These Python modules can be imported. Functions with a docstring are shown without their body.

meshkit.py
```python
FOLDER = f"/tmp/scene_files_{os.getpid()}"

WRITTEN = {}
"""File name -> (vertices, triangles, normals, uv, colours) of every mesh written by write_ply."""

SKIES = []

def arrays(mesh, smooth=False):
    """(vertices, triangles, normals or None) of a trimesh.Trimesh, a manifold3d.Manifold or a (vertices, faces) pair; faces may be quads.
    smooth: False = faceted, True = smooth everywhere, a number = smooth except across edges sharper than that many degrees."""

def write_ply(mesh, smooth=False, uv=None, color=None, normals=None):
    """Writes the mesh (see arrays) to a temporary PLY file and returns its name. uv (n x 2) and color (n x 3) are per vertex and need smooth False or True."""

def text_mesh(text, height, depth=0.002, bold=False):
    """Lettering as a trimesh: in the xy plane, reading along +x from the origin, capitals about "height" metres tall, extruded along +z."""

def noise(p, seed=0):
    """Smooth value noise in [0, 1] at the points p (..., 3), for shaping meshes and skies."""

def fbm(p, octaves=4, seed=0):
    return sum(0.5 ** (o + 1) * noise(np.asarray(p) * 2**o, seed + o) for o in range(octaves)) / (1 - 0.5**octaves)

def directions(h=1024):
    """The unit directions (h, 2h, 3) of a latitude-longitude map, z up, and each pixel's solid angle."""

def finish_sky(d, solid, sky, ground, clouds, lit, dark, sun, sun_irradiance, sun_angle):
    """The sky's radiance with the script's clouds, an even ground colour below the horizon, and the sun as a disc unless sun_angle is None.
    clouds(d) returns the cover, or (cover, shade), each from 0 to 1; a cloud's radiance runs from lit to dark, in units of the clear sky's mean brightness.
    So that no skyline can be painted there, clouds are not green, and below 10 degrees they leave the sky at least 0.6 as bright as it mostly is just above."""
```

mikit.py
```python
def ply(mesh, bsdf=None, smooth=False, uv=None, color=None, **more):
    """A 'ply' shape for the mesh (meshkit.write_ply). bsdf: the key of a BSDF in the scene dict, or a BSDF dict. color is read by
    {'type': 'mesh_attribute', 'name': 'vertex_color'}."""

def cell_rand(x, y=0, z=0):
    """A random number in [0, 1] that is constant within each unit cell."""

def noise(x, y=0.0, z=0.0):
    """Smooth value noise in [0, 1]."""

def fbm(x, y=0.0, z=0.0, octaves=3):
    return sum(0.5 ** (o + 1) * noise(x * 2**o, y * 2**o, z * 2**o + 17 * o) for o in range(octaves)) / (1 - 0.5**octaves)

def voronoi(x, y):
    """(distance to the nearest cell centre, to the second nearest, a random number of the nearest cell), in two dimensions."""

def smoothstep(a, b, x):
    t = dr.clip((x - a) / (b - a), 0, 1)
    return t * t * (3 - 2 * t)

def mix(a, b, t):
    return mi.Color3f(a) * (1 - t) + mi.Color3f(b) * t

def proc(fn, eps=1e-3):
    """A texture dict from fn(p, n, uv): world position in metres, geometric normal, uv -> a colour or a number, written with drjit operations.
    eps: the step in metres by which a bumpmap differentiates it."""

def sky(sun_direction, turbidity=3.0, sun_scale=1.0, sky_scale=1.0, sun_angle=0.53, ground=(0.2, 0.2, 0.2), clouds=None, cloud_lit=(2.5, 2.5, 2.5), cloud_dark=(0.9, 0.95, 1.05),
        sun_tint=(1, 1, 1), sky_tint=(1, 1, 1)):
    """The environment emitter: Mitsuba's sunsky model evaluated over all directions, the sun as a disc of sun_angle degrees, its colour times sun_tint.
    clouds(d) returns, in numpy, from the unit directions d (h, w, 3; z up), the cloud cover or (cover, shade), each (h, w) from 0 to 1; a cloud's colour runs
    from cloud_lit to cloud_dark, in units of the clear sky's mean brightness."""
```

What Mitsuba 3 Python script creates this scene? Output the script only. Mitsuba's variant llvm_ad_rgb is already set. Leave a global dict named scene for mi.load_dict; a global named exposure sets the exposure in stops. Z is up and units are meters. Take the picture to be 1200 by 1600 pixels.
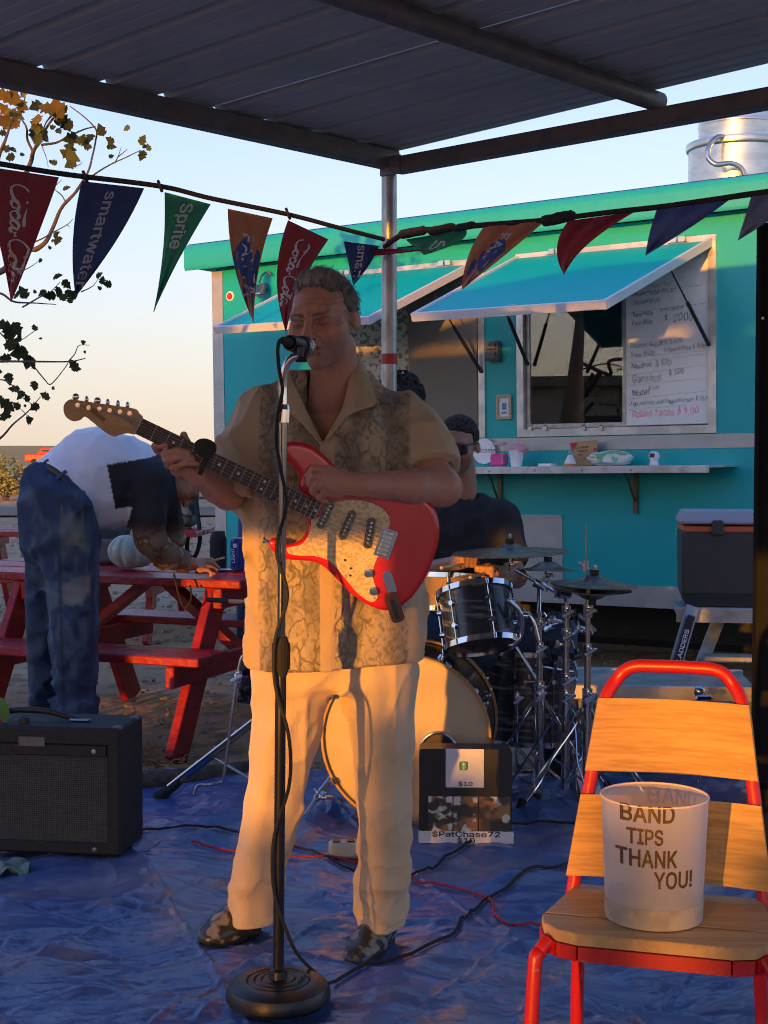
import math, random
import numpy as np, trimesh, manifold3d, shapely
from shapely.geometry import Polygon
import drjit as dr, mitsuba as mi, mikit, meshkit
from mikit import proc, noise, fbm, smoothstep, mix

# ---------------------------------------------------------------- camera, sky, exposure
F, EYE, PITCH = 2220.0, np.array([0, 0, 1.32]), math.atan(97 / 2220.0)
CP, SP = math.cos(PITCH), math.sin(PITCH)
T = mi.ScalarTransform4f
SUN = np.array([-0.44, -0.898, math.tan(math.radians(3.1))])
scene, labels = {'type': 'scene'}, {}
scene['camera'] = {'type': 'perspective', 'fov': math.degrees(2 * math.atan(600 / F)), 'fov_axis': 'x', 'near_clip': 0.05, 'far_clip': 9000.0,
                   'to_world': T().look_at(origin=EYE.tolist(), target=(EYE + [0, CP, -SP]).tolist(), up=[0, 0, 1])}


def haze_bank(d):
    """a thin warm veil low round the whole horizon"""
    el = np.degrees(np.arcsin(np.clip(d[..., 2], -1, 1)))
    return 0.8 * np.exp(-np.maximum(el, 0) / 7.0)


scene['sky'] = mikit.sky(SUN, turbidity=3.2, sun_scale=0.88, sky_scale=1.12, ground=(0.22, 0.16, 0.11), clouds=haze_bank,
                         cloud_lit=(1.62, 1.34, 1.12), sun_tint=(0.92, 0.96, 0.76), sky_tint=(0.64, 0.85, 1.66))
exposure = 4.25
rng = np.random.default_rng(7)


# ---------------------------------------------------------------- points from pixels of the 1200 x 1600 photograph
def ray(px, py):
    a, b = (px - 600) / F, (800 - py) / F
    return np.array([a, CP + b * SP, -SP + b * CP])


def P(px, py, d):
    r = ray(px, py)
    return EYE + r * (d / r[1])


def G(px, py, z=0.0):
    r = ray(px, py)
    return EYE + r * ((z - EYE[2]) / r[2])


# ---------------------------------------------------------------- names, materials
def add(key, mesh, mat, smooth=False, **k):
    if key in scene or key in labels:
        n = 1
        while f'{key}_{n:03d}' in scene or f'{key}_{n:03d}' in labels:
            n += 1
        key = f'{key}_{n:03d}'
    if isinstance(mesh, list):
        mesh = trimesh.util.concatenate(mesh)
    scene[key] = mikit.ply(mesh, mat, smooth, **k)
    return key


def tag(key, label=None, cat=None, group=None, kind=None):
    labels[key] = {k: v for k, v in dict(label=label, category=cat, group=group, kind=kind).items() if v}
    return key


def thing(name, label, cat, group=None):
    key, n = name, 0
    while key in labels or key in scene:
        n += 1
        key = f'{name}_{n:03d}'
    return tag(key, label, cat, group)


def rgb(c):
    return c if isinstance(c, dict) else {'type': 'rgb', 'value': list(c)}


def num(v):
    return v


def mat(key, color, rough=0.6, metal=0.0, two=True, bump=None, bump_scale=0.002, **k):
    b = {'type': 'principled', 'base_color': rgb(color), 'roughness': rough, 'metallic': metal, **k}
    if bump is not None:
        b = {'type': 'bumpmap', 'arbitrary': bump, 'scale': bump_scale, 'bsdf': b}
    scene[key] = {'type': 'twosided', 'bsdf': b} if two else b
    return key


def mottle(base, other, f=12.0, lo=0.35, hi=0.65, oct=3, stretch=(1, 1, 1)):
    def fn(p, n, uv):
        return mix(base, other, smoothstep(lo, hi, fbm(p.x * f * stretch[0], p.y * f * stretch[1], p.z * f * stretch[2], oct)))
    return proc(fn)


# ---------------------------------------------------------------- mesh helpers
def unit(v):
    v = np.asarray(v, float)
    return v / np.linalg.norm(v)


def frame(z, up=(0, 0, 1)):
    z = unit(z)
    up = np.asarray(up, float)
    if abs(z @ unit(up)) > 0.98:
        up = np.array([1.0, 0, 0])
    x = unit(np.cross(up, z))
    return np.stack([x, np.cross(z, x), z], 1)


def M4(R=np.eye(3), t=(0, 0, 0)):
    m = np.eye(4)
    m[:3, :3], m[:3, 3] = R, t
    return m


def rz(a):
    c, s = math.cos(a), math.sin(a)
    return np.array([[c, -s, 0], [s, c, 0], [0, 0, 1.0]])


def rx(a):
    c, s = math.cos(a), math.sin(a)
    return np.array([[1.0, 0, 0], [0, c, -s], [0, s, c]])


def ry(a):
    c, s = math.cos(a), math.sin(a)
    return np.array([[c, 0, s], [0, 1.0, 0], [-s, 0, c]])


def box(size, at=(0, 0, 0), R=np.eye(3), bevel=0.0):
    """box centred at 'at'; bevel: chamfered edges"""
    s = np.asarray(size, float) / 2
    if bevel:
        b = min(bevel, s.min() * 0.9)
        pts = [[sx * (s[0] - (k != 0) * b), sy * (s[1] - (k != 1) * b), sz * (s[2] - (k != 2) * b)] for sx in (-1, 1) for sy in (-1, 1) for sz in (-1, 1) for k in range(3)]
        m = trimesh.convex.convex_hull(np.array(pts))
    else:
        m = trimesh.creation.box(s * 2)
    m.apply_transform(M4(np.asarray(R), at))
    return m


def cyl(p0, p1, r, r1=None, n=16, caps=True):
    """tapered cylinder between two points"""
    p0, p1 = np.asarray(p0, float), np.asarray(p1, float)
    r1 = r if r1 is None else r1
    R = frame(p1 - p0)
    a = np.arange(n) * 2 * np.pi / n
    ring = np.stack([np.cos(a), np.sin(a), a * 0], 1) @ R.T
    v = np.vstack([p0 + ring * r, p1 + ring * r1, [p0], [p1]])
    i = np.arange(n)
    j = (i + 1) % n
    f = [np.stack([i, j, j + n], 1), np.stack([i, j + n, i + n], 1)]
    if caps:
        f += [np.stack([j, i, i * 0 + 2 * n], 1), np.stack([i + n, j + n, i * 0 + 2 * n + 1], 1)]
    return trimesh.Trimesh(v, np.vstack(f), process=False)


def spline(pts, n):
    """Catmull-Rom through the points, n samples in all"""
    p = np.asarray(pts, float)
    if len(p) < 3:
        t = np.linspace(0, 1, n)[:, None]
        return p[0] * (1 - t) + p[-1] * t
    q = np.vstack([2 * p[0] - p[1], p, 2 * p[-1] - p[-2]])
    s = np.linspace(0, len(p) - 1 - 1e-9, n)
    i = s.astype(int)
    t = (s - i)[:, None]
    a, b, c, d = q[i], q[i + 1], q[i + 2], q[i + 3]
    return 0.5 * (2 * b + (c - a) * t + (2 * a - 5 * b + 4 * c - d) * t ** 2 + (3 * b - a - 3 * c + d) * t ** 3)


def tube(pts, r, n=8, steps=None, closed=False):
    """round tube along a smooth curve through pts; r a number or one per point"""
    p = np.asarray(pts, float)
    if steps:
        k = len(p)
        r = np.interp(np.linspace(0, k - 1, steps), np.arange(k), np.broadcast_to(r, k))
        p = spline(p, steps)
    m = len(p)
    r = np.broadcast_to(r, m)
    t = np.gradient(p, axis=0)
    if closed:
        t = np.roll(p, -1, 0) - np.roll(p, 1, 0)
    t /= np.linalg.norm(t, axis=1, keepdims=True) + 1e-12
    x = frame(t[0])[:, 0]
    v, a = [], np.arange(n) * 2 * np.pi / n
    for k in range(m):
        x = unit(x - t[k] * (x @ t[k]))
        y = np.cross(t[k], x)
        v.append(p[k] + r[k] * (np.cos(a)[:, None] * x + np.sin(a)[:, None] * y))
    v = np.vstack(v + [[p[0]], [p[-1]]])
    i = np.arange(n)
    j = (i + 1) % n
    f = []
    for k in range(m if closed else m - 1):
        o, o2 = k * n, ((k + 1) % m) * n
        f += [np.stack([o + i, o + j, o2 + j], 1), np.stack([o + i, o2 + j, o2 + i], 1)]
    if not closed:
        f += [np.stack([j, i, i * 0 + m * n], 1), np.stack([(m - 1) * n + i, (m - 1) * n + j, i * 0 + m * n + 1], 1)]
    return trimesh.Trimesh(v, np.vstack(f), process=False)


def strip_tube(pts, w, h, up=(0, 0, 1)):
    """rectangular bar along a polyline"""
    out = []
    p = np.asarray(pts, float)
    for a, b in zip(p[:-1], p[1:]):
        R = frame(b - a, up)
        out.append(box((w, h, np.linalg.norm(b - a)), (a + b) / 2, R))
    return trimesh.util.concatenate(out)


def lathe(profile, at=(0, 0, 0), axis=(0, 0, 1), n=32):
    """profile [(r, z)...] turned round the axis"""
    p = np.asarray(profile, float)
    R = frame(axis)
    a = np.arange(n) * 2 * np.pi / n
    m = len(p)
    v = np.stack([p[:, None, 0] * np.cos(a), p[:, None, 0] * np.sin(a), p[:, None, 1] + 0 * a], -1).reshape(-1, 3)
    i = np.arange(n)
    j = (i + 1) % n
    f = []
    for k in range(m - 1):
        o, o2 = k * n, (k + 1) * n
        f += [np.stack([o + i, o + j, o2 + j], 1), np.stack([o + i, o2 + j, o2 + i], 1)]
    mm = trimesh.Trimesh(v @ R.T + np.asarray(at, float), np.vstack(f), process=False)
    mm.merge_vertices()
    mm.update_faces(mm.nondegenerate_faces())
    return mm


def grid(fn, nu, nv):
    """surface from fn(u, v) -> (..., 3), u and v in 0..1"""
    u, v = np.meshgrid(np.linspace(0, 1, nu), np.linspace(0, 1, nv), indexing='ij')
    p = np.asarray(fn(u, v)).reshape(-1, 3)
    i = np.arange(nu * nv).reshape(nu, nv)
    a, b, c, d = i[:-1, :-1].ravel(), i[1:, :-1].ravel(), i[1:, 1:].ravel(), i[:-1, 1:].ravel()
    return trimesh.Trimesh(p, np.vstack([np.stack([a, b, c], 1), np.stack([a, c, d], 1)]), process=False), np.stack([u.ravel(), v.ravel()], 1)


def slab(fn, nu, nv, thick):
    """closed sheet of thickness thick over a surface fn(u, v)"""
    m, uv = grid(fn, nu, nv)
    m.fix_normals() if False else None
    nrm = trimesh.Trimesh(m.vertices, m.faces, process=False).vertex_normals
    k = len(m.vertices)
    v = np.vstack([m.vertices, m.vertices - nrm * thick])
    f = [m.faces, m.faces[:, ::-1] + k]
    i = np.arange(k).reshape(nu, nv)
    for e in (i[:, 0], i[-1, :], i[::-1, -1], i[0, ::-1]):
        a, b = e[:-1], e[1:]
        f += [np.stack([b, a, a + k], 1), np.stack([b, a + k, b + k], 1)]
    return trimesh.Trimesh(v, np.vstack(f), process=False), np.vstack([uv, uv])


def prism(poly, depth, R=np.eye(3), at=(0, 0, 0), bevel=0.0):
    """polygon (2-D points or shapely) extruded along the third axis of R; bevel rounds the front and back rims"""
    pg = poly if hasattr(poly, 'geom_type') else Polygon(poly)
    if not pg.is_valid:
        pg = pg.buffer(0)
    if bevel:
        parts = []
        n = 3
        hs = [bevel * (1 - math.cos(k / n * math.pi / 2)) for k in range(n + 1)]
        ins = [bevel * (1 - math.sin(k / n * math.pi / 2)) for k in range(n + 1)]
        cs = []
        man = None
        for k in range(n):
            a = trimesh.creation.extrude_polygon(pg.buffer(-(ins[k] + ins[k + 1]) / 2), depth - 2 * hs[k] if k else depth, engine='earcut')
            a.apply_translation([0, 0, hs[k] if k else 0])
            parts.append(a)
        a = trimesh.creation.extrude_polygon(pg, depth - 2 * bevel, engine='earcut')
        a.apply_translation([0, 0, bevel])
        parts.append(a)
        m = trimesh.util.concatenate(parts)
    else:
        g = list(pg.geoms) if hasattr(pg, 'geoms') else [pg]
        m = trimesh.util.concatenate([trimesh.creation.extrude_polygon(x, depth, engine='earcut') for x in g if x.area > 1e-9])
    m.apply_transform(M4(np.asarray(R), at))
    return m


def smooth_loop(pts, n):
    """closed Catmull-Rom loop"""
    p = np.asarray(pts, float)
    k = len(p)
    s = np.arange(n) * k / n
    i = s.astype(int)
    t = (s - i)[:, None]
    a, b, c, d = p[(i - 1) % k], p[i % k], p[(i + 1) % k], p[(i + 2) % k]
    return 0.5 * (2 * b + (c - a) * t + (2 * a - 5 * b + 4 * c - d) * t ** 2 + (3 * b - a - 3 * c + d) * t ** 3)


def round_poly(x0, y0, x1, y1, r):
    return shapely.geometry.box(x0 + r, y0 + r, x1 - r, y1 - r).buffer(r, quad_segs=4)


def text(s, h, R, at, depth=0.001, bold=False, center=False, shear=0.0, sx=1.0):
    m = meshkit.text_mesh(s, h, depth, bold)
    v = np.array(m.vertices)
    if shear:
        v[:, 0] += shear * v[:, 1]
    v[:, 0] *= sx
    if center:
        v[:, 0] -= (v[:, 0].min() + v[:, 0].max()) / 2
    m = trimesh.Trimesh(v, m.faces, process=False)
    m.apply_transform(M4(np.asarray(R), at))
    return m


# ---------------------------------------------------------------- signed-distance modelling
def nets(f, lo, hi, h):
    """surface nets: the surface f = 0 of a signed distance, in the box lo..hi, at spacing h"""
    lo, hi = np.asarray(lo, float), np.asarray(hi, float)
    n = np.ceil((hi - lo) / h).astype(int) + 1
    ax = [lo[k] + h * np.arange(n[k]) for k in range(3)]
    X = np.stack(np.meshgrid(*ax, indexing='ij'), -1)
    D = f(X.reshape(-1, 3)).reshape(n)
    for k in range(3):  # close it at the border
        s = [slice(None)] * 3
        for e in (0, -1):
            s[k] = e
            D[tuple(s)] = np.maximum(D[tuple(s)], h * 0.5)
    S = D < 0
    c = [D[a:n[0] - 1 + a, b:n[1] - 1 + b, d:n[2] - 1 + d] for a in (0, 1) for b in (0, 1) for d in (0, 1)]
    off = [(a, b, d) for a in (0, 1) for b in (0, 1) for d in (0, 1)]
    inside = sum((x < 0).astype(int) for x in c)
    cells = np.argwhere((inside > 0) & (inside < 8))
    idx = -np.ones(n - 1, int)
    idx[tuple(cells.T)] = np.arange(len(cells))
    cv = np.stack([x[tuple(cells.T)] for x in c], 1)
    acc, cnt = np.zeros((len(cells), 3)), np.zeros(len(cells))
    for i in range(8):
        for j in range(i + 1, 8):
            if sum(abs(p - q) for p, q in zip(off[i], off[j])) == 1:
                x = (cv[:, i] < 0) != (cv[:, j] < 0)
                t = np.where(x, cv[:, i] / np.where(x, cv[:, i] - cv[:, j], 1), 0)[:, None]
                acc += np.where(x[:, None], np.array(off[i]) * (1 - t) + np.array(off[j]) * t, 0)
                cnt += x
    v = lo + (cells + acc / cnt[:, None]) * h
    quads = []
    for k in range(3):
        a, b = (k + 1) % 3, (k + 2) % 3
        s0, s1 = [slice(None)] * 3, [slice(None)] * 3
        s0[k], s1[k] = slice(0, n[k] - 1), slice(1, n[k])
        ch = S[tuple(s0)] != S[tuple(s1)]
        e = np.argwhere(ch)
        e = e[(e[:, a] > 0) & (e[:, b] > 0) & (e[:, a] < n[a] - 1) & (e[:, b] < n[b] - 1)]
        q = []
        for da, db in ((1, 1), (0, 1), (0, 0), (1, 0)):
            w = e.copy()
            w[:, a] -= da
            w[:, b] -= db
            q.append(idx[tuple(w.T)])
        q = np.stack(q, 1)
        fl = S[tuple(s0)][tuple(e.T)]
        q[~fl] = q[~fl][:, ::-1]
        quads.append(q)
    q = np.vstack(quads)
    return trimesh.Trimesh(v, np.vstack([q[:, [0, 1, 2]], q[:, [0, 2, 3]]]), process=False)


def soften(m, n=2):
    """a few passes of shrink-free smoothing"""
    import scipy.sparse as sp
    e = np.vstack([m.faces[:, [0, 1]], m.faces[:, [1, 2]], m.faces[:, [2, 0]]])
    k = len(m.vertices)
    A = sp.coo_matrix((np.ones(len(e)), (e[:, 0], e[:, 1])), (k, k)).tocsr()
    A = ((A + A.T) > 0).astype(float)
    D = np.asarray(A.sum(1)).ravel()
    v = np.array(m.vertices)
    for _ in range(n):
        for lam in (.55, -.57):
            v = v + lam * ((A @ v) / D[:, None] - v)
    return trimesh.Trimesh(v, m.faces, process=False)


def smin(a, b, k):
    h = np.maximum(k - np.abs(a - b), 0) / k
    return np.minimum(a, b) - h * h * k * 0.25


def smax(a, b, k):
    return -smin(-a, -b, k)


def s_ell(p, c, r, R=None):
    q = p - np.asarray(c, float)
    if R is not None:
        q = q @ np.asarray(R)
    r = np.asarray(r, float)
    k0 = np.linalg.norm(q / r, axis=1)
    k1 = np.linalg.norm(q / (r * r), axis=1)
    return k0 * (k0 - 1) / np.maximum(k1, 1e-9)


def s_cone(p, a, b, ra, rb):
    """round cone from a (radius ra) to b (radius rb)"""
    a, b = np.asarray(a, float), np.asarray(b, float)
    ab = b - a
    t = np.clip(((p - a) @ ab) / (ab @ ab), 0, 1)
    return np.linalg.norm(p - a - t[:, None] * ab, axis=1) - (ra + (rb - ra) * t)


def s_chain(p, pts, rs, k=0.01):
    d = None
    for a, b, ra, rb in zip(pts[:-1], pts[1:], rs[:-1], rs[1:]):
        e = s_cone(p, a, b, ra, rb)
        d = e if d is None else smin(d, e, k)
    return d


def s_box(p, c, half, r=0.0, R=None):
    q = p - np.asarray(c, float)
    if R is not None:
        q = q @ np.asarray(R)
    q = np.abs(q) - (np.asarray(half, float) - r)
    return np.linalg.norm(np.maximum(q, 0), axis=1) + np.minimum(q.max(1), 0) - r


def n3(p, f, seed=0, oct=2):
    return meshkit.fbm(np.asarray(p) * f, oct, seed) - 0.5
# ================================================================ materials of the setting
mat('soil', proc(lambda p, n, uv: mix(mix((0.30, 0.20, 0.12), (0.42, 0.29, 0.18), fbm(p.x * 0.7, p.y * 0.7, 0, 3)), (0.20, 0.14, 0.09), smoothstep(0.5, 0.8, fbm(p.x * 9, p.y * 9, 0, 3)))),
    0.95, bump=proc(lambda p, n, uv: fbm(p.x * 30, p.y * 30, 0, 3), eps=0.004), bump_scale=0.03)
mat('asphalt_far', (0.06, 0.055, 0.05), 0.9)
mat('field_grass', proc(lambda p, n, uv: mix((0.30, 0.20, 0.08), (0.16, 0.15, 0.05), fbm(p.x * 0.06, p.y * 0.2, 0, 3))), 0.95)
mat('stone', mottle((0.30, 0.25, 0.2), (0.18, 0.15, 0.12), 40), 0.9)
mat('straw', (0.42, 0.30, 0.14), 0.8)
mat('roof_steel', proc(lambda p, n, uv: mix((0.33, 0.37, 0.37), (0.46, 0.50, 0.49), fbm(p.x * 3, p.y * 3, 0, 3))), 0.5, 0.15)
mat('dark_steel', mottle((0.13, 0.13, 0.14), (0.17, 0.16, 0.155), 25), 0.55, 0.2)
mat('galvanised', mottle((0.42, 0.43, 0.44), (0.30, 0.31, 0.32), 30, stretch=(1, 1, 0.3)), 0.38, 0.75)
scene['canvas'] = {'type': 'principledthin', 'base_color': rgb((0.52, 0.46, 0.38)), 'roughness': 0.9, 'diff_trans': 0.85, 'specular': 0.2} if False else {'type': 'principledthin', 'base_color': rgb((0.84, 0.80, 0.75)), 'roughness': 0.9, 'diff_trans': 1.6}  # translucent so the added sun panels also pass a warm fill light
mat('weathered_wood', mottle((0.26, 0.19, 0.13), (0.17, 0.125, 0.09), 18, stretch=(1, 1, 0.1)), 0.85)
mat('bark', mottle((0.12, 0.09, 0.065), (0.07, 0.055, 0.045), 40), 0.9)
mat('twig', (0.11, 0.075, 0.06), 0.85)
scene['leaf'] = {'type': 'principledthin', 'base_color': {'type': 'mesh_attribute', 'name': 'vertex_color'}, 'roughness': 0.6, 'diff_trans': 0.8}

# ================================================================ ground
def ground_mesh():
    xs = np.concatenate([-np.geomspace(8, 3000, 40)[::-1], np.linspace(-7.5, 7.5, 120), np.geomspace(8, 3000, 40)])
    ys = np.concatenate([-np.geomspace(8, 3000, 40)[::-1], np.linspace(-7, 16, 160), np.geomspace(17, 3000, 50)])
    X, Y = np.meshgrid(xs, ys, indexing='ij')
    near = np.exp(-np.maximum(np.hypot(X, Y - 6) - 12, 0) / 20)
    Z = -0.03 + near * (0.035 * (meshkit.fbm(np.stack([X * 1.3, Y * 1.3, 0 * X], -1), 4, 1) - 0.6))
    Z = Z - .03 * np.clip((5.75 - Y) / .3, 0, 1) * np.clip((4.5 - np.abs(X)) / .8, 0, 1) * np.clip((Y + 6) / 2, 0, 1)      # trodden hollow under the stage
    i = np.arange(X.size).reshape(X.shape)
    a, b, c, d = i[:-1, :-1].ravel(), i[1:, :-1].ravel(), i[1:, 1:].ravel(), i[:-1, 1:].ravel()
    return trimesh.Trimesh(np.stack([X, Y, Z], -1).reshape(-1, 3), np.vstack([np.stack([a, b, c], 1), np.stack([a, c, d], 1)]), process=False)


tag(add('ground', ground_mesh(), 'soil', True), kind='structure')
# road crossing far off to the left, and a field with a low crest beyond
def ribbon(y0, y1, z, wob=0.0, x0=-400, x1=400):
    xs = np.linspace(x0, x1, 60)
    v = np.vstack([np.stack([xs, y0 + wob * np.sin(xs * 0.05), xs * 0 + z], 1), np.stack([xs, y1 + wob * np.sin(xs * 0.05 + 1), xs * 0 + z], 1)])
    i = np.arange(59)
    return trimesh.Trimesh(v, np.vstack([np.stack([i, i + 1, i + 61], 1), np.stack([i, i + 61, i + 60], 1)]), process=False)


tag(add('road', ribbon(43.5, 48, 0.012, 0.6), 'asphalt_far'), kind='structure')
mat('packed_dirt', (.16, .115, .08), .9)
tag(add('path', ribbon(28.6, 32.5, 0.008, 0.5), 'packed_dirt'), kind='structure')
tag(add('field', ribbon(70, 2500, 0.02, 3, -2600, 2600), 'field_grass'), kind='structure')
hx = np.linspace(-3000, 3000, 200)
hz = 4.0 + 5.0 * meshkit.fbm(np.stack([hx * 0.0015, hx * 0, hx * 0], -1), 3, 5)
hv = np.vstack([np.stack([hx, hx * 0 + 1900, hx * 0 - 1], 1), np.stack([hx, hx * 0 + 2150, hz], 1), np.stack([hx, hx * 0 + 2500, hz * 0.4 - 1], 1)])
i = np.arange(199)
tag(add('hills', trimesh.Trimesh(hv, np.vstack([np.stack([i + o, i + 1 + o, i + 201 + o], 1) for o in (0, 200)] + [np.stack([i + o, i + 201 + o, i + 200 + o], 1) for o in (0, 200)]), process=False), 'field_grass', True), kind='structure')

# pebbles and dry straw: countless, one object each
def pebbles(n, x0, x1, y0, y1, r0, r1, seed):
    g = np.random.default_rng(seed)
    base = trimesh.creation.icosphere(subdivisions=1, radius=1.0)
    bv, bf = np.array(base.vertices), np.array(base.faces)
    c = np.stack([g.uniform(x0, x1, n), g.uniform(y0, y1, n), np.full(n, -0.012)], 1)
    r = g.uniform(r0, r1, (n, 1, 1)) * np.array([1, 1, 0.6]) * g.uniform(0.7, 1.3, (n, 1, 3))
    v = (bv[None] * (1 + 0.25 * g.uniform(-1, 1, (n, len(bv), 1)))) * r + c[:, None]
    f = bf[None] + (np.arange(n) * len(bv))[:, None, None]
    return trimesh.Trimesh(v.reshape(-1, 3), f.reshape(-1, 3), process=False)


tag(add('gravel', [pebbles(2600, -4.5, 3, 5.3, 13, 0.006, 0.02, 3), pebbles(1200, -9, 2, 11, 26, 0.012, 0.04, 4)], 'stone'), 'loose gravel and small stones over the dirt yard', 'gravel', kind='stuff')


def straw(n, cx, cy, sx, sy, seed):
    g = np.random.default_rng(seed)
    out = []
    for k in range(n):
        a = g.uniform(0, 6.28)
        p = np.array([cx + g.normal() * sx, cy + g.normal() * sy, 0.002])
        d = np.array([math.cos(a), math.sin(a), 0.25 * g.uniform(0, 1)]) * g.uniform(0.03, 0.09)
        out.append(cyl(p, p + d, 0.0016, 0.0006, 4, False))
    return trimesh.util.concatenate(out)


tag(add('grass', [straw(500, -1.05, 6.0, 0.25, 0.22, 1), straw(160, 1.5, 8.2, 0.5, 0.3, 2), straw(150, -0.4, 5.75, 0.5, 0.12, 6)], 'straw'), 'dry trampled grass at the foot of the red picnic table', 'grass', kind='stuff')

# ================================================================ blue tarp
_tg = np.random.default_rng(17)
CREASES = [(a_, l_, _tg.uniform(0, 1), _tg.integers(1, 999)) for l_ in (.55, .40, .30, .22, .16, .12) for a_ in _tg.uniform(0, np.pi, 3)]
SEAMS = []                                             # single sharp folds: centre, angle, length, width, height
for _k in range(620):
    _l = _tg.uniform(.08, .55) * (1 if _k % 3 else .6)
    _a = _tg.normal(.15, .45) if _k % 4 else _tg.uniform(0, np.pi)
    SEAMS.append((_tg.uniform(-1.7, 1.9), 2.4 + 3.3 * _tg.uniform(0, 1) ** 1.5, _a, _l, _tg.uniform(.007, .022) * (1 + _l), _tg.uniform(.005, .015) * (.6 + _l), _tg.normal(0, .25)))


def tarp_h(X, Y):
    q = np.stack([X, Y, 0 * X], -1)
    w1, w2 = meshkit.fbm(q * 2.4, 2, 11) - .5, meshkit.fbm(q * 2.4, 2, 13) - .5
    qx, qy = X + .12 * w1, Y + .12 * w2
    h = 0 * X
    for a, l, ph, sd in CREASES:                       # flat facets meeting in creases, each only here and there
        s = (qx * math.cos(a) + qy * math.sin(a)) / l + ph + .3 * w1
        tri = np.abs(2 * (s - np.floor(s)) - 1)
        m = np.clip((meshkit.noise(q * (.9 / l ** .8), sd) - .46) * 4, 0, 1)
        h += .040 * l * m * tri
    for x, y, a, l, w, k, bend in SEAMS:
        near = (np.abs(X - x) < l) & (np.abs(Y - y) < l)
        if not near.any():
            continue
        dx, dy = X[near] - x, Y[near] - y
        t, d = dx * math.cos(a) + dy * math.sin(a), -dx * math.sin(a) + dy * math.cos(a)
        d = d - bend * t * t / l
        side = np.where(d > 0, 1.0, .38)               # one steep flank
        h[near] += k * np.clip(1 - np.abs(d) * side / w, 0, 1) * np.clip(1.6 * (1 - np.abs(t) / (l * .5)), 0, 1)
    for a, o, k in ((0.35, 0.8, 0.006), (-0.5, 0.5, 0.005), (1.2, 1.1, 0.006)):   # fold marks
        s = (X * math.cos(a) + Y * math.sin(a)) / o
        h += k * np.clip(1 - np.abs(s - np.round(s)) * o / 0.012, 0, 1) * (0.4 + meshkit.noise(q * 3, 31))
    return h + .012 * meshkit.noise(q * 1.7, 77) - .026


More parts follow.
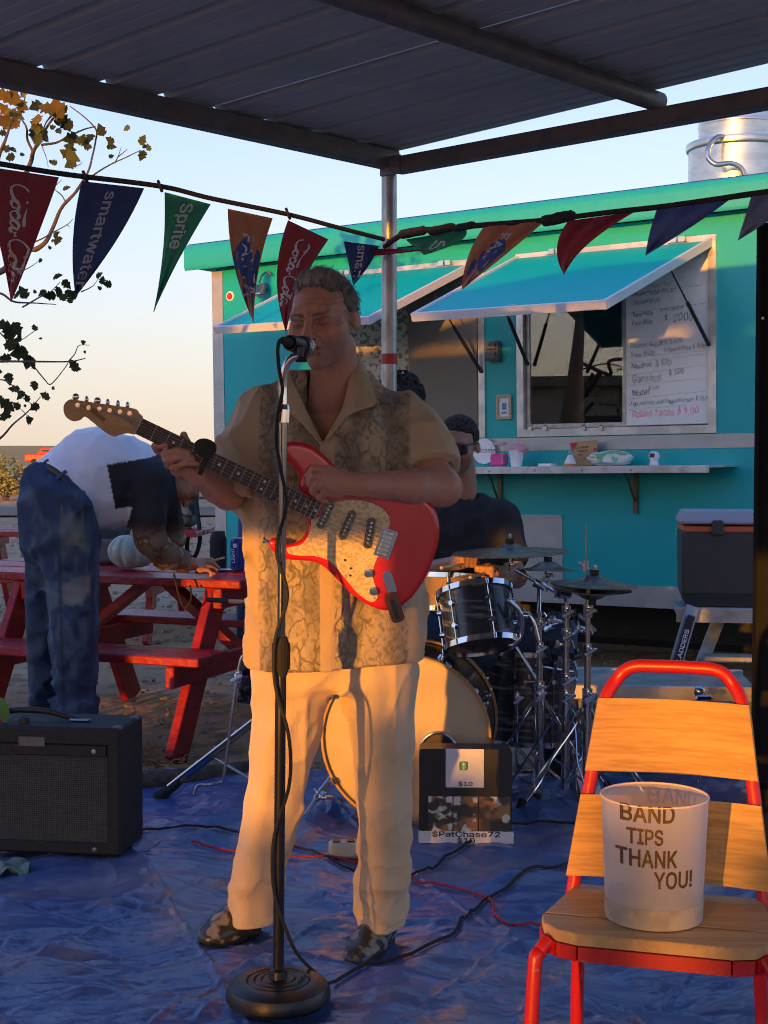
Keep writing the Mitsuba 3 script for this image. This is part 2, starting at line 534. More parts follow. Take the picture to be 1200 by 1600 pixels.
mat('tarp_blue', proc(lambda p, n, uv: mix(mix((0.045, 0.090, 0.25), (0.070, 0.125, 0.32), fbm(p.x * 2, p.y * 2, 0, 2)), (0.26, 0.22, 0.23), smoothstep(0.50, 0.80, fbm(p.x * 2.5 + 9, p.y * 3.4, 0, 4)) * 0.50)),
    0.30, bump=proc(lambda p, n, uv: fbm(p.x * 45, p.y * 60, 0, 2), eps=0.002), bump_scale=0.003, specular=0.8)
xs = np.concatenate([np.linspace(-3.2, -1.31, 110), np.linspace(-1.3, 1.3, 640), np.linspace(1.31, 2.4, 70)])
ys = np.concatenate([np.linspace(1.6, 2.69, 60), np.linspace(2.7, 4.4, 470), np.linspace(4.41, 5.75, 150)])
X, Y = np.meshgrid(xs, ys, indexing='ij')
Y = Y + 0.05 * np.sin(X * 3.1) * np.clip((Y - 4.5) / 1.2, 0, 1)
Z = 0.006 + tarp_h(X, Y)
i = np.arange(X.size).reshape(X.shape)
a, b, c, d = i[:-1, :-1].ravel(), i[1:, :-1].ravel(), i[1:, 1:].ravel(), i[:-1, 1:].ravel()
TARP = trimesh.Trimesh(np.stack([X, Y, Z], -1).reshape(-1, 3), np.vstack([np.stack([a, b, c], 1), np.stack([a, c, d], 1)]), process=False)
tag(add('tarp', TARP, 'tarp_blue', True), 'crumpled blue plastic tarp spread under the band as a stage', 'tarp')
def tz(x, y):
    return 0.006 + float(tarp_h(np.array([float(x)]), np.array([float(y)]))[0])


tag(add('log', tube([G(-60, 1245), G(120, 1242), G(250, 1236), G(390, 1218)] + np.array([0, 0.03, 0.03]), [0.045, 0.05, 0.048, 0.04], 12, 24), 'bark', True), 'dark round timber lying along the back edge of the blue tarp', 'log')

# ================================================================ canopy overhead
CC = np.array([0.02, 5.50])
A2, B2 = np.array([-0.676, -0.737]), np.array([0.737, -0.676])


def CY(a, b, z):
    """canopy point: a metres along the left beam, b along the right beam, from the corner"""
    q = CC + a * A2 + b * B2
    return np.array([q[0], q[1], z])


thing('canopy', 'dark steel canopy of corrugated sheets on square beams over the stage', 'canopy')
RA, RB, RL = np.append(A2, 0), np.append(B2, 0), 6.6
RCAN = np.stack([RA, RB, [0, 0, 1]], 1)


SLOPE = 0.031                                              # the roof rises along the right beam


def corr_sheet(b0, b1, a0, a1, z):
    """ribbed steel sheet: ribs run along the right beam, a tall rib every 0.23 m with low ribs between"""
    xs, hs = [], []
    for k in range(int(round((a1 - a0) / 0.2325))):
        for x, h in ((0, 0), (.05, 0), (.056, .004), (.066, .004), (.072, 0), (.118, 0), (.124, .004), (.134, .004), (.14, 0), (.178, 0), (.194, .028), (.212, .028), (.228, 0)):
            xs.append(a0 + k * 0.2325 + x)
            hs.append(h)
    xs, hs = np.array(xs + [a1]), np.array(hs + [0.0])
    def fn(u, v):
        a = np.interp(u, np.linspace(0, 1, len(xs)), xs)
        b = b0 + (b1 - b0) * v
        zz = z + np.interp(u, np.linspace(0, 1, len(xs)), hs) + SLOPE * b + 0.004 * np.sin(v * 7 + a * 2)
        q = CC + a[..., None] * A2 + b[..., None] * B2
        return np.concatenate([q, zz[..., None]], -1)
    return slab(fn, len(xs), 9, -0.0012)[0]


for k in range(7):
    add('canopy__roof_panel', corr_sheet(-0.035 + 0.012 * (k % 2), RL + 0.2, -0.04 + k * 0.93, -0.04 + k * 0.93 + 0.93, 2.469 + 0.002 * (k % 2)), 'roof_steel', 25)
add('canopy__beam', box((RL, 0.06, 0.07), CY(RL / 2 - 0.03, 0, 2.430), RCAN, 0.004), 'dark_steel')
add('canopy__beam', box((0.06, RL - .06, 0.06), CY(0, RL / 2 + 0.01, 2.402), RCAN, 0.004), 'dark_steel')
add('canopy__beam', box((RL, 0.06, 0.07), CY(RL / 2, RL, 2.430), RCAN, 0.004), 'dark_steel')
add('canopy__beam', box((0.06, RL, 0.06), CY(RL, RL / 2, 2.402), RCAN, 0.004), 'dark_steel')
for b in (1.16, 2.35, 3.55, 4.75, 5.7):
    add('canopy__purlin', cyl(CY(-0.05, b, 2.433 + SLOPE * b), CY(RL, b, 2.433 + SLOPE * b), 0.033, n=14), 'dark_steel', 40)
for a, b in ((0, 0), (RL - .03, 0), (0, RL - .03), (RL - .03, RL - .03)):
    add('canopy__post', cyl(CY(a, b, -0.05), CY(a, b, 2.372), 0.030, n=18), 'galvanised', 40)
mat('tape_red', (0.42, 0.02, 0.025), 0.45)
labels[add('canopy__tape', cyl(CY(0, 0, 1.65), CY(0, 0, 1.69), 0.0318, n=18), 'tape_red', 40)] = {'label': 'red tape wrapped round the corner post'}
add('canopy__bracket', [box((0.012, 0.10, 0.07), CY(0.03, 0.035, 2.40), RCAN), box((0.10, 0.012, 0.05), CY(0.05, -0.036, 2.44), RCAN)], 'dark_steel')

# unseen cloth panels added behind the camera, their drops set to shape the sunlight
def at_u(u):
    """distance along the evening edge (from the left corner) for a sideways coordinate u across the sunlight"""
    e0, e1 = CY(RL, 0, 0), CY(RL, RL, 0)
    p = np.array([0.898, -0.44])
    u0, u1 = e0[:2] @ p, e1[:2] @ p
    return (u - u0) / (u1 - u0) * RL


for n_, (u0, u1, zb) in enumerate(((-4.6, -3.62, .45), (-3.62, -3.14, 1.20), (-3.14, -2.50, .32), (-2.50, -2.16, .98), (-2.16, -1.50, 1.42), (-1.50, -1.04, 1.0), (-1.04, 1.4, 1.40))):
    b0, b1 = at_u(u0) - 0.03, at_u(u1) + 0.03
    o_ = 0.05 + 0.03 * (n_ % 2)
    key = thing('added_sun_panel', f'added pale cloth panel blocking the sun behind the photographer, {("first", "second", "third", "fourth", "fifth", "sixth", "seventh")[n_]} from the corner', 'shade', 'added sun blockers on the evening side of the canopy')
    def fn(u, v, b0=b0, b1=b1, zb=zb, o_=o_):
        b = b0 + 0.004 + (b1 - b0 - 0.008) * u
        z_up = 2.455 + SLOPE * b
        zt = z_up + (zb - z_up) * v
        q = CC + (RL + o_ + 0.012 * np.sin(v * 4 + b))[..., None] * A2 + b[..., None] * B2
        return np.concatenate([q, zt[..., None]], -1)
    add(key + '__cloth', slab(fn, 6, 12, 0.002)[0], 'canvas', True)
    add(key + '__roll', cyl(CY(RL + 0.06, b0 + .004, zb), CY(RL + 0.06, b1 - .004, zb), 0.03, n=14), 'canvas', 40)

# unseen board fence added behind the camera, plank heights shape the low sun
fq = np.array([-0.44, -0.898]) * 13.0
fp = np.array([0.898, -0.44])
thing('added_fence', 'added board fence out of view that blocks the low sun', 'fence')
g = np.random.default_rng(5)
for k in range(44):
    u = -7.5 + k * 0.27
    h = 1.06 + g.uniform(-0.05, 0.05)
    h += .22 if -2.12 < u < -1.76 else .48 if -1.76 <= u < -1.38 else .44 if -1.38 <= u < -.1 else 0
    h = .78 if k in (18, 24) else h
    q = fq + fp * u
    add('added_fence__plank', box((0.235 if k % 5 else 0.20, 0.022, h), (q[0], q[1], h / 2 - 0.03), rz(math.atan2(fp[1], fp[0])), 0.004), 'weathered_wood')
for z in (0.3, 0.8):
    q0, q1 = fq + fp * -7.6 + np.array([-0.44, -0.898]) * .03, fq + fp * 4.3 + np.array([-0.44, -0.898]) * .03
    add('added_fence__rail', strip_tube([[*q0, z], [*q1, z]], 0.09, 0.035), 'weathered_wood')

# unseen box van added to shade the left part of the trailer
VQ = np.array([-0.44, -0.898]) * 12.0 + fp * -5.9
RV = rz(math.atan2(fp[1], fp[0]))
mat('van_white', (0.5, 0.5, 0.5), 0.4)
VAN = thing('added_van', 'added white box van out of view that shades the trailer', 'van')
vloc = lambda x, y, z: np.array([VQ[0], VQ[1], 0]) + RV @ np.array([x, y, z])
add(VAN + '__body', box((2.4, 5.0, 2.7), vloc(0, -2.5, 1.95), RV, 0.05), 'van_white')
add(VAN + '__cab', box((2.0, 1.6, 1.5), vloc(0, -5.9, 1.2), RV, 0.2), 'van_white')
add(VAN + '__windscreen', box((1.7, 0.03, 0.6), vloc(0, -6.72, 1.6), RV), 'asphalt_far')
for x in (-0.95, 0.95):
    for y in (-0.8, -5.6):
        add(VAN + '__wheel', lathe([(0, -0.1), (0.3, -0.1), (0.36, -0.06), (0.36, 0.06), (0.3, 0.1), (0, 0.1)], vloc(x, y, 0.35), RV[:, 0], 24), 'asphalt_far', 30)

# low building across the yard, in the direction that the serving window mirrors
LB = thing('building', 'low tan building with a flat roof far behind the photographer', 'building')
lbc = np.array([-23.0, -12.0, 0])
RLB = rz(math.radians(-56))
mat('stucco', mottle((.42, .33, .24), (.36, .28, .20), 2), .9)
add(LB + '__wall', box((16, 6, 3.0), lbc + [0, 0, 1.45], RLB), 'stucco')
add(LB + '__roof', box((17, 7, .25), lbc + [0, 0, 3.08], RLB), 'weathered_wood')
for x in (-5, -1.5, 4):
    add(LB + '__window', box((1.4, .06, 1.0), lbc + RLB @ np.array([x, 3.02, 1.7]), RLB), 'asphalt_far')
add(LB + '__door', box((1.1, .06, 2.1), lbc + RLB @ np.array([1.4, 3.02, 1.05]), RLB), 'weathered_wood')
# ================================================================ food trailer
TH, TILT = math.radians(33.8), math.radians(0.8)
E1 = np.array([math.cos(TH) * math.cos(TILT), -math.sin(TH) * math.cos(TILT), math.sin(TILT)])
E2 = np.array([math.sin(TH), math.cos(TH), 0.0])          # into the trailer
E3 = np.cross(E1, E2)
A0 = np.array([-1.149, 10.0, 0.0])
RT = np.stack([E1, E2, E3], 1)
MT = M4(RT, A0)


def W(px, py, off=0.0):
    """trailer coordinates (t, z) of the pixel on the plane 'off' metres outside the wall"""
    r = ray(px, py)
    o = A0 - E2 * off
    p = EYE + r * (((o - EYE) @ E2) / (r @ E2))
    return np.array([(p - A0) @ E1, (p - A0) @ E3])


def tl(mesh):
    """from trailer coordinates (t, inward, z) to the world"""
    if isinstance(mesh, list):
        mesh = trimesh.util.concatenate(mesh)
    mesh.apply_transform(MT)
    return mesh


def wp(t, n, z):
    return A0 + E1 * t + E2 * n + E3 * z


mat('teal_paint', proc(lambda p, n, uv: mix((0.0, 0.345, 0.375), (0.0, 0.38, 0.405), fbm(p.x * 5, p.y * 5, p.z * 5, 3))), 0.42,
    bump=proc(lambda p, n, uv: fbm(p.x * 1.6, p.y * 1.6, p.z * 2.5, 2), eps=0.01), bump_scale=0.01, clearcoat=0.25, clearcoat_gloss=0.7, specular=0.35)
mat('teal_roof', proc(lambda p, n, uv: mix((0.0, 0.34, 0.36), (0.01, 0.38, 0.38), fbm(p.x * 4, p.y * 4, p.z * 4, 3))), 0.4, clearcoat=0.3)
mat('aluminium', mottle((0.58, 0.58, 0.60), (0.45, 0.45, 0.46), 14), 0.33, 0.6)
mat('aluminium_dull', mottle((0.46, 0.46, 0.46), (0.36, 0.35, 0.34), 18), 0.45, 0.7)
mat('stainless', mottle((0.62, 0.60, 0.57), (0.52, 0.50, 0.47), 9, stretch=(1, 1, 3)), 0.24, 0.95)
mat('diamond_plate', proc(lambda p, n, uv: mix((0.46, 0.46, 0.47), (0.34, 0.34, 0.35), fbm(p.x * 9, p.y * 9, p.z * 9, 2))), 0.36, 0.45)
mat('white_film', mottle((0.80, 0.80, 0.82), (0.72, 0.72, 0.76), 3), 0.22)
mat('trim_white', (0.55, 0.55, 0.60), 0.4)
mat('interior', mottle((0.20, 0.17, 0.14), (0.13, 0.11, 0.09), 2), 0.8)
mat('interior_panel', (0.32, 0.25, 0.18), 0.55)
mat('black_plastic', (0.018, 0.018, 0.02), 0.42)
mat('black_matte', (0.02, 0.02, 0.021), 0.75)
mat('rubber', (0.022, 0.022, 0.022), 0.85)
mat('chrome', (0.72, 0.72, 0.74), 0.10, 1.0)
mat('chrome_dull', (0.50, 0.50, 0.52), 0.25, 1.0)
mat('grey_plastic', (0.12, 0.13, 0.14), 0.5)
mat('white_plastic', (0.72, 0.72, 0.74), 0.4)
mat('ink', (0.02, 0.02, 0.03), 0.6)
mat('ink_grey', (0.14, 0.14, 0.19), 0.6)
mat('ink_pink', (0.75, 0.12, 0.25), 0.6)
mat('red_plastic', (0.55, 0.02, 0.015), 0.4)
mat('cardboard', mottle((0.48, 0.30, 0.15), (0.40, 0.25, 0.12), 50), 0.8)
scene['window_glass'] = {'type': 'thindielectric', 'int_ior': 1.75}

# wall outline with openings
z_top_l, z_top_r = W(345, 425)[1], W(1190, 318)[1]
ZT = (z_top_l + z_top_r) / 2
ZB = W(1040, 920)[1]
t_r = W(1200, 700)[0] + 2.4
w2 = np.array([W(805, 400), W(1119, 364), W(1121, 678), W(812, 681)])
w2t0, w2t1, w2z0, w2z1 = w2[[0, 3], 0].mean(), w2[[1, 2], 0].mean(), w2[[2, 3], 1].mean(), w2[[0, 1], 1].mean()
w1t1 = W(759, 600)[0]
w1t0 = w1t1 - (w2t1 - w2t0)
TRL = thing('food_trailer', 'teal food trailer with two propped awnings and a serving counter', 'trailer')
wall = shapely.geometry.box(0, ZB, t_r, ZT)
fw = 0.045
for a, b in ((w1t0, w1t1), (w2t0, w2t1)):
    wall = wall.difference(shapely.geometry.box(a + fw * .7, w2z0 + fw * .7, b - fw * .7, w2z1 - fw * .7))
RW = np.stack([[1, 0, 0], [0, 0, 1], [0, -1, 0]], 1)        # prism axes: t, z, outward
add(TRL + '__body', tl([prism(wall, 0.06, RW, (0, 0.06, 0)), box((0.05, 2.4, ZT - ZB), (0.025, 1.262, (ZT + ZB) / 2)), box((0.05, 2.4, ZT - ZB), (t_r - 0.025, 1.262, (ZT + ZB) / 2)),
                        box((t_r - .1, 0.05, ZT - ZB), (t_r / 2, 2.43, (ZT + ZB) / 2)), box((t_r, 2.4, 0.05), (t_r / 2, 1.262, ZB - 0.027))]), 'teal_paint')
# roof with a rounded overhanging edge
zf0, zf1 = W(345, 424, 0.11)[1], W(345, 380, 0.11)[1]
prof = [(-0.115, ZT - 0.012), (-0.125, ZT + 0.01), (-0.125, ZT + 0.12), (-0.11, ZT + 0.155), (-0.07, ZT + 0.178), (0.4, ZT + 0.20), (1.23, ZT + 0.23), (2.06, ZT + 0.20), (2.53, ZT + 0.178), (2.59, ZT + 0.12), (2.59, ZT - 0.012), (2.4, ZT + 0.012), (0.02, ZT + 0.012)]
t_l = W(288, 400, 0.12)[0]
add(TRL + '__roof', tl(prism(prof, t_r + 0.12 - t_l, np.stack([[0, 1, 0], [0, 0, 1], [1, 0, 0]], 1), (t_l, 0, 0))), 'teal_roof', 35)


def tread(t0, t1, z0, z1, off, th=0.003):
    """diamond plate: thin sheet with raised lugs"""
    out = [box((t1 - t0, th, z1 - z0), ((t0 + t1) / 2, -off - th / 2, (z0 + z1) / 2))]
    s = 0.034
    lug = trimesh.creation.icosphere(subdivisions=0, radius=1)
    k = 0
    v, f = [], []
    for i_ in range(int((t1 - t0) / s)):
        for j_ in range(int((z1 - z0) / s)):
            c = np.array([t0 + (i_ + .5) * s, -off - th, z0 + (j_ + .5) * s])
            R = ry(math.radians(45 if (i_ + j_) % 2 else -45))
            v.append((np.array(lug.vertices) * [0.0125, 0.0022, 0.0042]) @ R.T + c)
            f.append(np.array(lug.faces) + k)
            k += len(lug.vertices)
    out.append(trimesh.Trimesh(np.vstack(v), np.vstack(f), process=False))
    return trimesh.util.concatenate(out)


add(TRL + '__corner_trim', tl(tread(W(334, 600)[0], 0.062, ZB + 0.0, ZT - 0.02, 0.002)), 'diamond_plate', 30)
zs0, zs1 = np.mean([W(770, 706)[1], W(1187, 698)[1]]), np.mean([W(770, 684)[1], W(1187, 678)[1]])
add(TRL + '__trim_strip', tl(tread(0.07, t_r - .02, zs0, zs1, 0.002)), 'diamond_plate', 30)
zk0 = np.mean([W(950, 947)[1], W(1060, 951)[1]])
add(TRL + '__skirt', tl(tread(0.07, t_r - .02, zk0, ZB + .012, 0.004)), 'diamond_plate', 30)
r0, r1 = W(790, 890), W(879, 808)
add(TRL + '__rock_guard', tl([tread(r0[0], r1[0], ZB + .014, r1[1], 0.003), box((r1[0] - r0[0], 0.012, 0.012), ((r0[0] + r1[0]) / 2, -.009, r1[1] + .006))]), 'diamond_plate', 30)
# chassis and wheels under the floor
add(TRL + '__chassis', tl([box((t_r - .3, 0.08, 0.12), (t_r / 2, 0.35, ZB - 0.11)), box((t_r - .3, 0.08, 0.12), (t_r / 2, 2.0, ZB - 0.11)), box((0.1, 1.6, 0.1), (1.2, 1.2, ZB - .1)), box((0.1, 1.6, 0.1), (3.4, 1.2, ZB - .1))]), 'black_matte')
add(TRL + '__shade_filler', tl(box((2.1, .55, ZB - .12), (3.1, .75, (ZB - .06) / 2 + .03), bevel=.05)), 'black_matte')  # black box added to stand for the deep shade under the trailer
for t in (4.75, 5.6):
    c = np.array([t, 0.42, 0.36])
    prof_w = [(0.20, -0.10), (0.31, -0.105), (0.345, -0.07), (0.345, 0.07), (0.31, 0.105), (0.20, 0.10)]
    wkey = add(TRL + '__wheel', tl(lathe([(0.0, -0.06), (0.06, -0.075), (0.20, -0.05), (0.205, 0.05), (0, 0.05)], c, (0, 1, 0), 28)), 'aluminium_dull', 30)
    add(wkey + '__tyre', tl(lathe(prof_w + [(0.20, -0.10)], c, (0, 1, 0), 36)), 'rubber', 30)
for t in (0.5, 4.2):
    add(TRL + '__jack', tl([cyl((t, 0.3, ZB - .05), (t, 0.3, -.02), 0.03, n=10), box((.16, .16, .015), (t, .3, -0.01 - .012 * t))]), 'dark_steel')
# dim room behind the windows
zi0, zi1 = ZB + 0.02, ZT - 0.01
add(TRL + '__interior', tl([box((t_r - .2, 0.02, zi1 - zi0), (t_r / 2, 2.3, (zi0 + zi1) / 2)), box((t_r - .2, 2.2, 0.02), (t_r / 2, 1.2, zi0)), box((t_r - .2, 2.2, 0.02), (t_r / 2, 1.2, zi1)),
                            box((t_r - .6, 0.5, 0.03), (t_r / 2, 2.0, 1.35)), box((t_r - .6, 0.5, 0.03), (t_r / 2, 2.0, 1.95)), box((1.0, 0.6, 0.5), (3.2, 1.9, 1.62)), box((0.5, 0.5, 0.35), (2.2, 1.9, 1.54))]), 'interior')
add(TRL + '__partition', tl(box((0.03, 1.3, zi1 - zi0 - .05), (w1t1 - 0.10, 0.9, (zi0 + zi1) / 2), rz(math.radians(52)))), 'interior_panel')


def window(a, b, z0, z1, mull, name):
    wk = add(TRL + '__window', tl([prism(shapely.geometry.box(a, z0, b, z1).difference(shapely.geometry.box(a + fw, z0 + fw, b - fw, z1 - fw)), 0.075, RW, (0, 0.06, 0))]), 'aluminium')
    m = mull
    sash = []
    for s0, s1, off in ((a + fw + .004, m + .02, 0.030), (m - .02, b - fw - .004, 0.052)):
        sash.append(prism(shapely.geometry.box(s0, z0 + fw + .004, s1, z1 - fw - .004).difference(shapely.geometry.box(s0 + .022, z0 + fw + .03, s1 - .022, z1 - fw - .03)), 0.018, RW, (0, off + .009, 0)))
    add(wk + '__sash', tl(sash), 'aluminium_dull')
    return wk


m2 = W(972, 560)[0]
WIN2 = window(w2t0, w2t1, w2z0, w2z1, m2, 'right')
q = grid(lambda u, v: np.stack([w2t0 + fw + .02 + (m2 - w2t0 - fw - .02) * u, 0.030 + 0 * u, w2z0 + fw + .02 + (w2z1 - w2z0 - 2 * fw - .04) * v], -1), 2, 2)[0]
add(WIN2 + '__pane', tl(q), 'window_glass')
m1 = W(636, 560)[0]
WIN1 = window(w1t0, w1t1, w2z0, w2z1, m1, 'left')
mat('pane_reflection', proc(lambda p, n, uv: mix((0.50, 0.45, 0.36), (0.16, 0.14, 0.11), smoothstep(0.50, 0.62, fbm(p.x * 40, p.y * 40, p.z * 40, 3)))), 0.5)  # speckled reflection of a tree, put into the pane colour
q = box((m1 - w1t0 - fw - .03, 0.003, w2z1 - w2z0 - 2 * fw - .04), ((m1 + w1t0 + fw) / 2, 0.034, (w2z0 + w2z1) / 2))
labels[add(WIN1 + '__pane', tl(q), 'pane_reflection')] = {'label': 'window pane with a speckled tree reflection put into its beige colour'}

mat('screen_taupe', mottle((.20, .175, .15), (.165, .145, .125), 3), .7)
labels[add(WIN1 + '__screen', tl(box((w1t1 - fw - m1 - .03, .004, w2z1 - w2z0 - 2 * fw - .05), ((m1 + w1t1 - fw) / 2, -.002 + .004, (w2z0 + w2z1) / 2))), 'screen_taupe')] = {'label': 'taupe insect screen of the window'}
# whiteboard menu filling the right half of the right window
b0, b1 = m2 + 0.022, w2t1 - fw - 0.006
bz0, bz1 = w2z0 + fw + 0.008, w2z1 - fw - 0.02
MB = thing('menu_board', 'white menu board with handwritten prices in the right half of the serving window', 'menu board')
add(MB + '__board', tl(box((b1 - b0, 0.006, bz1 - bz0), ((b0 + b1) / 2, 0.012, (bz0 + bz1) / 2), bevel=0.002)), 'white_film')
bw, bh = b1 - b0, bz1 - bz0
lines = [  # x, y (fractions from the lower left), height, words, slant of the line, ink
    (0.10, 0.905, 0.020, 'Plates served with 2 sides', 0.03, 'ink_grey'), (0.10, 0.860, 0.020, 'Brisket plate  $15.00', 0.03, 'ink_grey'),
    (0.08, 0.795, 0.022, 'Tacos   2 meats  $10', 0.03, 'ink_grey'), (0.06, 0.755, 0.023, 'Smoked Brisket $16.00', 0.03, 'ink'), (0.08, 0.705, 0.023, 'Chicken $9.00', 0.03, 'ink'),
    (0.08, 0.635, 0.027, 'Beef Ribs', 0.02, 'ink'), (0.42, 0.655, 0.023, 'your Choice', 0.02, 'ink'), (0.07, 0.585, 0.027, 'Pork Ribs', 0.02, 'ink'), (0.47, 0.600, 0.030, '$', 0.02, 'ink'), (0.57, 0.590, 0.045, '2000', 0.03, 'ink_grey'),
    (0.04, 0.452, 0.027, 'Chicken Nuggets $ 600', 0.05, 'ink'), (0.05, 0.397, 0.028, 'Fries $600', 0.05, 'ink'), (0.46, 0.420, 0.025, '/cheese fries $ 900', 0.05, 'ink'), (0.06, 0.330, 0.033, 'Nachos  $ 500', 0.06, 'ink'),
    (0.06, 0.250, 0.042, 'Gansitos', 0.03, 'ink_grey'), (0.52, 0.285, 0.030, '$ 100', 0.05, 'ink'), (0.06, 0.170, 0.037, 'Water', 0.06, 'ink'), (0.27, 0.205, 0.022, '$ 200', 0.03, 'ink'),
    (0.03, 0.113, 0.026, 'Jugo Frescas only Peppino Limon $ 500', 0.04, 'ink'), (0.06, 0.045, 0.040, 'Rolled Tacos $ 9.00', 0.03, 'ink_pink')]
RTX = np.stack([[1, 0, 0], [0, 0, 1], [0, -1, 0]], 1)
byink = {}
g = np.random.default_rng(3)
for x, y, h, s, sl, ink in lines:
    m = meshkit.text_mesh(s, h, 0.0006, False)
    v = np.array(m.vertices)
    wmax = min((0.97 - x) * bw, v[:, 0].max() * 0.78)
    v[:, 0] *= wmax / v[:, 0].max()
    v[:, 1] += sl * v[:, 0] + 0.0030 * np.sin(v[:, 0] * 62 + x * 30) + 0.0022 * np.sin(v[:, 0] * 190 + y * 50)
    v[:, 0] += 0.14 * v[:, 1] + 0.0022 * np.sin(v[:, 1] * 160 + v[:, 0] * 70)
    m = trimesh.Trimesh(v, m.faces, process=False)
    m.apply_transform(M4(RTX, (b0 + x * bw, 0.0088, bz0 + y * bh)))
    byink.setdefault(ink, []).append(m)
for y0, y1 in ((0.77, 0.79), (0.66, 0.685), (0.40, 0.415), (0.37, 0.395), (0.295, 0.335), (0.235, 0.26), (0.155, 0.185), (0.095, 0.115)):
    byink.setdefault('ink', []).append(strip_tube([(b0 + 0.02 * bw, 0.0088, bz0 + y0 * bh), (b0 + 0.98 * bw, 0.0088, bz0 + y1 * bh)], 0.0022, 0.0012))
for ink, ms in byink.items():
    labels[add(MB + '__handwriting', tl(ms), ink)] = {'label': {'ink': 'black marker writing', 'ink_grey': 'faint grey marker writing', 'ink_pink': 'pink marker writing'}[ink], 'kind': 'stuff'}


def awning(hinge, outer, name):
    """hinge, outer: (left, right) pixels; the outer edge hangs nearer the camera"""
    hl, hr = [wp(*np.insert(W(*h, 0.03), 1, -0.03)) for h in hinge]
    ol, orr = [P(px, py, d) for px, py, d in outer]
    c0 = (hl + hr) / 2
    ex = unit(hr - hl)
    ey = (ol + orr) / 2 - c0
    L = np.linalg.norm(ey - (ey @ ex) * ex)
    key = add(TRL + '__awning', slab(lambda u, v: (hl * (1 - u[..., None]) + hr * u[..., None]) * (1 - v[..., None]) + (ol * (1 - u[..., None]) + orr * u[..., None]) * v[..., None], 8, 8, -0.022)[0], 'teal_paint')
    nrm = unit(np.cross(hr - hl, ol - hl))
    nrm = nrm if nrm[2] > 0 else -nrm
    dn = -nrm * 0.012
    out = []
    for a, b in ((ol, orr), (hr, orr), (hl, ol)):
        R = np.stack([unit(np.cross(nrm, b - a)), nrm, unit(b - a)], 1)
        out.append(box((0.022, 0.046, np.linalg.norm(b - a) + 0.02), (a + b) / 2 + dn, R))
    labels[add(key + '__edge_trim', out, 'trim_white')] = {'label': 'pale metal edge trim of the awning'}
    for f_ in (0.22, 0.85):
        out = []
        p = hl * (1 - f_) + hr * f_
        for s in (-1, 1):
            out.append(box((0.035, 0.008, 0.030), p + E3 * 0.022 + E1 * s * 0.024 - E2 * 0.01, RT))
        out.append(cyl(p - E1 * 0.06, p + E1 * 0.06, 0.008))
        add(key + '__hinge', out, 'stainless')
    h = (ol + orr) / 2 + dn * 3 - unit(ey) * 0.05
    add(key + '__pull_handle', tube([h - ex * .04, h - ex * .04 + [0, 0, .035], h + ex * .04 + [0, 0, .035], h + ex * .04], 0.005, 6, 12), 'chrome_dull', True)
    return key, hl, hr, ol, orr


AW2 = awning(((806, 404), (1108, 376)), ((646, 492, 7.72), (945, 472, 7.20)), 'right')
AW1 = awning(((487, 436), (735, 413)), ((337, 513, 8.95), (576, 497, 8.25)), 'left')


def strut(aw, f, pa, pb):
    """gas strut from the awning's underside to the window's side"""
    a, b = pa, pb
    m = a + (b - a) * 0.45
    add(aw + '__gas_strut', [cyl(a, m, 0.005, n=8), cyl(m, b, 0.011, n=10), trimesh.creation.icosphere(subdivisions=1, radius=0.014).apply_translation(a), trimesh.creation.icosphere(subdivisions=1, radius=0.014).apply_translation(b)], 'black_plastic', 40)


def on_awning(aw, u, v):
    _, hl, hr, ol, orr = aw
    return (hl * (1 - u) + hr * u) * (1 - v) + (ol * (1 - u) + orr * u) * v - np.array([0, 0, 0.035])


strut(AW2[0], 0, on_awning(AW2, 0.975, 0.35), wp(*np.insert(W(1109, 538, 0.0), 1, -0.02)))
strut(AW2[0], 0, on_awning(AW2, 0.03, 0.30), wp(*np.insert(W(826, 568, 0.0), 1, -0.02)))
strut(AW1[0], 0, on_awning(AW1, 0.965, 0.35), wp(*np.insert(W(754, 580, 0.0), 1, -0.02)))

# counter shelf and brackets
s0, s1 = W(744, 733, 0.28), W(1123, 729, 0.28)
zs = (s0[1] + s1[1]) / 2
sh = Polygon([(s0[0] - 1.0, 0), (s1[0], 0), (s1[0], 0.20), (s1[0] - 0.05, 0.29), (s0[0] - 1.0, 0.29)])
SHELF = TRL + '__counter'
add(SHELF, tl([prism(sh, 0.012, np.stack([[1, 0, 0], [0, -1, 0], [0, 0, 1]], 1), (0, 0, zs - 0.002)) , box((s1[0] - s0[0] + .95, 0.012, 0.034), ((s0[0] + s1[0]) / 2 - .525, -0.292, zs - 0.013))]), 'aluminium')
mat('bracket_bronze', (0.13, 0.09, 0.06), 0.4, 0.6)
for px in (780, 992):
    t = W(px, 790, 0.02)[0]
    z1b, z0b = zs - 0.004, W(px, 802, 0.02)[1]
    add(SHELF + '__bracket', tl([box((0.03, 0.012, z1b - z0b), (t, -0.010, (z0b + z1b) / 2)), box((0.03, 0.25, 0.010), (t, -0.13, z1b - .008)), tube([(t, -0.016, z0b + 0.07), (t, -0.06, z0b + .12), (t, -0.13, z1b - 0.05), (t, -0.20, z1b - .012)], 0.007, 6, 16)]), 'bracket_bronze')
# bolts along the counter edge and the window sill
add(SHELF + '__screw', tl([trimesh.creation.icosphere(subdivisions=1, radius=0.007).apply_translation((t, -0.299, zs - 0.012)) for t in np.linspace(s0[0] + .1, s1[0] - .2, 5)]), 'chrome_dull', True)

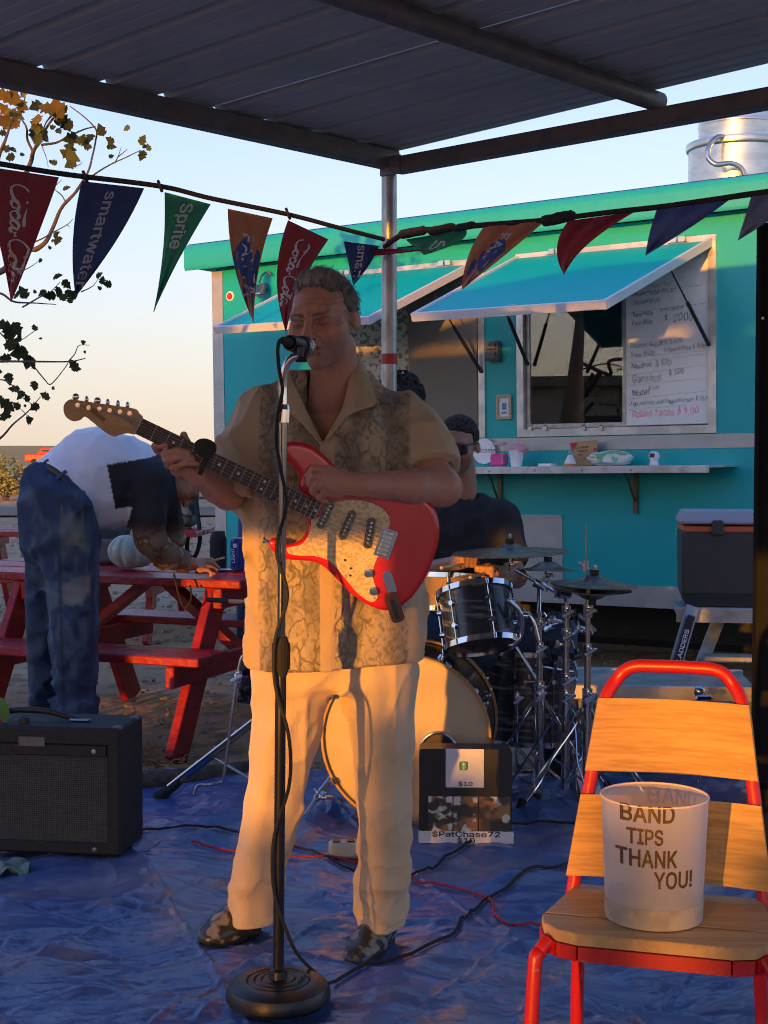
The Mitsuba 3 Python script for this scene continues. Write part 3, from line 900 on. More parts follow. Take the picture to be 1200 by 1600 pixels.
# things fixed to the wall
c = W(360, 463)
mk = add(TRL + '__marker_light', tl([lathe([(0.0, 0.016), (0.018, 0.013), (0.024, 0.004), (0.024, 0)], (c[0], -0.003, c[1]), (0, -1, 0), 20)]), 'red_plastic', 40)
labels[mk] = {'label': 'round red marker light in a white ring'}
add(mk + '__ring', tl(lathe([(0.024, 0.008), (0.033, 0.006), (0.035, 0)], (c[0], -0.001, c[1]), (0, -1, 0), 24)), 'white_plastic', 40)
c = W(415, 455)
lk = add(TRL + '__flood_lamp', tl([box((0.12, 0.035, 0.075), (c[0], -0.09, c[1]), rx(math.radians(-25)), 0.008), box((0.05, 0.03, 0.04), (c[0], -0.02, c[1] + .03))]), 'grey_plastic')
add(lk + '__bracket', tl(tube([(c[0], -0.07, c[1] + 0.05), (c[0] + .01, -0.05, c[1] + 0.10), (c[0] + 0.05, -0.04, c[1] + 0.125), (c[0] + .075, -.03, c[1] + .10)], 0.006, 6, 14)), 'grey_plastic', True)
add(lk + '__lens', tl(box((0.095, 0.004, 0.055), (c[0], -0.108, c[1] - .008), rx(math.radians(-25)))), 'white_film')
c = W(775, 549)
bx_ = add(TRL + '__outlet_box', tl(box((0.085, 0.06, 0.125), (c[0], -0.031, c[1]), bevel=0.008)), 'grey_plastic')
add(bx_ + '__cover', tl([box((0.07, 0.02, 0.045), (c[0], -0.068, c[1] + s * 0.029), rx(0.2), 0.006) for s in (-1, 1)]), 'grey_plastic')
c = W(789, 636)
nk = thing('card_frame', 'small framed card hung on the teal wall between the windows', 'frame')
mat('frame_wood', (0.42, 0.36, 0.24), 0.6)
add(nk + '__frame', tl(prism(round_poly(c[0] - .052, c[1] - .075, c[0] + .052, c[1] + .075, .006).difference(round_poly(c[0] - .036, c[1] - .058, c[0] + .036, c[1] + .058, .004)), 0.02, RW, (0, -0.001, 0))), 'frame_wood')
add(nk + '__card', tl(box((0.078, 0.006, 0.122), (c[0], -0.006, c[1]))), 'white_plastic')
mat('card_blue', (0.10, 0.22, 0.45), 0.6)
add(nk + '__picture', tl([box((0.03, 0.002, 0.04), (c[0], -0.0102, c[1] + .004)), box((0.04, 0.002, 0.012), (c[0], -0.0102, c[1] - .035))]), 'card_blue')
for px in (832, 915, 942, 855):    # sill latches
    c = W(px, 671)
    add(WIN2 + '__latch', tl([box((0.025, 0.02, 0.03), (c[0], -.026, c[1] + .01)), cyl((c[0] - .015, -.03, c[1] + .02), (c[0] + .015, -.045, c[1] + .03), 0.006)]), 'stainless')

# roof exhaust fan
ck = thing('exhaust_fan', 'round stainless exhaust fan with an external conduit on the trailer roof', 'exhaust fan')
fc = P(1152, 290, 9.05)
fc[2] = 0
zt_ = lambda py: 1.32 + (703 - py) / F * 9.05
add(ck + '__base', lathe([(0.305, zt_(345)), (0.305, zt_(243)), (0.318, zt_(241)), (0.322, zt_(236)), (0.318, zt_(231)), (0.26, zt_(229)), (0, zt_(229))], fc, n=48), 'stainless', 30)
add(ck + '__hood', lathe([(0.243, zt_(229)), (0.243, zt_(207)), (0.247, zt_(205)), (0.247, zt_(202)), (0.243, zt_(200)), (0.243, zt_(187)), (0.228, zt_(182)), (0.10, zt_(178)), (0, zt_(177))], fc, n=48), 'stainless', 30)
cd = lambda px, py, d: P(px, py, d)
add(ck + '__conduit', tube([cd(1133, 215, 8.80), cd(1122, 214, 8.74), cd(1109, 226, 8.70), cd(1106, 245, 8.68), cd(1119, 257, 8.66), cd(1142, 255, 8.66), cd(1157, 262, 8.66), cd(1165, 278, 8.67), cd(1168, 296, 8.7)], 0.016, 10, 50), 'stainless', True)
add(ck + '__cap', [box((0.3, 0.3, 0.02), (fc[0], fc[1], zt_(345)))], 'stainless')
# ================================================================ red chair with wooden slats
mat('red_paint', proc(lambda p, n, uv: mix(mix((0.48, 0.010, 0.014), (0.36, 0.008, 0.012), fbm(p.x * 8, p.y * 8, p.z * 8, 3)), (0.20, 0.13, 0.09), smoothstep(0.73, 0.77, fbm(p.x * 70, p.y * 70, p.z * 50, 3)))), 0.38, clearcoat=0.25)
def ply_wood(c0, c1, f=1.0):
    def fn(p, n, uv):
        g_ = fbm(p.x * 4 * f, p.y * 4 * f, p.z * 70 * f, 3) * 0.6 + 0.4 * fbm(p.x * 30, p.y * 30, p.z * 260, 2)
        return mix(c0, c1, smoothstep(0.3, 0.72, g_))
    return proc(fn)
def seat_wood(c0, c1):
    def fn(p, n, uv):
        g_ = fbm(p.x * 4, p.y * 70, p.z * 4, 3) * 0.6 + 0.4 * fbm(p.x * 30, p.y * 260, p.z * 30, 2)
        return mix(c0, c1, smoothstep(0.3, 0.72, g_))
    return proc(fn)
mat('slat_wood', ply_wood((0.52, 0.29, 0.10), (0.36, 0.18, 0.055)), 0.42, clearcoat=0.2)
mat('seat_wood', seat_wood((0.52, 0.33, 0.16), (0.38, 0.23, 0.10)), 0.48)
mat('screw_zinc', (0.6, 0.58, 0.52), 0.35, 0.9)

CH = thing('chair', 'red metal chair with varnished wooden slats holding the tip bucket', 'chair')
sf = np.array([0.478, 2.483, 0.45])            # front middle of the seat
cdir = unit(np.array([0.275, 0.961, 0]))   # chair faces the camera, slightly turned
cx = np.array([cdir[1], -cdir[0], 0])
zseat = sf[2]
def cp(x, y, z):
    return np.array([sf[0], sf[1], 0]) + cx * x + cdir * y + np.array([0, 0, z])
RC = np.stack([cx, cdir, [0, 0, 1]], 1)
# seat: two boards with a groove, rounded front corners, red rim below
sw, sd = 0.215, 0.30
out = shapely.geometry.box(-sw, 0.0, sw, sd)
out = out.intersection(Polygon([(-sw, .09), (-sw + .012, .045), (-sw + .04, .014), (-sw + .08, 0), (sw - .08, 0), (sw - .04, .014), (sw - .012, .045), (sw, .09), (sw - .035, sd), (-sw + .035, sd)]))
for y0, y1 in ((0, 0.098), (0.102, sd)):
    add(CH + '__seat_board', prism(out.intersection(shapely.geometry.box(-1, y0, 1, y1)), 0.022, RC, cp(0, 0, zseat - 0.022), 0.004), 'seat_wood', 30)
ring = list(out.buffer(-0.008).exterior.coords)[:-1]
add(CH + '__seat_rail', strip_tube([cp(x, y, zseat - 0.036) for x, y in ring + ring[:1]], 0.024, 0.026), 'red_paint')
# back: tube frame, tapering upward and leaning back
lean = lambda z: sd - 0.01 + 0.30 * (z - zseat)
zt = EYE[2] - (1043 - 703) / F * 2.89
def side(z, s):
    w = np.interp(z, [zseat, zt], [0.188, 0.128])
    return cp(s * w, lean(z), z)
zs_ = [zseat - 0.03, zseat + 0.12, zseat + 0.25, zt - 0.075]
arch = [cp(-.116, lean(zt), zt - .03), cp(-0.086, lean(zt), zt - .004), cp(-0.03, lean(zt), zt), cp(0.03, lean(zt), zt), cp(0.086, lean(zt), zt - .004), cp(.116, lean(zt), zt - .03)]
add(CH + '__back_frame', tube([side(z, -1) for z in zs_] + arch + [side(z, 1) for z in zs_[::-1]], 0.0135, 12, 90), 'red_paint', True)
for (py0, py1, y_off) in ((1098, 1215, 0), (1243, 1372, 0)):
    z1, z0 = EYE[2] - (py0 - 703) / F * 2.86, EYE[2] - (py1 - 703) / F * 2.82
    def fn(u, v, z0=z0, z1=z1):
        z = z0 + (z1 - z0) * v
        w = np.interp(z, [zseat, zt], [0.188, 0.128]) + 0.014
        x = (2 * u - 1) * w
        y = lean(z) - 0.016 - 0.012 * (1 - (2 * u - 1) ** 2) * 0 + 0.02 * (1 - (2 * u - 1) ** 2)
        return np.array([sf[0], sf[1], 0]) + x[..., None] * cx + y[..., None] * cdir + z[..., None] * np.array([0, 0, 1])
    k = add(CH + '__back_slat', slab(fn, 20, 10, -0.011)[0], 'slat_wood', 30)
    for s in (-1, 1):
        zc = (z0 + z1) / 2 - 0.012
        w = np.interp(zc, [zseat, zt], [0.188, 0.128]) - 0.006
        add(k + '__screw', lathe([(0.0075, 0), (0.0065, 0.003), (0, 0.0045)], cp(s * w, lean(zc) - 0.0165, zc), -cdir, 14), 'screw_zinc', 40)
for s in (-1, 1):
    add(CH + '__leg', tube([cp(s * 0.190, 0.03, zseat - .024), cp(s * 0.206, 0.012, zseat - .045), cp(s * 0.214, -0.002, zseat - .09), cp(s * 0.226, -0.015, -0.006)], 0.0135, 12, 24), 'red_paint', True)
    add(CH + '__leg', tube([cp(s * 0.17, sd - .03, zseat - .03), cp(s * 0.18, sd + .02, zseat - .2), cp(s * 0.19, sd + 0.07, -0.006)], 0.0135, 12, 20), 'red_paint', True)
add(CH + '__stretcher', tube([cp(-0.178, sd + .01, zseat - .15), cp(0.178, sd + .01, zseat - .15)], 0.009, 8), 'red_paint', True)

# tip bucket
scene['frosted'] = {'type': 'principled', 'base_color': rgb((0.86, 0.80, 0.78)), 'roughness': 0.42, 'spec_trans': 0.45, 'eta': 1.35, 'specular': 0.5} if False else \
    {'type': 'blendbsdf', 'weight': 0.64, 'a': {'type': 'thindielectric'}, 'b': {'type': 'principledthin', 'base_color': rgb((0.78, 0.75, 0.74)), 'roughness': 0.35, 'diff_trans': 0.9, 'eta': 1.4}}
BK = thing('tip_bucket', 'frosted clear bucket lettered BAND TIPS THANK YOU! on the red chair', 'bucket')
bz = zseat + 0.001
bc = P(1021, 1440, 2.615)
bx0, by0 = bc[0], bc[1]
H = 0.228
rr = lambda z: 0.0885 + (0.0985 - 0.0885) * z / H
prof = [(0.0, 0.004), (rr(0) - .003, 0.004), (rr(.02) - .003, 0.02), (rr(H) - .003, H - .002), (rr(H), H), (rr(.02), .02), (rr(0), 0.0), (0, 0.0)]
add(BK + '__shell', lathe([(rr(z), z) for z in np.linspace(0.002, H, 12)], (bx0, by0, bz), n=72), 'frosted', True)
mat('frosted_rim', (0.78, 0.62, 0.56), 0.35)
add(BK + '__rim', tube([(bx0 + rr(H) * math.cos(a), by0 + rr(H) * math.sin(a), bz + H) for a in np.arange(72) * 2 * np.pi / 72], 0.0022, 8, closed=True), 'frosted_rim', True)
mat('bucket_base', mottle((0.42, 0.37, 0.32), (0.33, 0.29, 0.25), 30), 0.35)
add(BK + '__base', lathe([(rr(.04) - .002, 0.0395), (rr(.04) + .0012, 0.040), (rr(0) + .0012, 0.0015), (0, 0.0015)], (bx0, by0, bz), n=72), 'bucket_base', 30)
mat('money', mottle((0.30, 0.33, 0.26), (0.20, 0.23, 0.18), 60), 0.8)
add(BK + '__banknote', [grid(lambda u, v, a=a, o=o: np.stack([bx0 + o + 0.11 * (u - .5) * math.cos(a) - .05 * (v - .5) * math.sin(a), by0 + 0.11 * (u - .5) * math.sin(a) + .05 * (v - .5) * math.cos(a), bz + 0.012 + o * .2 + 0.012 * np.sin(5 * u + a)], -1), 8, 4)[0] for a, o in ((0.3, 0.01), (1.4, -.012), (2.2, .004))], 'money')
mat('gold_letter', (0.13, 0.075, 0.025), 0.4, 0.3)
rows = [('BAND', 958, 1037, 1275, 30), ('TIPS', 966, 1020, 1312, 28), ('THANK', 951, 1043, 1347, 31), ('YOU!', 1006, 1071, 1381, 30)]
ms = []
kx = 2.525 / F
for s, x0, x1, yc, h in rows:
    m = meshkit.text_mesh(s, h * kx * .86, 0.0012, True)
    v = np.array(m.vertices)
    v[:, 0] = (v[:, 0] - v[:, 0].min()) / (v[:, 0].max() - v[:, 0].min()) * (x1 - x0) * kx + (x0 - 1022) * kx
    z = EYE[2] - (yc + h / 2 - 703) / F * 2.525 - bz + v[:, 1]
    r = rr(z) + 0.0006 + v[:, 2]
    th = np.arcsin(np.clip(v[:, 0] / 0.0965, -.97, .97))
    v = np.stack([bx0 + r * np.sin(th), by0 - r * np.cos(th), bz + z], 1)
    ms.append(trimesh.Trimesh(v, m.faces, process=False))
labels[add(BK + '__lettering', ms, 'gold_letter')] = {'label': 'gold glitter letters reading BAND TIPS THANK YOU!', 'kind': 'stuff'}

# ================================================================ microphone stand
MS = thing('microphone_stand', 'straight black microphone stand on a heavy round base in front of the singer', 'microphone stand')
mb = G(435, 1568, 0.02)
mb[2] = 0.0
zb = tz(mb[0], mb[1])
def ms_pt(py):
    """point on the stand's axis at picture height py"""
    return np.array([mb[0] + (mb[0] * 0 + 0.0), mb[1], EYE[2] - (py - 703) / F * mb[1]])
mat('black_metal', (0.010, 0.010, 0.011), 0.36, 0.0)
rb = 83 / F * mb[1]
add(MS + '__base', lathe([(0, 0.004), (rb * .96, 0.004), (rb, 0.012), (rb, 0.026), (rb * .95, 0.040), (rb * .80, 0.050), (rb * .62, 0.052), (rb * .60, 0.049), (rb * .57, 0.052), (rb * .48, 0.053), (rb * .46, 0.050), (rb * .43, 0.054), (rb * .34, 0.055), (rb * .32, 0.052), (rb * .29, 0.056), (0.022, 0.058), (0.020, 0.075), (0.013, 0.08), (0, 0.08)], (mb[0], mb[1], zb - .004), n=64), 'black_metal', 25)
top = P(443, 640, mb[1])
mid = P(439, 1025, mb[1])
foot = np.array([mb[0], mb[1], zb + 0.07])
add(MS + '__lower_pole', cyl(foot, mid, 0.0128, n=18), 'black_metal', 40)
R_ = frame(top - mid)
ax = unit(top - mid)
add(MS + '__clutch', [cyl(mid - ax * .032, mid + ax * .032, 0.0195, n=20), cyl(mid + ax * .032, mid + ax * .045, 0.0175, .014, n=20), cyl(mid - ax * .045, mid - ax * .032, 0.015, .0175, n=20)] +
    [box((.003, .004, .06), mid + R_ @ np.array([.0195 * math.cos(a), .0195 * math.sin(a), 0]), R_ @ rz(a)) for a in np.arange(16) * 2 * np.pi / 16], 'rubber', 30)
mat('pole_chrome', (.26, .26, .27), .16, 1.0)
add(MS + '__upper_pole', cyl(mid + ax * .04, top, 0.0092, n=18), 'pole_chrome', 40)
add(MS + '__collar', [cyl(top - ax * .03, top, 0.0155, n=18), cyl(top, top + ax * .012, 0.0155, .012, n=18)], 'chrome', 40)
goose = [top + ax * .005, P(443, 600, mb[1]), P(446, 575, mb[1] - .004), P(455, 560, mb[1] - .006), P(467, 556, mb[1] - .004)]
gp = spline(goose, 90)
add(MS + '__gooseneck', tube(gp, 0.0088 + 0.0011 * np.cos(np.arange(90) * np.pi), 12), 'chrome', True)
clip = P(470, 553, mb[1])
MIC = thing('microphone', 'microphone with a round steel grille at the mouth of the singer', 'microphone')
m_tail, m_head = P(442, 532, mb[1] - 0.03), P(468, 540, mb[1] + 0.05)
mdir = unit(m_head - m_tail)
Lm = np.linalg.norm(m_head - m_tail)
add(MIC + '__handle', lathe([(0, 0), (0.009, 0), (0.010, .01), (0.012, Lm * .4), (0.0165, Lm * .92), (0.018, Lm * .98), (0.0235, Lm + .004), (0.0235, Lm + .012), (0.0, Lm + .013)], m_tail, mdir, 24), 'black_matte', 35)
mat('grille_steel', proc(lambda p, n, uv: mix((0.42, 0.43, 0.45), (0.12, 0.12, 0.13), smoothstep(0.4, 0.6, noise(p.x * 500, p.y * 500, p.z * 500)))), 0.35, 0.8)
hs = [(0.0245 * math.sin(a), Lm + 0.02 - 0.0 + 0.026 * (1 - math.cos(a)) - 0.026 + .012) for a in np.linspace(math.pi * .62, 0.0, 14)]
hs = [(0.0235, Lm + .010), (0.0245, Lm + .013), (0.0255, Lm + .020), (0.0255, Lm + .030), (0.0245, Lm + .037), (0.0215, Lm + .044), (0.0165, Lm + .050), (0.009, Lm + .0535), (0, Lm + .0545)]
add(MIC + '__grille', lathe(hs, m_tail, mdir, 28), 'grille_steel', True)
add(MIC + '__band', lathe([(0.0245, Lm + .019), (0.0268, Lm + .021), (0.0268, Lm + .025), (0.0245, Lm + .027)], m_tail, mdir, 28), 'chrome_dull', 30)
labels[add(MS + '__clip', [lathe([(0.0155, .035), (0.0185, .035), (0.0205, .085), (0.0175, .085)], m_tail, mdir, 20), box((.016, .03, .03), clip + [0, 0, 0.004], bevel=.004), cyl(clip - [.012, 0, 0.008], clip + [.014, 0, -0.008], 0.011, n=12)], 'black_plastic', 30)] = {'label': 'black clip'}
# cable down the stand
CB = thing('microphone_cable', 'black microphone cable wound down the stand and along the tarp', 'cable')
cb = [m_tail - mdir * .01, P(436, 534, mb[1] - .04), P(434, 548, mb[1] - .035), P(436, 575, mb[1] - .03), P(441, 610, mb[1] - .026), P(434, 650, mb[1] - .02), P(432, 690, mb[1] - .016), P(438, 730, mb[1] - .022), P(447, 790, mb[1] - .022), P(432, 860, mb[1] - .02),
      P(449, 930, mb[1] - .022), P(430, 1000, mb[1] - .024), P(430, 1070, mb[1] - .022), P(451, 1150, mb[1] - .02), P(452, 1225, mb[1] - .02), P(428, 1310, mb[1] - .02), P(428, 1390, mb[1] - .02), P(446, 1450, mb[1] - .02), P(468, 1495, mb[1] + .03), G(510, 1535, .012)]
add(CB + '__drop', tube(cb, 0.0042, 8, 200), 'rubber', True)
gnd = [G(512, 1537, .02)] + [G(x, y, 0) for x, y in ((560, 1520), (640, 1498), (705, 1472), (735, 1430), (780, 1400), (850, 1372), (900, 1358))]
gp_ = spline(gnd, 160)
gp_[6:, 2] = .0135 + tarp_h(gp_[6:, 0], gp_[6:, 1])
add(CB + '__run', tube(gp_, 0.0045, 8), 'rubber', True)
mat('cable_red', (0.42, 0.015, 0.03), 0.5)


def floor_thing(name, label, pts, r, m):
    p = spline([G(x, y, 0) for x, y in pts], 140)
    p[:, 2] = .006 + np.max([tarp_h(p[:, 0] + e_, p[:, 1] + f_) for e_ in (-.006, .006) for f_ in (-.006, .006)], 0) + r + .003
    tag(add(name, tube(p, r, 7), m, True), label, 'cable')


floor_thing('extension_cable', 'dark red cord crossing the tarp behind the shoes of the singer', [(300, 1330), (350, 1342), (470, 1345), (560, 1350), (640, 1375), (720, 1392), (765, 1412), (775, 1440), (800, 1455), (830, 1452), (880, 1448)], 0.004, 'cable_red')
floor_thing('extension_cable', 'thin black cord lying on the tarp beside the guitar amplifier', [(215, 1318), (260, 1310), (320, 1318), (390, 1326), (470, 1332), (540, 1360), (565, 1350), (590, 1330)], 0.004, 'rubber')
floor_thing('extension_cable', 'black cord curving past the tip sign toward the drum kit', [(640, 1372), (700, 1345), (780, 1310), (840, 1300), (900, 1302), (960, 1290), (1040, 1285), (1150, 1300), (1230, 1298)], 0.0045, 'rubber')
# power strip behind the singer's legs
pk = thing('power_strip', 'beige power strip lying on the tarp between the feet of the singer', 'power strip')
pc = G(548, 1322, 0.04)
mat('beige_plastic', (0.42, 0.40, 0.33), 0.5)
add(pk + '__case', box((0.14, 0.06, 0.05), (pc[0], pc[1], tz(pc[0], pc[1]) + .032), rz(0.1), 0.008), 'beige_plastic')
add(pk + '__socket', [box((0.022, 0.03, 0.006), (pc[0] + o, pc[1] - .002 + o * .1, tz(pc[0], pc[1]) + .058), rz(0.1)) for o in (-.045, 0, .045)], 'black_plastic')

# ================================================================ guitar amplifier
AMP = thing('guitar_amplifier', 'black combo guitar amplifier with dark woven grille at the left edge of the tarp', 'amplifier')
mat('tolex', mottle((0.010, 0.010, 0.011), (0.017, 0.017, 0.018), 160), 0.6, bump=proc(lambda p, n, uv: fbm(p.x * 260, p.y * 260, p.z * 260, 2), eps=0.001), bump_scale=0.002)
mat('grille_cloth', proc(lambda p, n, uv: mix((0.085, 0.080, 0.074), (0.028, 0.027, 0.026), smoothstep(0.35, 0.65, 0.5 + 0.25 * dr.sin(p.z * 900) + 0.25 * dr.sin((p.x + p.y * 0.3) * 900) + 0.3 * (fbm(p.x * 60, p.y * 60, p.z * 60, 2) - 0.5)))), 0.9)
ac = G(188, 1344, tz(-0.85, 4.55))
yaw = math.radians(8)
RA_ = rz(-yaw)
aw, ah, ad = 0.66, 0.420, 0.24
def ap(x, y, z):   # x leftwards from the right front corner, y inward, z up
    return ac + RA_ @ np.array([-x, y, z])
add(AMP + '__cabinet', [box((aw, ad, 0.06), ap(aw / 2, ad / 2, ah - .03), RA_, .008), box((aw, ad, 0.04), ap(aw / 2, ad / 2, .03), RA_, .008), box((0.045, ad, ah - .02), ap(.0225, ad / 2 + .0015, ah / 2), RA_, .008), box((0.045, ad, ah - .02), ap(aw - .0225, ad / 2 + .0015, ah / 2), RA_, .008), box((aw - .06, .015, ah - .05), ap(aw / 2, ad - .02, ah / 2), RA_), box((aw - .09, .02, 0.036), ap(aw / 2, .012, ah - .075), RA_, .002)], 'tolex', 30)
add(AMP + '__grille', box((aw - .088, .012, ah - .135), ap(aw / 2, .018, .045 + (ah - .135) / 2), RA_), 'grille_cloth')
add(AMP + '__nameplate', [box((0.088, .003, .030), ap(.29, -.0022 + .002, ah - .048), RA_, .001)], 'dark_steel')
mat('plate_line', (0.16, 0.14, 0.10), 0.4, 0.6)
pl = shapely.geometry.box(-.044, -.015, .044, .015)
add(AMP + '__nameplate_border', prism(pl.difference(pl.buffer(-.0018)), .001, RA_ @ np.stack([[1, 0, 0], [0, 0, 1], [0, -1, 0]], 1), ap(.29, -.0032, ah - .048)), 'plate_line')
for x, z in ((.085, ah - .075), (.085, .03), (aw - .085, ah - .075)):
    add(AMP + '__screw', lathe([(.008, 0), (.007, .003), (0, .004)], ap(x, .001, z), RA_ @ np.array([0, -1, 0]), 12), 'chrome_dull', 40)
add(AMP + '__handle', tube([ap(.50, .10, ah + .004), ap(.47, .10, ah + .010), ap(.40, .10, ah + .030), ap(.335, .10, ah + .034), ap(.26, .10, ah + .028), ap(.19, .10, ah + .010), ap(.16, .10, ah + .004)], [.006, .008, .010, .0105, .010, .008, .006], 10, 40), 'black_plastic', True)
for x in (.49, .165):
    add(AMP + '__handle_cap', box((.07, .03, .009), ap(x, .10, ah + .006), RA_, .004), 'chrome_dull')
add(AMP + '__knob', [lathe([(.017, 0), (.016, .016), (.012, .02), (0, .02)], ap(.335, .05, ah), (0, 0, 1), 16)], 'black_plastic', 35)
for y in (.03, .2):
    add(AMP + '__corner', [box((.03, .03, .012), ap(.016, y, ah - .003), RA_, .004)], 'dark_steel')
add(AMP + '__foot', [cyl(ap(x, y, -.004), ap(x, y, .012), .016) for x in (.06, aw - .06) for y in (.05, ad - .05)], 'rubber')
tag(add('guitar_cable', tube([ap(.40, .03, ah + .004), ap(.44, .03, ah + .05), ap(.48, .04, ah + .065), ap(.515, .04, ah + .035), ap(.53, .06, ah + .002), ap(.54, .16, ah - .002), ap(.545, .26, ah - .08), ap(.55, .30, .05), ap(.50, .40, .02)], .0035, 7, 60), 'cable_red', True), 'thin red cable looping up from the top of the guitar amplifier', 'cable')
# teal rag in front of the amplifier
mat('rag', (0.16, 0.27, 0.27), 0.9)
rc = G(8, 1368, 0)
tag(add('rag', slab(lambda u, v: np.stack([rc[0] - .06 + .13 * u + .01 * np.sin(6 * v), rc[1] - .05 + .12 * v, tz(rc[0], rc[1]) + .022 + .016 * np.sin(9 * u + 2) * np.cos(7 * v) + .012 * meshkit.noise(np.stack([u * 6, v * 6, 0 * u], -1))], -1), 26, 26, .004)[0], 'rag', True), 'crumpled grey-green rag on the tarp below the amplifier', 'rag')

# ================================================================ tip sign
TS = thing('tip_sign', 'black tip box with a payment card and a photo strip before the bass drum', 'sign')
tc = G(728, 1323, 0.01)
tw, th_, td = 152 / F * tc[1], 150 / F * tc[1], 0.10
RTs = rz(math.radians(-2))
tb = np.array([tc[0], tc[1], tz(tc[0], tc[1])])
def tp(x, y, z):
    return tb + RTs @ np.array([x, y, z])
RS = RTs @ np.stack([[1, 0, 0], [0, 0, 1], [0, -1, 0]], 1)
add(TS + '__case', prism(round_poly(-tw / 2 + .004, .006, tw / 2 - .008, th_, .012), td, RTs @ np.stack([[1, 0, 0], [0, 0, 1], [0, -1, 0]], 1), tp(0, td, 0), .005), 'black_plastic', 30)
mat('paper', (0.62, 0.62, 0.66), 0.6)
ppm = tc[1] / F
def tsx(px):
    return (px - 728) * ppm
def tsz(py):
    return (1323 - py) * ppm
card = add(TS + '__payment_card', box((60 * ppm, .002, 61 * ppm), tp(tsx(726), -.0015, tsz(1203)), RTs), 'paper')
mat('cash_green', (0.02, 0.22, 0.10), 0.5)
add(card + '__badge', prism(round_poly(-7 * ppm, -7 * ppm, 7 * ppm, 7 * ppm, 3 * ppm), .0012, RS, tp(tsx(724), -.0026, tsz(1199))), 'cash_green')
add(card + '__lettering', [text('$', 9 * ppm, RS, tp(tsx(724), -.0039, tsz(1203.5)), .0006, center=True)], 'white_plastic')
add(card + '__lettering', [text('$10', 6.5 * ppm, RS, tp(tsx(727), -.0027, tsz(1231)), .0006, True, True, sx=1.35)], 'ink')
def photos(p, n, uv):
    a = fbm(p.x * 14, p.z * 22, 3.0, 3)
    b = fbm(p.x * 30 + 7, p.z * 36, 9.0, 3)
    c = mix((0.05, 0.045, 0.04), (0.34, 0.17, 0.07), smoothstep(0.42, 0.62, a))
    return mix(c, (0.62, 0.58, 0.52), smoothstep(0.56, 0.68, b))
mat('photo_print', proc(photos), 0.35)
for x0, x1 in ((668, 707), (708, 747), (748, 798)):
    add(TS + '__photo_print', box(((x1 - x0 - 1) * ppm, .002, 56 * ppm), tp(tsx((x0 + x1) / 2), -.0015, tsz(1276)), RTs), 'photo_print')
lab = add(TS + '__name_label', box((150 * ppm, .003, 19 * ppm), tp(tsx(728), -.002, tsz(1313)), RTs), 'paper')
add(lab + '__lettering', text('$PatChase72', 8 * ppm, RS, tp(tsx(728), -.0037, tsz(1312)), .0006, True, True, sx=1.55), 'ink')
add(lab + '__lettering', text('$10', 7.5 * ppm, RS, tp(tsx(728), -.0037, tsz(1321.6)), .0006, True, True, sx=1.5), 'ink')

# ================================================================ things on the counter
def on_counter(px, w=0.05):
    """spot on the counter seen at px, a little in from its edge"""
    t = W(px, 727, 0.18)[0]
    return wp(t, -0.18, zs + 0.011)
def kpx(px, py, o):  # height above the counter of a pixel
    return (727 - py) / F * o[1]
mat('pink', (0.75, 0.07, 0.32), 0.6)
mat('pink_pale', (0.70, 0.36, 0.45), 0.5)
mat('styrofoam', (0.80, 0.80, 0.84), 0.7)
scene['clear_jar'] = {'type': 'thindielectric', 'int_ior': 1.3}
o = on_counter(780)
k = thing('jar', 'square clear jar half full of pink candy on the serving counter', 'jar')
add(k + '__candy', box((.085, .085, .075), o + [0, 0, .041], RT, .012), 'pink')
add(k + '__glass', box((.09, .09, .128), o + [0, 0, .0655], RT, .012), 'clear_jar')
add(k + '__lid', [cyl(o + [0, 0, .131], o + [0, 0, .147], .042, n=24)], 'pink_pale', 40)
o = on_counter(807)
k = thing('cup', 'white foam cup stuffed with pink tissue on the serving counter', 'cup')
add(k + '__cup', lathe([(0, 0), (.031, 0), (.044, .088), (.046, .09), (.046, .095), (.041, .094), (.029, .004), (0, .004)], o, n=32), 'styrofoam', 30)
g = np.random.default_rng(9)
def crumple(c, r, seed, zs_=1.0):
    m = trimesh.creation.icosphere(subdivisions=3, radius=1)
    v = np.array(m.vertices)
    v = v * (0.72 + 0.5 * meshkit.fbm(v * 2.3 + seed, 3, seed))[:, None]
    return trimesh.Trimesh(v * np.array([r[0], r[1], r[2]]) + c, m.faces, process=False)
add(k + '__tissue', crumple(o + [0.012, 0, .105], (.06, .045, .032), 4), 'pink_pale')
o = on_counter(855)
tag(add('napkin_stack', [box((.085, .07, .008), o + [0, 0, .004 + .008 * q_], RT @ rz(.06 * q_)) for q_ in range(2)], 'styrofoam'), 'small stack of white napkins on the serving counter', 'napkins')
o = on_counter(891)
k = thing('figurine', 'small white bell shaped ornament with orange foot beside the cardboard note', 'figurine')
add(k + '__skirt', lathe([(0, .012), (.038, .012), (.030, .03), (.020, .05), (.012, .068), (.006, .082), (0, .09)], o, n=24), 'styrofoam', 40)
mat('orange', (0.60, 0.24, 0.07), 0.6)
add(k + '__foot', lathe([(0, 0), (.040, 0), (.042, .006), (.038, .014), (0, .014)], o, n=24), 'orange', 30)
mat('cap_teal', (0.20, 0.42, 0.40), 0.7)
add(k + '__cap', lathe([(.016, .066), (.012, .085), (.004, .118), (0, .12)], o, n=18), 'cap_teal', 40)
o = wp(W(912, 727, .10)[0], -.10, zs + .011)
k = thing('cardboard_note', 'cardboard note with red flowers and handwriting leaning on the trailer wall', 'note')
cw, chh = .175, .145
RN = RT @ rx(math.radians(-9))
RN = RN @ rz(0)
RNs = RN @ np.stack([[1, 0, 0], [0, 0, 1], [0, -1, 0]], 1) @ rz(math.radians(4))
add(k + '__board', prism(shapely.geometry.box(-cw / 2, 0, cw / 2, chh), .005, RNs, o), 'cardboard')
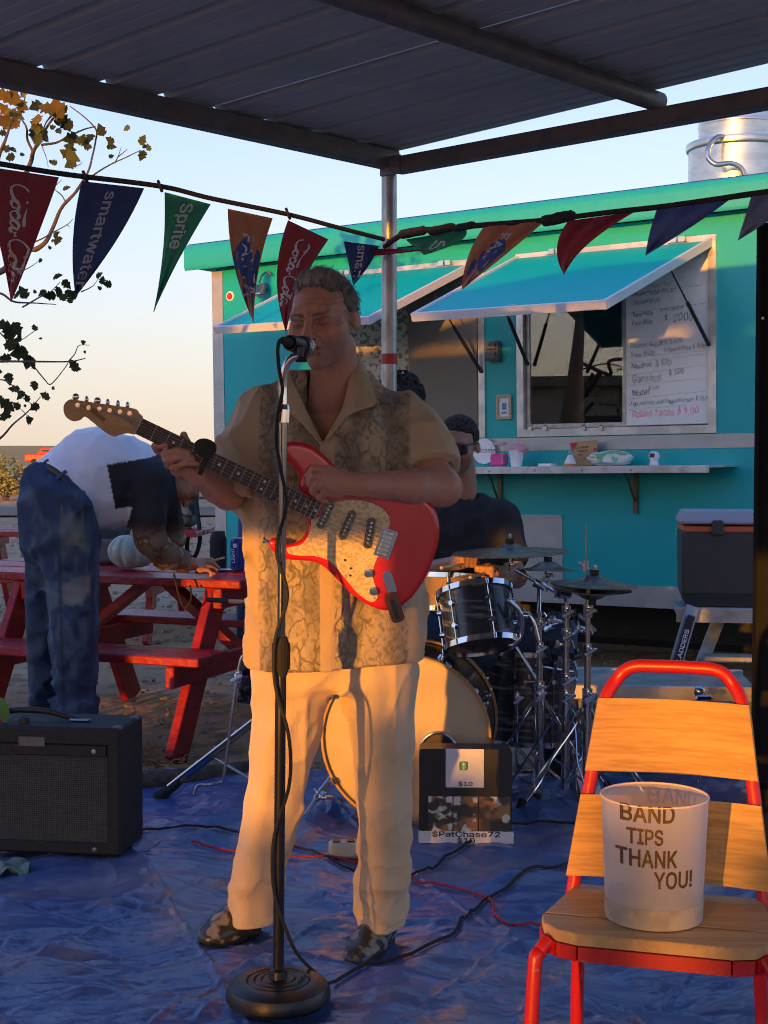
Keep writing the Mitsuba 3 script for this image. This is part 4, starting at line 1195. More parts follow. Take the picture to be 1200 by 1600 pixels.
add(k + '__handwriting', [text(s, .0125, RNs, o + RNs @ np.array([x, y, .0058]), .0004, shear=.2, sx=.8) for s, x, y in (('Enjoy the best', -.055, .105), ('of who you', -.04, .082), ('are!', -.035, .06), ('Thank you', 0.0, .035))], 'ink')
for x, y, r in ((-.07, .125, .016), (-.075, .10, .012), (-.05, .132, .01), (.075, .09, .011), (.07, .05, .012), (.06, .022, .010)):
    add(k + '__flower', [lathe([(r * .55, .002), (r * .3, .004), (0, .004)], o + RNs @ np.array([x + r * .6 * math.cos(a), y + r * .6 * math.sin(a), .005]), RNs[:, 2], 8) for a in np.arange(5) * 1.2566], 'red_plastic')
o = on_counter(954)
k = thing('wrapped_bread', 'paper plate with a wrapped loaf in green and white foil on the counter', 'food')
mat('wrap', proc(lambda p, n, uv: mix(mix((0.72, 0.74, 0.70), (0.22, 0.52, 0.30), smoothstep(0.5, 0.6, fbm(p.x * 22, p.y * 22, p.z * 22, 2))), (0.62, 0.30, 0.16), smoothstep(0.64, 0.70, fbm(p.x * 26 + 5, p.y * 26, p.z * 26, 2)))), 0.3)
add(k + '__plate', lathe([(0, 0), (.07, 0), (.115, .016), (.118, .016), (.072, -.002 + .001), (0, .0005)], o + [0, 0, .001], n=40), 'styrofoam', 30)
mm = crumple(o + [0, 0, .042], (.135, .085, .045), 12)
mm.vertices[:, 2] = np.maximum(mm.vertices[:, 2], o[2] + .004)
add(k + '__loaf', mm, 'wrap', True)
o = on_counter(1022)
k = thing('kitchen_timer', 'white round timer with a small black screen at the end of the counter', 'timer')
add(k + '__body', lathe([(0, 0), (.026, 0), (.028, .004), (.022, .02), (.024, .03), (.03, .045), (.031, .055), (.026, .07), (.014, .078), (0, .079)], o, n=28), 'white_plastic', 40)
add(k + '__screen', box((.030, .006, .022), o + [0, 0, .056] - E2 * .029, RT @ rx(-.25), .002), 'black_plastic')
# round welcome sign leaning near the window
o = wp(W(757, 705, .03)[0], -.03, W(757, 705, .03)[1])
k = thing('welcome_sign', 'round white welcome sign on the trailer wall behind the drummer', 'sign')
RWs = RT @ np.stack([[1, 0, 0], [0, 0, 1], [0, -1, 0]], 1)
add(k + '__disc', lathe([(.078, 0), (.08, .004), (.078, .010), (0, .010)], o, -E2, 36), 'styrofoam', 30)
add(k + '__lettering', text('welcome', .028, RWs, o + RWs @ np.array([.002, -.008, .0105]), .0008, center=True, shear=.25), 'ink')

# green leaf lying on the amplifier
m = trimesh.creation.extrude_polygon(Polygon([(0, -.05), (.018, -.02), (.022, .01), (.012, .04), (0, .055), (-.012, .04), (-.022, .01), (-.018, -.02)]), .001, engine='earcut').subdivide()
V = np.array(m.vertices)
V[:, 2] += .4 * V[:, 0] ** 2 * 30 + .02 * np.sin(V[:, 1] * 30)
m.vertices = V @ (rz(.6) @ rx(.5)).T + P(4, 1112, ac[1] + .12)
mat('leaf_green', (.12, .22, .04), .5)
tag(add('leaf', m, 'leaf_green'), 'single green leaf lying on top of the guitar amplifier', 'leaf')
# ================================================================ drum kit
mat('cymbal', mottle((0.20, 0.17, 0.12), (0.13, 0.115, 0.09), 30), 0.36, 0.85)
mat('drum_pearl', proc(lambda p, n, uv: mix((0.012, 0.014, 0.018), (0.17, 0.20, 0.24), smoothstep(0.5, 0.78, fbm(p.x * 9, p.y * 9, p.z * 75, 3)) * 0.8)), 0.22, clearcoat=1.0)
mat('drum_black', (0.012, 0.012, 0.013), 0.25, clearcoat=0.8)
mat('drum_head', mottle((0.50, 0.40, 0.27), (0.44, 0.35, 0.24), 6), 0.55)
mat('drum_head_dark', (0.035, 0.03, 0.05), 0.3)
mat('hoop_wood', mottle((0.40, 0.22, 0.09), (0.30, 0.16, 0.06), 20), 0.4)
mat('snare_tan', (0.40, 0.26, 0.13), 0.4)
mat('stick_wood', (0.50, 0.35, 0.18), 0.6)


def drum(name, label, c, axis, r, h, shell, top, bottom, hoop='chrome', lugs=8, badge=False, hoop_w=0.02, cat='drum'):
    """c: centre, axis: toward the batter head"""
    axis = unit(axis)
    k = thing(name, label, cat)
    b = c - axis * h / 2
    add(k + '__shell', lathe([(r - .004, .0), (r, .0), (r, h), (r - .004, h)], b, axis, 48), shell, 30)
    R = frame(axis)
    for nm, z, m, s in (('batter_head', h, top, 1), ('resonant_head', 0, bottom, -1)):
        add(k + '__' + nm, lathe([(r + .003, z - s * .004), (r + .003, z + s * .002), (0, z + s * .0025)] if s > 0 else [(0, z + s * .0025), (r + .003, z + s * .002), (r + .003, z - s * .004)], b, axis, 48), m, 20)
        zz = [z - s * .012, z + s * (hoop_w - .012)]
        zz.sort()
        add(k + '__hoop', lathe([(r + .004, zz[0]), (r + .012, zz[0]), (r + .012, zz[1]), (r + .004, zz[1]), (r + .004, zz[0])], b, axis, 48), hoop, 30)
    for i_ in range(lugs):
        a = (i_ + .5) * 2 * np.pi / lugs
        e = R @ np.array([math.cos(a), math.sin(a), 0])
        q = b + e * (r + .010)
        add(k + '__lug', [cyl(q + axis * .01, q + axis * (h - .01), .0032, n=6), cyl(b + e * r + axis * h * .30, b + e * (r + .016) + axis * h * .30, .013, .009, n=10), cyl(b + e * r + axis * h * .70, b + e * (r + .016) + axis * h * .70, .013, .009, n=10),
                            cyl(q - axis * .006, q + axis * .012, .006, n=8), cyl(q + axis * (h - .012), q + axis * (h + .006), .006, n=8)], 'chrome', 40)
    if badge:
        a = math.radians(badge)
        e = R @ np.array([math.cos(a), math.sin(a), 0])
        add(k + '__badge', lathe([(.018, 0), (.018, .003), (.013, .004), (0, .004)], b + axis * h * .55 + e * (r - .0005), e, 24), 'bracket_bronze', 30)
    return k


def clamp(p, d, r=.017):
    d = unit(d)
    x = frame(d)[:, 0]
    y = frame(d)[:, 1]
    return [cyl(p - d * .022, p + d * .022, r, n=14), box((.03, .02, .03), p + x * (r + .008), frame(d), .004), cyl(p + x * (r + .02), p + x * (r + .045), .004, n=8),
            box((.008, .045, .014), p + x * (r + .045), frame(d) @ rx(.6), .003), cyl(p + y * r, p + y * (r + .018), .006, n=8)]


def stand(name, label, foot, h, spread=.24, rot=0.0, boom=None, clamps=(.38, .66), cat='cymbal stand', r=.0125, zleg=.36):
    """tripod with double braced legs; foot on the ground, tube up to h"""
    k = thing(name, label, cat)
    f = np.array(foot, float)
    up = np.array([0, 0, 1.0])
    add(k + '__tube', [cyl(f + up * .06, f + up * h * .42, r * 1.25, n=16), cyl(f + up * h * .40, f + up * h * .72, r, n=16), cyl(f + up * h * .70, f + up * h, r * .72, n=14)], 'chrome_dull', 40)
    for z in clamps:
        add(k + '__clamp', clamp(f + up * h * z, up), 'chrome', 40)
    add(k + '__collar', [cyl(f + up * (zleg - .02), f + up * (zleg + .025), r * 1.7, n=14)] + clamp(f + up * (zleg + .05), up, .019), 'chrome', 40)
    for i_ in range(3):
        a = rot + i_ * 2.0944
        e = np.array([math.cos(a), math.sin(a), 0])
        t = np.array([-e[1], e[0], 0])
        pa, pb = f + up * zleg + e * .02, f + e * spread + up * .02
        lg = []
        for s in (-1, 1):
            lg.append(tube([pa + t * s * .010, pa * .8 + pb * .2 + t * s * .017, pa * .55 + pb * .45 + t * s * .006, pa * .45 + pb * .55 + t * s * .006, pa * .25 + pb * .75 + t * s * .017, pb * .93 + pa * .07 + t * s * .006], .0038, 6, 26))
        m_ = pa * .5 + pb * .5
        for s in (-1, 1):
            lg.append(cyl(f + up * .09 + t * s * .008 + e * .015, m_ + t * s * .009, .0032, n=6))
        lk = add(k + '__leg', lg, 'chrome', 40)
        add(lk + '__rubber_foot', [cyl(pb * 1.0 + up * .03 - e * .008, f + e * (spread + .014) - up * (f[2] * 0) + up * (-.012 + .012), .014, .0165, n=12)], 'rubber', 40)
    return k


def cymbal(name, label, c, axis, r):
    axis = unit(axis)
    k = thing(name, label, 'cymbal')
    prof = [(.006, .026), (.02, .0255), (.035, .021), (.048, .012), (.056, .008), (r * .6, .0), (r, -.010), (r, -.0118), (r * .6, -.002), (.05, .007), (.03, .019), (.006, .0235)]
    add(k + '__bronze', lathe(prof, c, axis, 64), 'cymbal', 30)
    add(k + '__felt', cyl(c + axis * .026, c + axis * .044, .017, n=14), 'black_matte', 40)
    add(k + '__wing_nut', [cyl(c + axis * .044, c + axis * .062, .007, n=10), box((.034, .006, .016), c + axis * .056, frame(axis), .003)], 'chrome', 40)
    return k


# bass drum
bd_ax = unit(np.array([-0.13, -0.99, 0.0]))
bdc = P(634, 1163, 4.93)
BR = .288
bdc[2] = BR + .02
BDK = drum('bass_drum', 'bass drum with plain cream front head and wooden hoops behind the singer', bdc - bd_ax * -0.0 - bd_ax * .21, bd_ax, BR, .40, 'drum_black', 'drum_head', 'drum_head_dark', 'hoop_wood', 8, False, .034, cat='bass drum')
hp = bdc + frame(bd_ax) @ np.array([0, 0, 0]) + np.array([.115, -.014, -.035])
add(BDK + '__port_hole', tube([hp + .062 * (frame(bd_ax)[:, 0] * math.cos(a) + frame(bd_ax)[:, 1] * math.sin(a)) for a in np.arange(40) * 2 * np.pi / 40], .006, 8, closed=True), 'chrome', True)
add(BDK + '__port_liner', lathe([(.058, 0), (0, .001)], hp - bd_ax * .004, bd_ax, 30), 'drum_head_dark', True)
for a in (35, 60, 85, 118, 150, -150, 180 + 30, -35):   # claws round the front hoop
    e = np.array([math.cos(math.radians(a)) * 1.0, 0, math.sin(math.radians(a))])
    q = bdc + e * (BR + .013)
    add(BDK + '__claw', [box((.022, .05, .012), q + np.array([0, .012, 0]), ry(-math.radians(a - 90)), .003), cyl(q + [0, .03, 0], q + [0, .10, 0], .005, n=8)], 'chrome', 40)
for s in (-1, 1):
    q = bdc + np.array([s * .24, .10, -.12])
    e_ = np.array([q[0] + s * .13, q[1] - .12, .02])
    add(BDK + '__spur', [cyl(q, q * .4 + e_ * .6, .010, n=10), cyl(q * .45 + e_ * .55, e_, .0075, n=10)] + clamp(q * .5 + e_ * .5, e_ - q, .013), 'chrome', 40)
# rack tom and its mount
tom_ax = unit(np.array([-.12, .36, .92]))
tomc = P(746, 966, 5.12)
TOM = drum('rack_tom', 'small black pearl rack tom tilted above the bass drum', tomc, tom_ax, .128, .205, 'drum_pearl', 'drum_head_dark', 'drum_head_dark', 'chrome', 6, 300, .020)
add(TOM + '__mount', [tube([tomc + [.13, .02, .02], tomc + [.19, .0, .01], tomc + [.22, 0, -.08]], .009, 10, 16)] + clamp(tomc + np.array([.16, 0, .01]), [1, 0, 0]), 'chrome', 40)
add(TOM + '__bracket', [tube([tomc + [.10, -.10, .08], tomc + [.145, -.09, .03], tomc + [.15, -.07, -.05], tomc + [.11, -.09, -.09]], .010, 8, 20)], 'chrome', True)
# snare behind the singer's hip, floor tom behind the stands
drum('snare_drum', 'tan snare drum partly hidden behind the guitar body', P(668, 925, 5.42), [0.02, .12, .99], .172, .13, 'snare_tan', 'drum_head', 'drum_head', 'chrome', 8, False, .018)
drum('floor_tom', 'black floor tom standing behind the cymbal stands', P(826, 1085, 5.75), [0.02, .05, .99], .19, .36, 'drum_pearl', 'drum_head', 'drum_head_dark', 'chrome', 8, False, .02)
FT = 'floor_tom'
fc_ = P(826, 1085, 5.75)
for a in (-1.9, .2, 2.3):
    e = np.array([math.cos(a), math.sin(a), 0])
    p0 = fc_ + e * .205 + [0, 0, .05]
    add(FT + '__leg', [cyl([p0[0], p0[1], .03], p0, .0055, n=8), cyl([p0[0], p0[1], .0], [p0[0], p0[1], .04], .011, n=10)] + clamp(p0 - [0, 0, .03], [0, 0, 1], .012), 'chrome', 40)
# stands and cymbals
gA, gB, gC = G(842, 1238), G(883, 1258), G(918, 1200)
hA = EYE[2] - (862 - 703) / F * gA[1]
SA = stand('cymbal_stand', 'chrome double braced cymbal stand nearest the rack tom', gA, P(842, 955, gA[1])[2], rot=-1.7, clamps=(.55, .8, .93))
boom0, boom1 = P(845, 958, gA[1]), P(800, 902, gA[1] + .03)
add(SA + '__boom', [cyl(P(868, 925, gA[1] + .05), P(800, 888, gA[1] + .03), .0075, n=10), cyl(P(842, 958, gA[1]), P(843, 916, gA[1] + .04), .009, n=10), cyl(P(797, 895, gA[1] + .03), P(797, 862, gA[1] + .03), .005, n=10)] + clamp(P(843, 914, gA[1] + .04), P(868, 925, 5) - P(800, 888, 5)) + clamp(P(799, 888, gA[1] + .03), [0, 0, 1], .011), 'chrome', 40)
cymbal('cymbal', 'crash cymbal in front of the black shirt of the drummer', P(797, 859, gA[1] + .03), [-.03, -.02, 1], 91 / F * (gA[1] + .03))
gB2 = gB.copy()
SB = stand('cymbal_stand', 'chrome double braced cymbal stand beside the tip chair', gB, P(885, 940, gB[1])[2], rot=-1.4, clamps=(.62, .84, .95))
add(SB + '__boom', [cyl(P(885, 945, gB[1]), P(880, 925, gB[1] + .2), .0075, n=10), cyl(P(882, 928, gB[1] + .1), P(855, 905, gB[1] + .5), .0075, n=10), cyl(P(855, 925, gB[1] + .5), P(855, 868, gB[1] + .5), .005, n=10)] + clamp(P(882, 928, gB[1] + .1), [1, .3, 0]) + clamp(P(855, 900, gB[1] + .5), [0, 0, 1], .011), 'chrome', 40)
cymbal('cymbal', 'small splash cymbal behind the crash cymbal', P(856, 887, gB[1] + .5), [.02, .05, 1], 45 / F * (gB[1] + .5))
dC = 5.2
gC = np.array([P(917, 1200, dC)[0], dC, 0.01])
SC_ = stand('hi_hat_stand', 'chrome hi-hat stand with a tall pull rod beside the trailer skirt', gC, P(917, 925, dC)[2], rot=-.6, spread=.28, clamps=(.5, .72, .9), cat='hi-hat stand')
add(SC_ + '__pull_rod', cyl(P(917, 930, dC), P(915, 818, dC), .0032, n=8), 'chrome_dull', 40)
add(SC_ + '__clutch', [cyl(P(915, 893, dC), P(915, 876, dC), .011, n=12), box((.045, .008, .014), P(912, 884, dC), ry(.6), .003)], 'chrome', 40)
add(SC_ + '__pedal', [box((.085, .26, .012), (gC[0] + .02, gC[1] + .12, .07), rx(.25), .004), box((.09, .10, .02), (gC[0] + .02, gC[1] + .25, .02), bevel=.004)], 'chrome_dull')
cymbal('cymbal', 'upper hi-hat cymbal tilted on its rod', P(928, 909, dC), [.045, -.01, 1], 68 / F * dC)
k = cymbal('cymbal', 'lower hi-hat cymbal turned upside down under the upper one', P(925, 926, dC), [-.03, .02, -1], 62 / F * dC)
# spare hardware clamped between the stands
HW = thing('clamp_rack', 'cluster of chrome clamps and short rods between the cymbal stands', 'hardware')
g = np.random.default_rng(31)
for k_ in range(16):
    p_ = P(g.uniform(822, 905), g.uniform(955, 1075), gA[1] + g.uniform(-.06, .22))
    d_ = unit(g.normal(size=3))
    add(HW + '__clamp', clamp(p_, d_, g.uniform(.011, .017)), 'chrome' if k_ % 3 else 'black_metal', 40)
for (a_, b_) in (((828, 985), (905, 965)), ((835, 1040), (895, 1050)), ((842, 1065), (800, 1000)), ((885, 1010), (850, 1080)), ((905, 960), (930, 985))):
    add(HW + '__rod', cyl(P(*a_, gA[1] + .05), P(*b_, gA[1] + .14), .007, n=8), 'chrome_dull', 40)
# bass drum pedal
pk = thing('kick_pedal', 'chrome kick pedal behind the bass drum', 'pedal')
q = bdc + np.array([.05, .52, 0])
q[2] = 0
add(pk + '__plate', [box((.09, .27, .012), q + [0, .14, .07], rx(.28), .004), box((.10, .12, .02), q + [0, .26, .02], bevel=.004)], 'chrome_dull')
add(pk + '__frame', [cyl(q + [-.06, 0, .01], q + [-.06, 0, .2], .009, n=8), cyl(q + [.06, 0, .01], q + [.06, 0, .2], .009, n=8), cyl(q + [-.06, 0, .19], q + [.06, 0, .19], .007, n=8)], 'chrome', 40)
add(pk + '__beater', [cyl(q + [0, 0, .19], q + [0, -.06, .33], .004, n=8), cyl(q + [0, -.09, .335], q + [0, -.035, .335], .025, n=16)], 'black_matte', 40)

# folded hardware stand left of the singer
FS = thing('percussion_stand', 'thin chrome stand with black clamps behind the left trouser leg', 'stand')
dS = 4.95
add(FS + '__rod', [tube([P(382, 1020, dS), P(374, 1040, dS), P(362, 1120, dS), P(351, 1205, dS), P(345, 1222, dS), P(325, 1226, dS - .05), P(309, 1228, dS - .05), P(303, 1243, dS - .05)], .0055, 8, 60)], 'chrome_dull', True)
add(FS + '__clamp', clamp(P(372, 1056, dS), [0.1, 0, 1], .014), 'chrome', 40)
for (x, y, r) in ((383, 1045, .028), (388, 1075, .034), (379, 1090, .022), (386, 1020, .022)):
    add(FS + '__clamp_block', [box((r * 1.3, r * 1.4, r * 1.8), P(x, y, dS + .04), ry(x * .7) @ rz(y * .3), .006), cyl(P(x, y, dS - .01), P(x - 6, y + 2, dS - .05), .006, n=8)], 'black_metal')
LS = thing('light_stand', 'black folded light stand with a blue taped leg and a rubber foot beside the log', 'stand')
dL = 5.35
mat('tape_blue', (0.03, 0.07, 0.25), 0.5)
pA, pB = P(252, 1246, 5.30), P(396, 1130, 5.2)
pA[2] = max(pA[2], .02)
add(LS + '__leg', cyl(pA, pB, .011, n=10), 'dark_steel', 40)
add(LS + '__tape', [cyl(pA * .72 + pB * .28, pA * .45 + pB * .55, .0135, n=10)], 'tape_blue', 40)
add(LS + '__rubber_foot', cyl(pA - unit(pB - pA) * .02, pA + unit(pB - pA) * .10, .024, .016, n=12), 'rubber', 40)
add(LS + '__tube', cyl(P(262, 1228, 5.28), P(398, 1122, 5.18), .006, n=8), 'chrome_dull', 40)
add(LS + '__brace', cyl(P(332, 1182, 5.25), P(395, 1219, 5.15), .006, n=8), 'galvanised', 40)
add(LS + '__clip', [box((.02, .012, .04), pA * a + pB * (1 - a) + [0, 0, .01], ry(.7), .003) for a in (.62, .42, .2)], 'chrome_dull')
ST = thing('drumstick', 'wooden drumstick with a dark tip resting in the percussion stand', 'drumstick')
add(ST + '__stick', cyl(P(356, 939, 5.0), P(420, 943, 4.98), .0075, n=10), 'stick_wood', 40)
add(ST + '__grip', cyl(P(324, 937, 5.02), P(358, 939, 5.0), .009, n=10), 'black_matte', 40)
add(FS + '__holder', [cyl(P(384, 946, 5.0), P(382, 1030, dS), .006, n=8), box((.03, .04, .02), P(384, 945, 5.0), bevel=.004)], 'black_metal')

# ================================================================ ladder platform, cooler, cases and speaker at the right
LP = thing('step_platform', 'folding aluminium step platform lettered GORILLA LADDERS carrying the cooler', 'step platform')
mat('ladder_grey', (0.30, 0.31, 0.33), 0.45, 0.5)
dP = 6.45
def lp(px, py, d=dP):
    return P(px, py, d)
a_, b_ = lp(1068, 944), lp(1245, 962)
ptop = lp(1150, 950)
Rp = rz(math.radians(-8))
pz = ptop[2]
pcx = lp(1180, 950)
add(LP + '__deck', [box((.66, .30, .035), (pcx[0] + .0, dP + .16, pz - .02), Rp, .004), box((.66, .012, .06), (pcx[0] - .022, dP + .005, pz - .04), Rp)], 'aluminium')
for i_, (x0, y0, x1, y1, dd0, dd1) in enumerate(((1082, 948, 1046, 1072, dP, dP - .12), (1125, 962, 1088, 1058, dP + .28, dP + .10), (1262, 955, 1290, 1085, dP, dP - .12), (1300, 962, 1320, 1065, dP + .28, dP + .4))):
    pa, pb = lp(x0, y0, dd0), lp(x1, y1, dd1)
    pb = pa + (pb - pa) * (pa[2] / max(pa[2] - pb[2], .01))
    lk = add(LP + '__leg', strip_tube([pa, pb], .055, .028, (0, 1, 0)), 'ladder_grey' if i_ % 2 == 0 else 'aluminium_dull')
    if i_ == 0:
        ax_ = unit(pb - pa)
        xo = unit(np.cross(ax_, [0, 1.0, 0]))
        Rl = np.stack([-ax_, np.cross(np.array([0, -1.0, 0]), -ax_), np.array([0, -1.0, 0])], 1)
        c0 = pa + ax_ * .20
        nrm = unit(np.cross(Rl[:, 0], Rl[:, 1]))
        Rl = np.stack([Rl[:, 0], Rl[:, 1], nrm], 1)
        add(lk + '__label', box((.40, .036, .003), c0 + ax_ * .05 + nrm * .03, Rl), 'black_matte')
        add(lk + '__lettering', text('GORILLA LADDERS', .020, Rl, c0 + ax_ * .235 - Rl[:, 1] * .008 + nrm * .0318, .0008, True, sx=1.25), 'white_plastic')
add(LP + '__tread', box((.36, .12, .028), lp(1135, 1030, dP + .0) + np.array([0.08, .02, 0]), Rp, .004), 'aluminium_dull')
CO = thing('cooler', 'dark grey hard cooler with pale lid and orange seal on the step platform', 'cooler')
mat('cooler_grey', (0.040, 0.042, 0.05), 0.5)
mat('cooler_lid', (0.34, 0.34, 0.40), 0.5)
mat('cooler_seal', (0.55, 0.12, 0.05), 0.5)
cw_, cd_ = .62, .36
ccx = lp(1075, 940)[0] + cw_ / 2
czz = pz - .002
hz_ = lp(1100, 832)[2] - czz
add(CO + '__tub', trimesh.convex.convex_hull(np.vstack([np.array(box((cw_ - .05, cd_ - .05, .02), (ccx, dP + .18, czz + .012), Rp, .005).vertices), np.array(box((cw_, cd_, .02), (ccx, dP + .18, czz + hz_ - .012), Rp, .008).vertices), np.array(box((cw_ - .01, cd_ - .01, .02), (ccx, dP + .18, czz + .07), Rp, .008).vertices)])), 'cooler_grey')
add(CO + '__seal', box((cw_ - .012, cd_ - .012, .028), (ccx, dP + .18, czz + hz_ + .0125), Rp, .004), 'cooler_seal')
add(CO + '__lid', trimesh.convex.convex_hull(np.vstack([np.array(box((cw_ + .012, cd_ + .012, .02), (ccx, dP + .18, czz + hz_ + .046), Rp, .006).vertices), np.array(box((cw_ - .03, cd_ - .03, .01), (ccx, dP + .18, czz + hz_ + .088), Rp, .004).vertices)])), 'cooler_lid')
add(CO + '__latch', [box((.05, .02, .07), np.array([ccx, dP + .18, czz + hz_ + .02]) + Rp @ np.array([-cw_ / 2 + .16 + o, -cd_ / 2 - .009, 0]), Rp, .006) for o in (0,)], 'cooler_grey')
add(CO + '__lid_groove', [box((cw_ - .30, .008, .012), np.array([ccx + .14, dP + .18, czz + hz_ - .03]) + Rp @ np.array([0, -cd_ / 2 + .001, 0]), Rp, .003)], 'cooler_lid')
# low aluminium platform between drums and chair
AP = thing('ramp', 'low folded aluminium loading ramp lying behind the red chair', 'ramp')
dR = 5.75
c1, c2, c3, c4 = P(905, 1052, 6.05), P(1152, 1070, 6.05), P(1140, 1078, 5.55), P(880, 1066, 5.6)
zr = .36
Rr = rz(math.radians(-6))
rc_ = P(1030, 1063, 5.85)
add(AP + '__deck', [box((.72, .42, .02), (rc_[0], 5.85, rc_[2]), Rr, .003)], 'aluminium')
add(AP + '__rail', [box((.74, .03, .06), np.array([rc_[0], 5.85, rc_[2] - .014]) + Rr @ np.array([0, s * .225, 0]), Rr, .004) for s in (-1,)], 'aluminium')
add(AP + '__rail', [box((.74, .03, .06), np.array([rc_[0], 5.85, rc_[2] - .014]) + Rr @ np.array([0, s * .225, 0]), Rr, .004) for s in (1,)], 'aluminium')
add(AP + '__lower_deck', [box((.74, .40, .03), (rc_[0], 5.86, rc_[2] - .15), Rr, .003)], 'aluminium_dull')
for s in (-1, 1):
    for s2 in (-1, 1):
        add(AP + '__leg', [box((.04, .04, rc_[2] - .01), np.array([rc_[0], 5.85, rc_[2] / 2 - .012]) + Rr @ np.array([s * .33, s2 * .18, 0]), Rr)], 'dark_steel')
tag(add('drum_clamp', [cyl(P(1093, 1092, 5.4), P(1093, 1076, 5.4), .018, n=14), trimesh.creation.icosphere(subdivisions=3, radius=.022).apply_translation(P(1093, 1080, 5.4)), cyl(P(1093, 1092, 5.4), [P(1093, 1092, 5.4)[0], 5.4, .0], .008, n=10), box((.06, .02, .02), P(1100, 1090, 5.38), bevel=.004), cyl([P(1093, 1092, 5.4)[0], 5.4, .0], [P(1093, 1092, 5.4)[0], 5.4, .03], .06, .03, n=16)], 'chrome', 40), 'short chrome post with a rounded knob in front of the loading ramp', 'post')
# tall black loudspeaker at the right edge, and a dark case behind it
mat('speaker_black', (.005, .005, .0055), .7, specular=.2)
SP_ = thing('loudspeaker', 'tall black column loudspeaker at the right edge of the picture', 'loudspeaker')
dK = 4.35
kx0 = P(1184, 700, dK)[0]
ktop = P(1180, 347, dK)[2]
add(SP_ + '__cabinet', box((.34, .34, ktop - .28), (kx0 + .20, dK + .13, (ktop + .28) / 2), rz(math.radians(-15)), .012), 'speaker_black', 30)
add(SP_ + '__base', box((.40, .40, .26), (kx0 + .25, dK + .16, .148), rz(math.radians(-15)), bevel=.01), 'speaker_black', 30)
add(SP_ + '__grille', box((.29, .012, ktop - .40), (kx0 + .157, dK - .038, (ktop + .30) / 2), rz(math.radians(-15))), 'speaker_black')
add(SP_ + '__screw', lathe([(.006, 0), (0, .003)], (kx0 + .012, dK - .001, P(0, 497, dK)[2]), (0, -1, 0), 10), 'chrome', 40)
CS = thing('equipment_case', 'olive brown equipment case standing behind the black loudspeaker', 'case')
mat('case_olive', mottle((0.055, 0.048, 0.035), (0.04, 0.036, 0.028), 20), 0.6)
q0 = P(1164, 1040, 5.0)
add(CS + '__body', box((.50, .30, .62), (q0[0] + .33, 5.15, .315), rz(-.25), bevel=.02), 'case_olive', 30)
add(CS + '__lid', box((.51, .31, .055), (q0[0] + .33, 5.15, .652), rz(-.25), bevel=.012), 'case_olive', 30)
add(CS + '__handle', tube([(q0[0] + .10, 4.99, .42), (q0[0] + .10, 4.965, .44), (q0[0] + .24, 4.965, .44), (q0[0] + .24, 4.99, .42)], .009, 8, 20), 'rubber', True)
for x in (.06, .44):
    add(CS + '__caster', [cyl((q0[0] + x, 5.02, .02), (q0[0] + x, 5.06, .02), .03, n=14)], 'rubber', 40)

# ================================================================ picnic tables
mat('red_wood', mottle((0.31, 0.012, 0.020), (0.22, 0.010, 0.016), 10, stretch=(1, 1, 2)), 0.45, bump=proc(lambda p, n, uv: fbm(p.x * 40, p.y * 40, p.z * 40, 3), eps=.002), bump_scale=.004)


def picnic_table(label, C, a, L, f0, f1, key='picnic_table'):
    """C: the middle of the right end of the top; a: direction of the long side"""
    k = thing(key, label, 'picnic table', 'red picnic tables in the yard')
    a = unit(np.array([a[0], a[1], 0]))
    n = np.array([-a[1] if -a[1] < 0 else a[1], 0, 0])
    n = np.array([a[1], -a[0], 0])
    n = n if n[1] < 0 else -n
    up = np.array([0, 0, 1.0])
    R = np.stack([a, np.cross(up, a), up], 1)
    c = lambda s, t, z: np.array([C[0], C[1], 0]) + a * s + n * t + up * z
    g_ = np.random.default_rng(2)
    for i_ in range(5):
        t = (i_ - 2) * .148
        add(k + '__top_plank', box((L + g_.uniform(-.01, .01), .138, .038), c(L / 2, t, .722 + g_.uniform(-.002, .002)), R, .005), 'red_wood')
    for t in (-.70, -.60 + .045, .60 - .045, .70):
        add(k + '__seat_plank', box((L + g_.uniform(-.02, .02), .138, .038), c(L / 2, t, .43 + g_.uniform(-.002, .002)), R, .005), 'red_wood')
    for s in (f0, f1):
        add(k + '__bench_beam', box((.042, 1.56, .09), c(s, 0, .364), R, .004), 'red_wood')
        add(k + '__top_beam', box((.042, .72, .09), c(s, 0, .656), R, .004), 'red_wood')
        for t in (-1, 1):
            p0, p1 = c(s + .044, t * .66, -.02), c(s + .044, t * .27, .70)
            d_ = unit(p1 - p0)
            Rg = np.stack([np.cross(a, d_), a, d_], 1)
            add(k + '__leg', box((.138, .042, np.linalg.norm(p1 - p0)), (p0 + p1) / 2, Rg, .004), 'red_wood')
        mid_ = (f0 + f1) / 2
        p0, p1 = c(s + (.05 if s == f0 else -.02), 0, .36), c(mid_ + (-.05 if s == f0 else .05), 0, .69)
        add(k + '__brace', strip_tube([p0, p1], .09, .04), 'red_wood')
    return c


tc_ = picnic_table('red painted picnic table with the man leaning over it', (-0.50, 6.60), (-.93, .37), 1.75, .12, 1.15)
picnic_table('farther red picnic table carrying a camouflage backpack', (-1.30, 10.35), (-1, .06), 1.9, .25, 1.6)
ZTAB = .742


def on_table(px, py):
    return G(px, py, ZTAB)


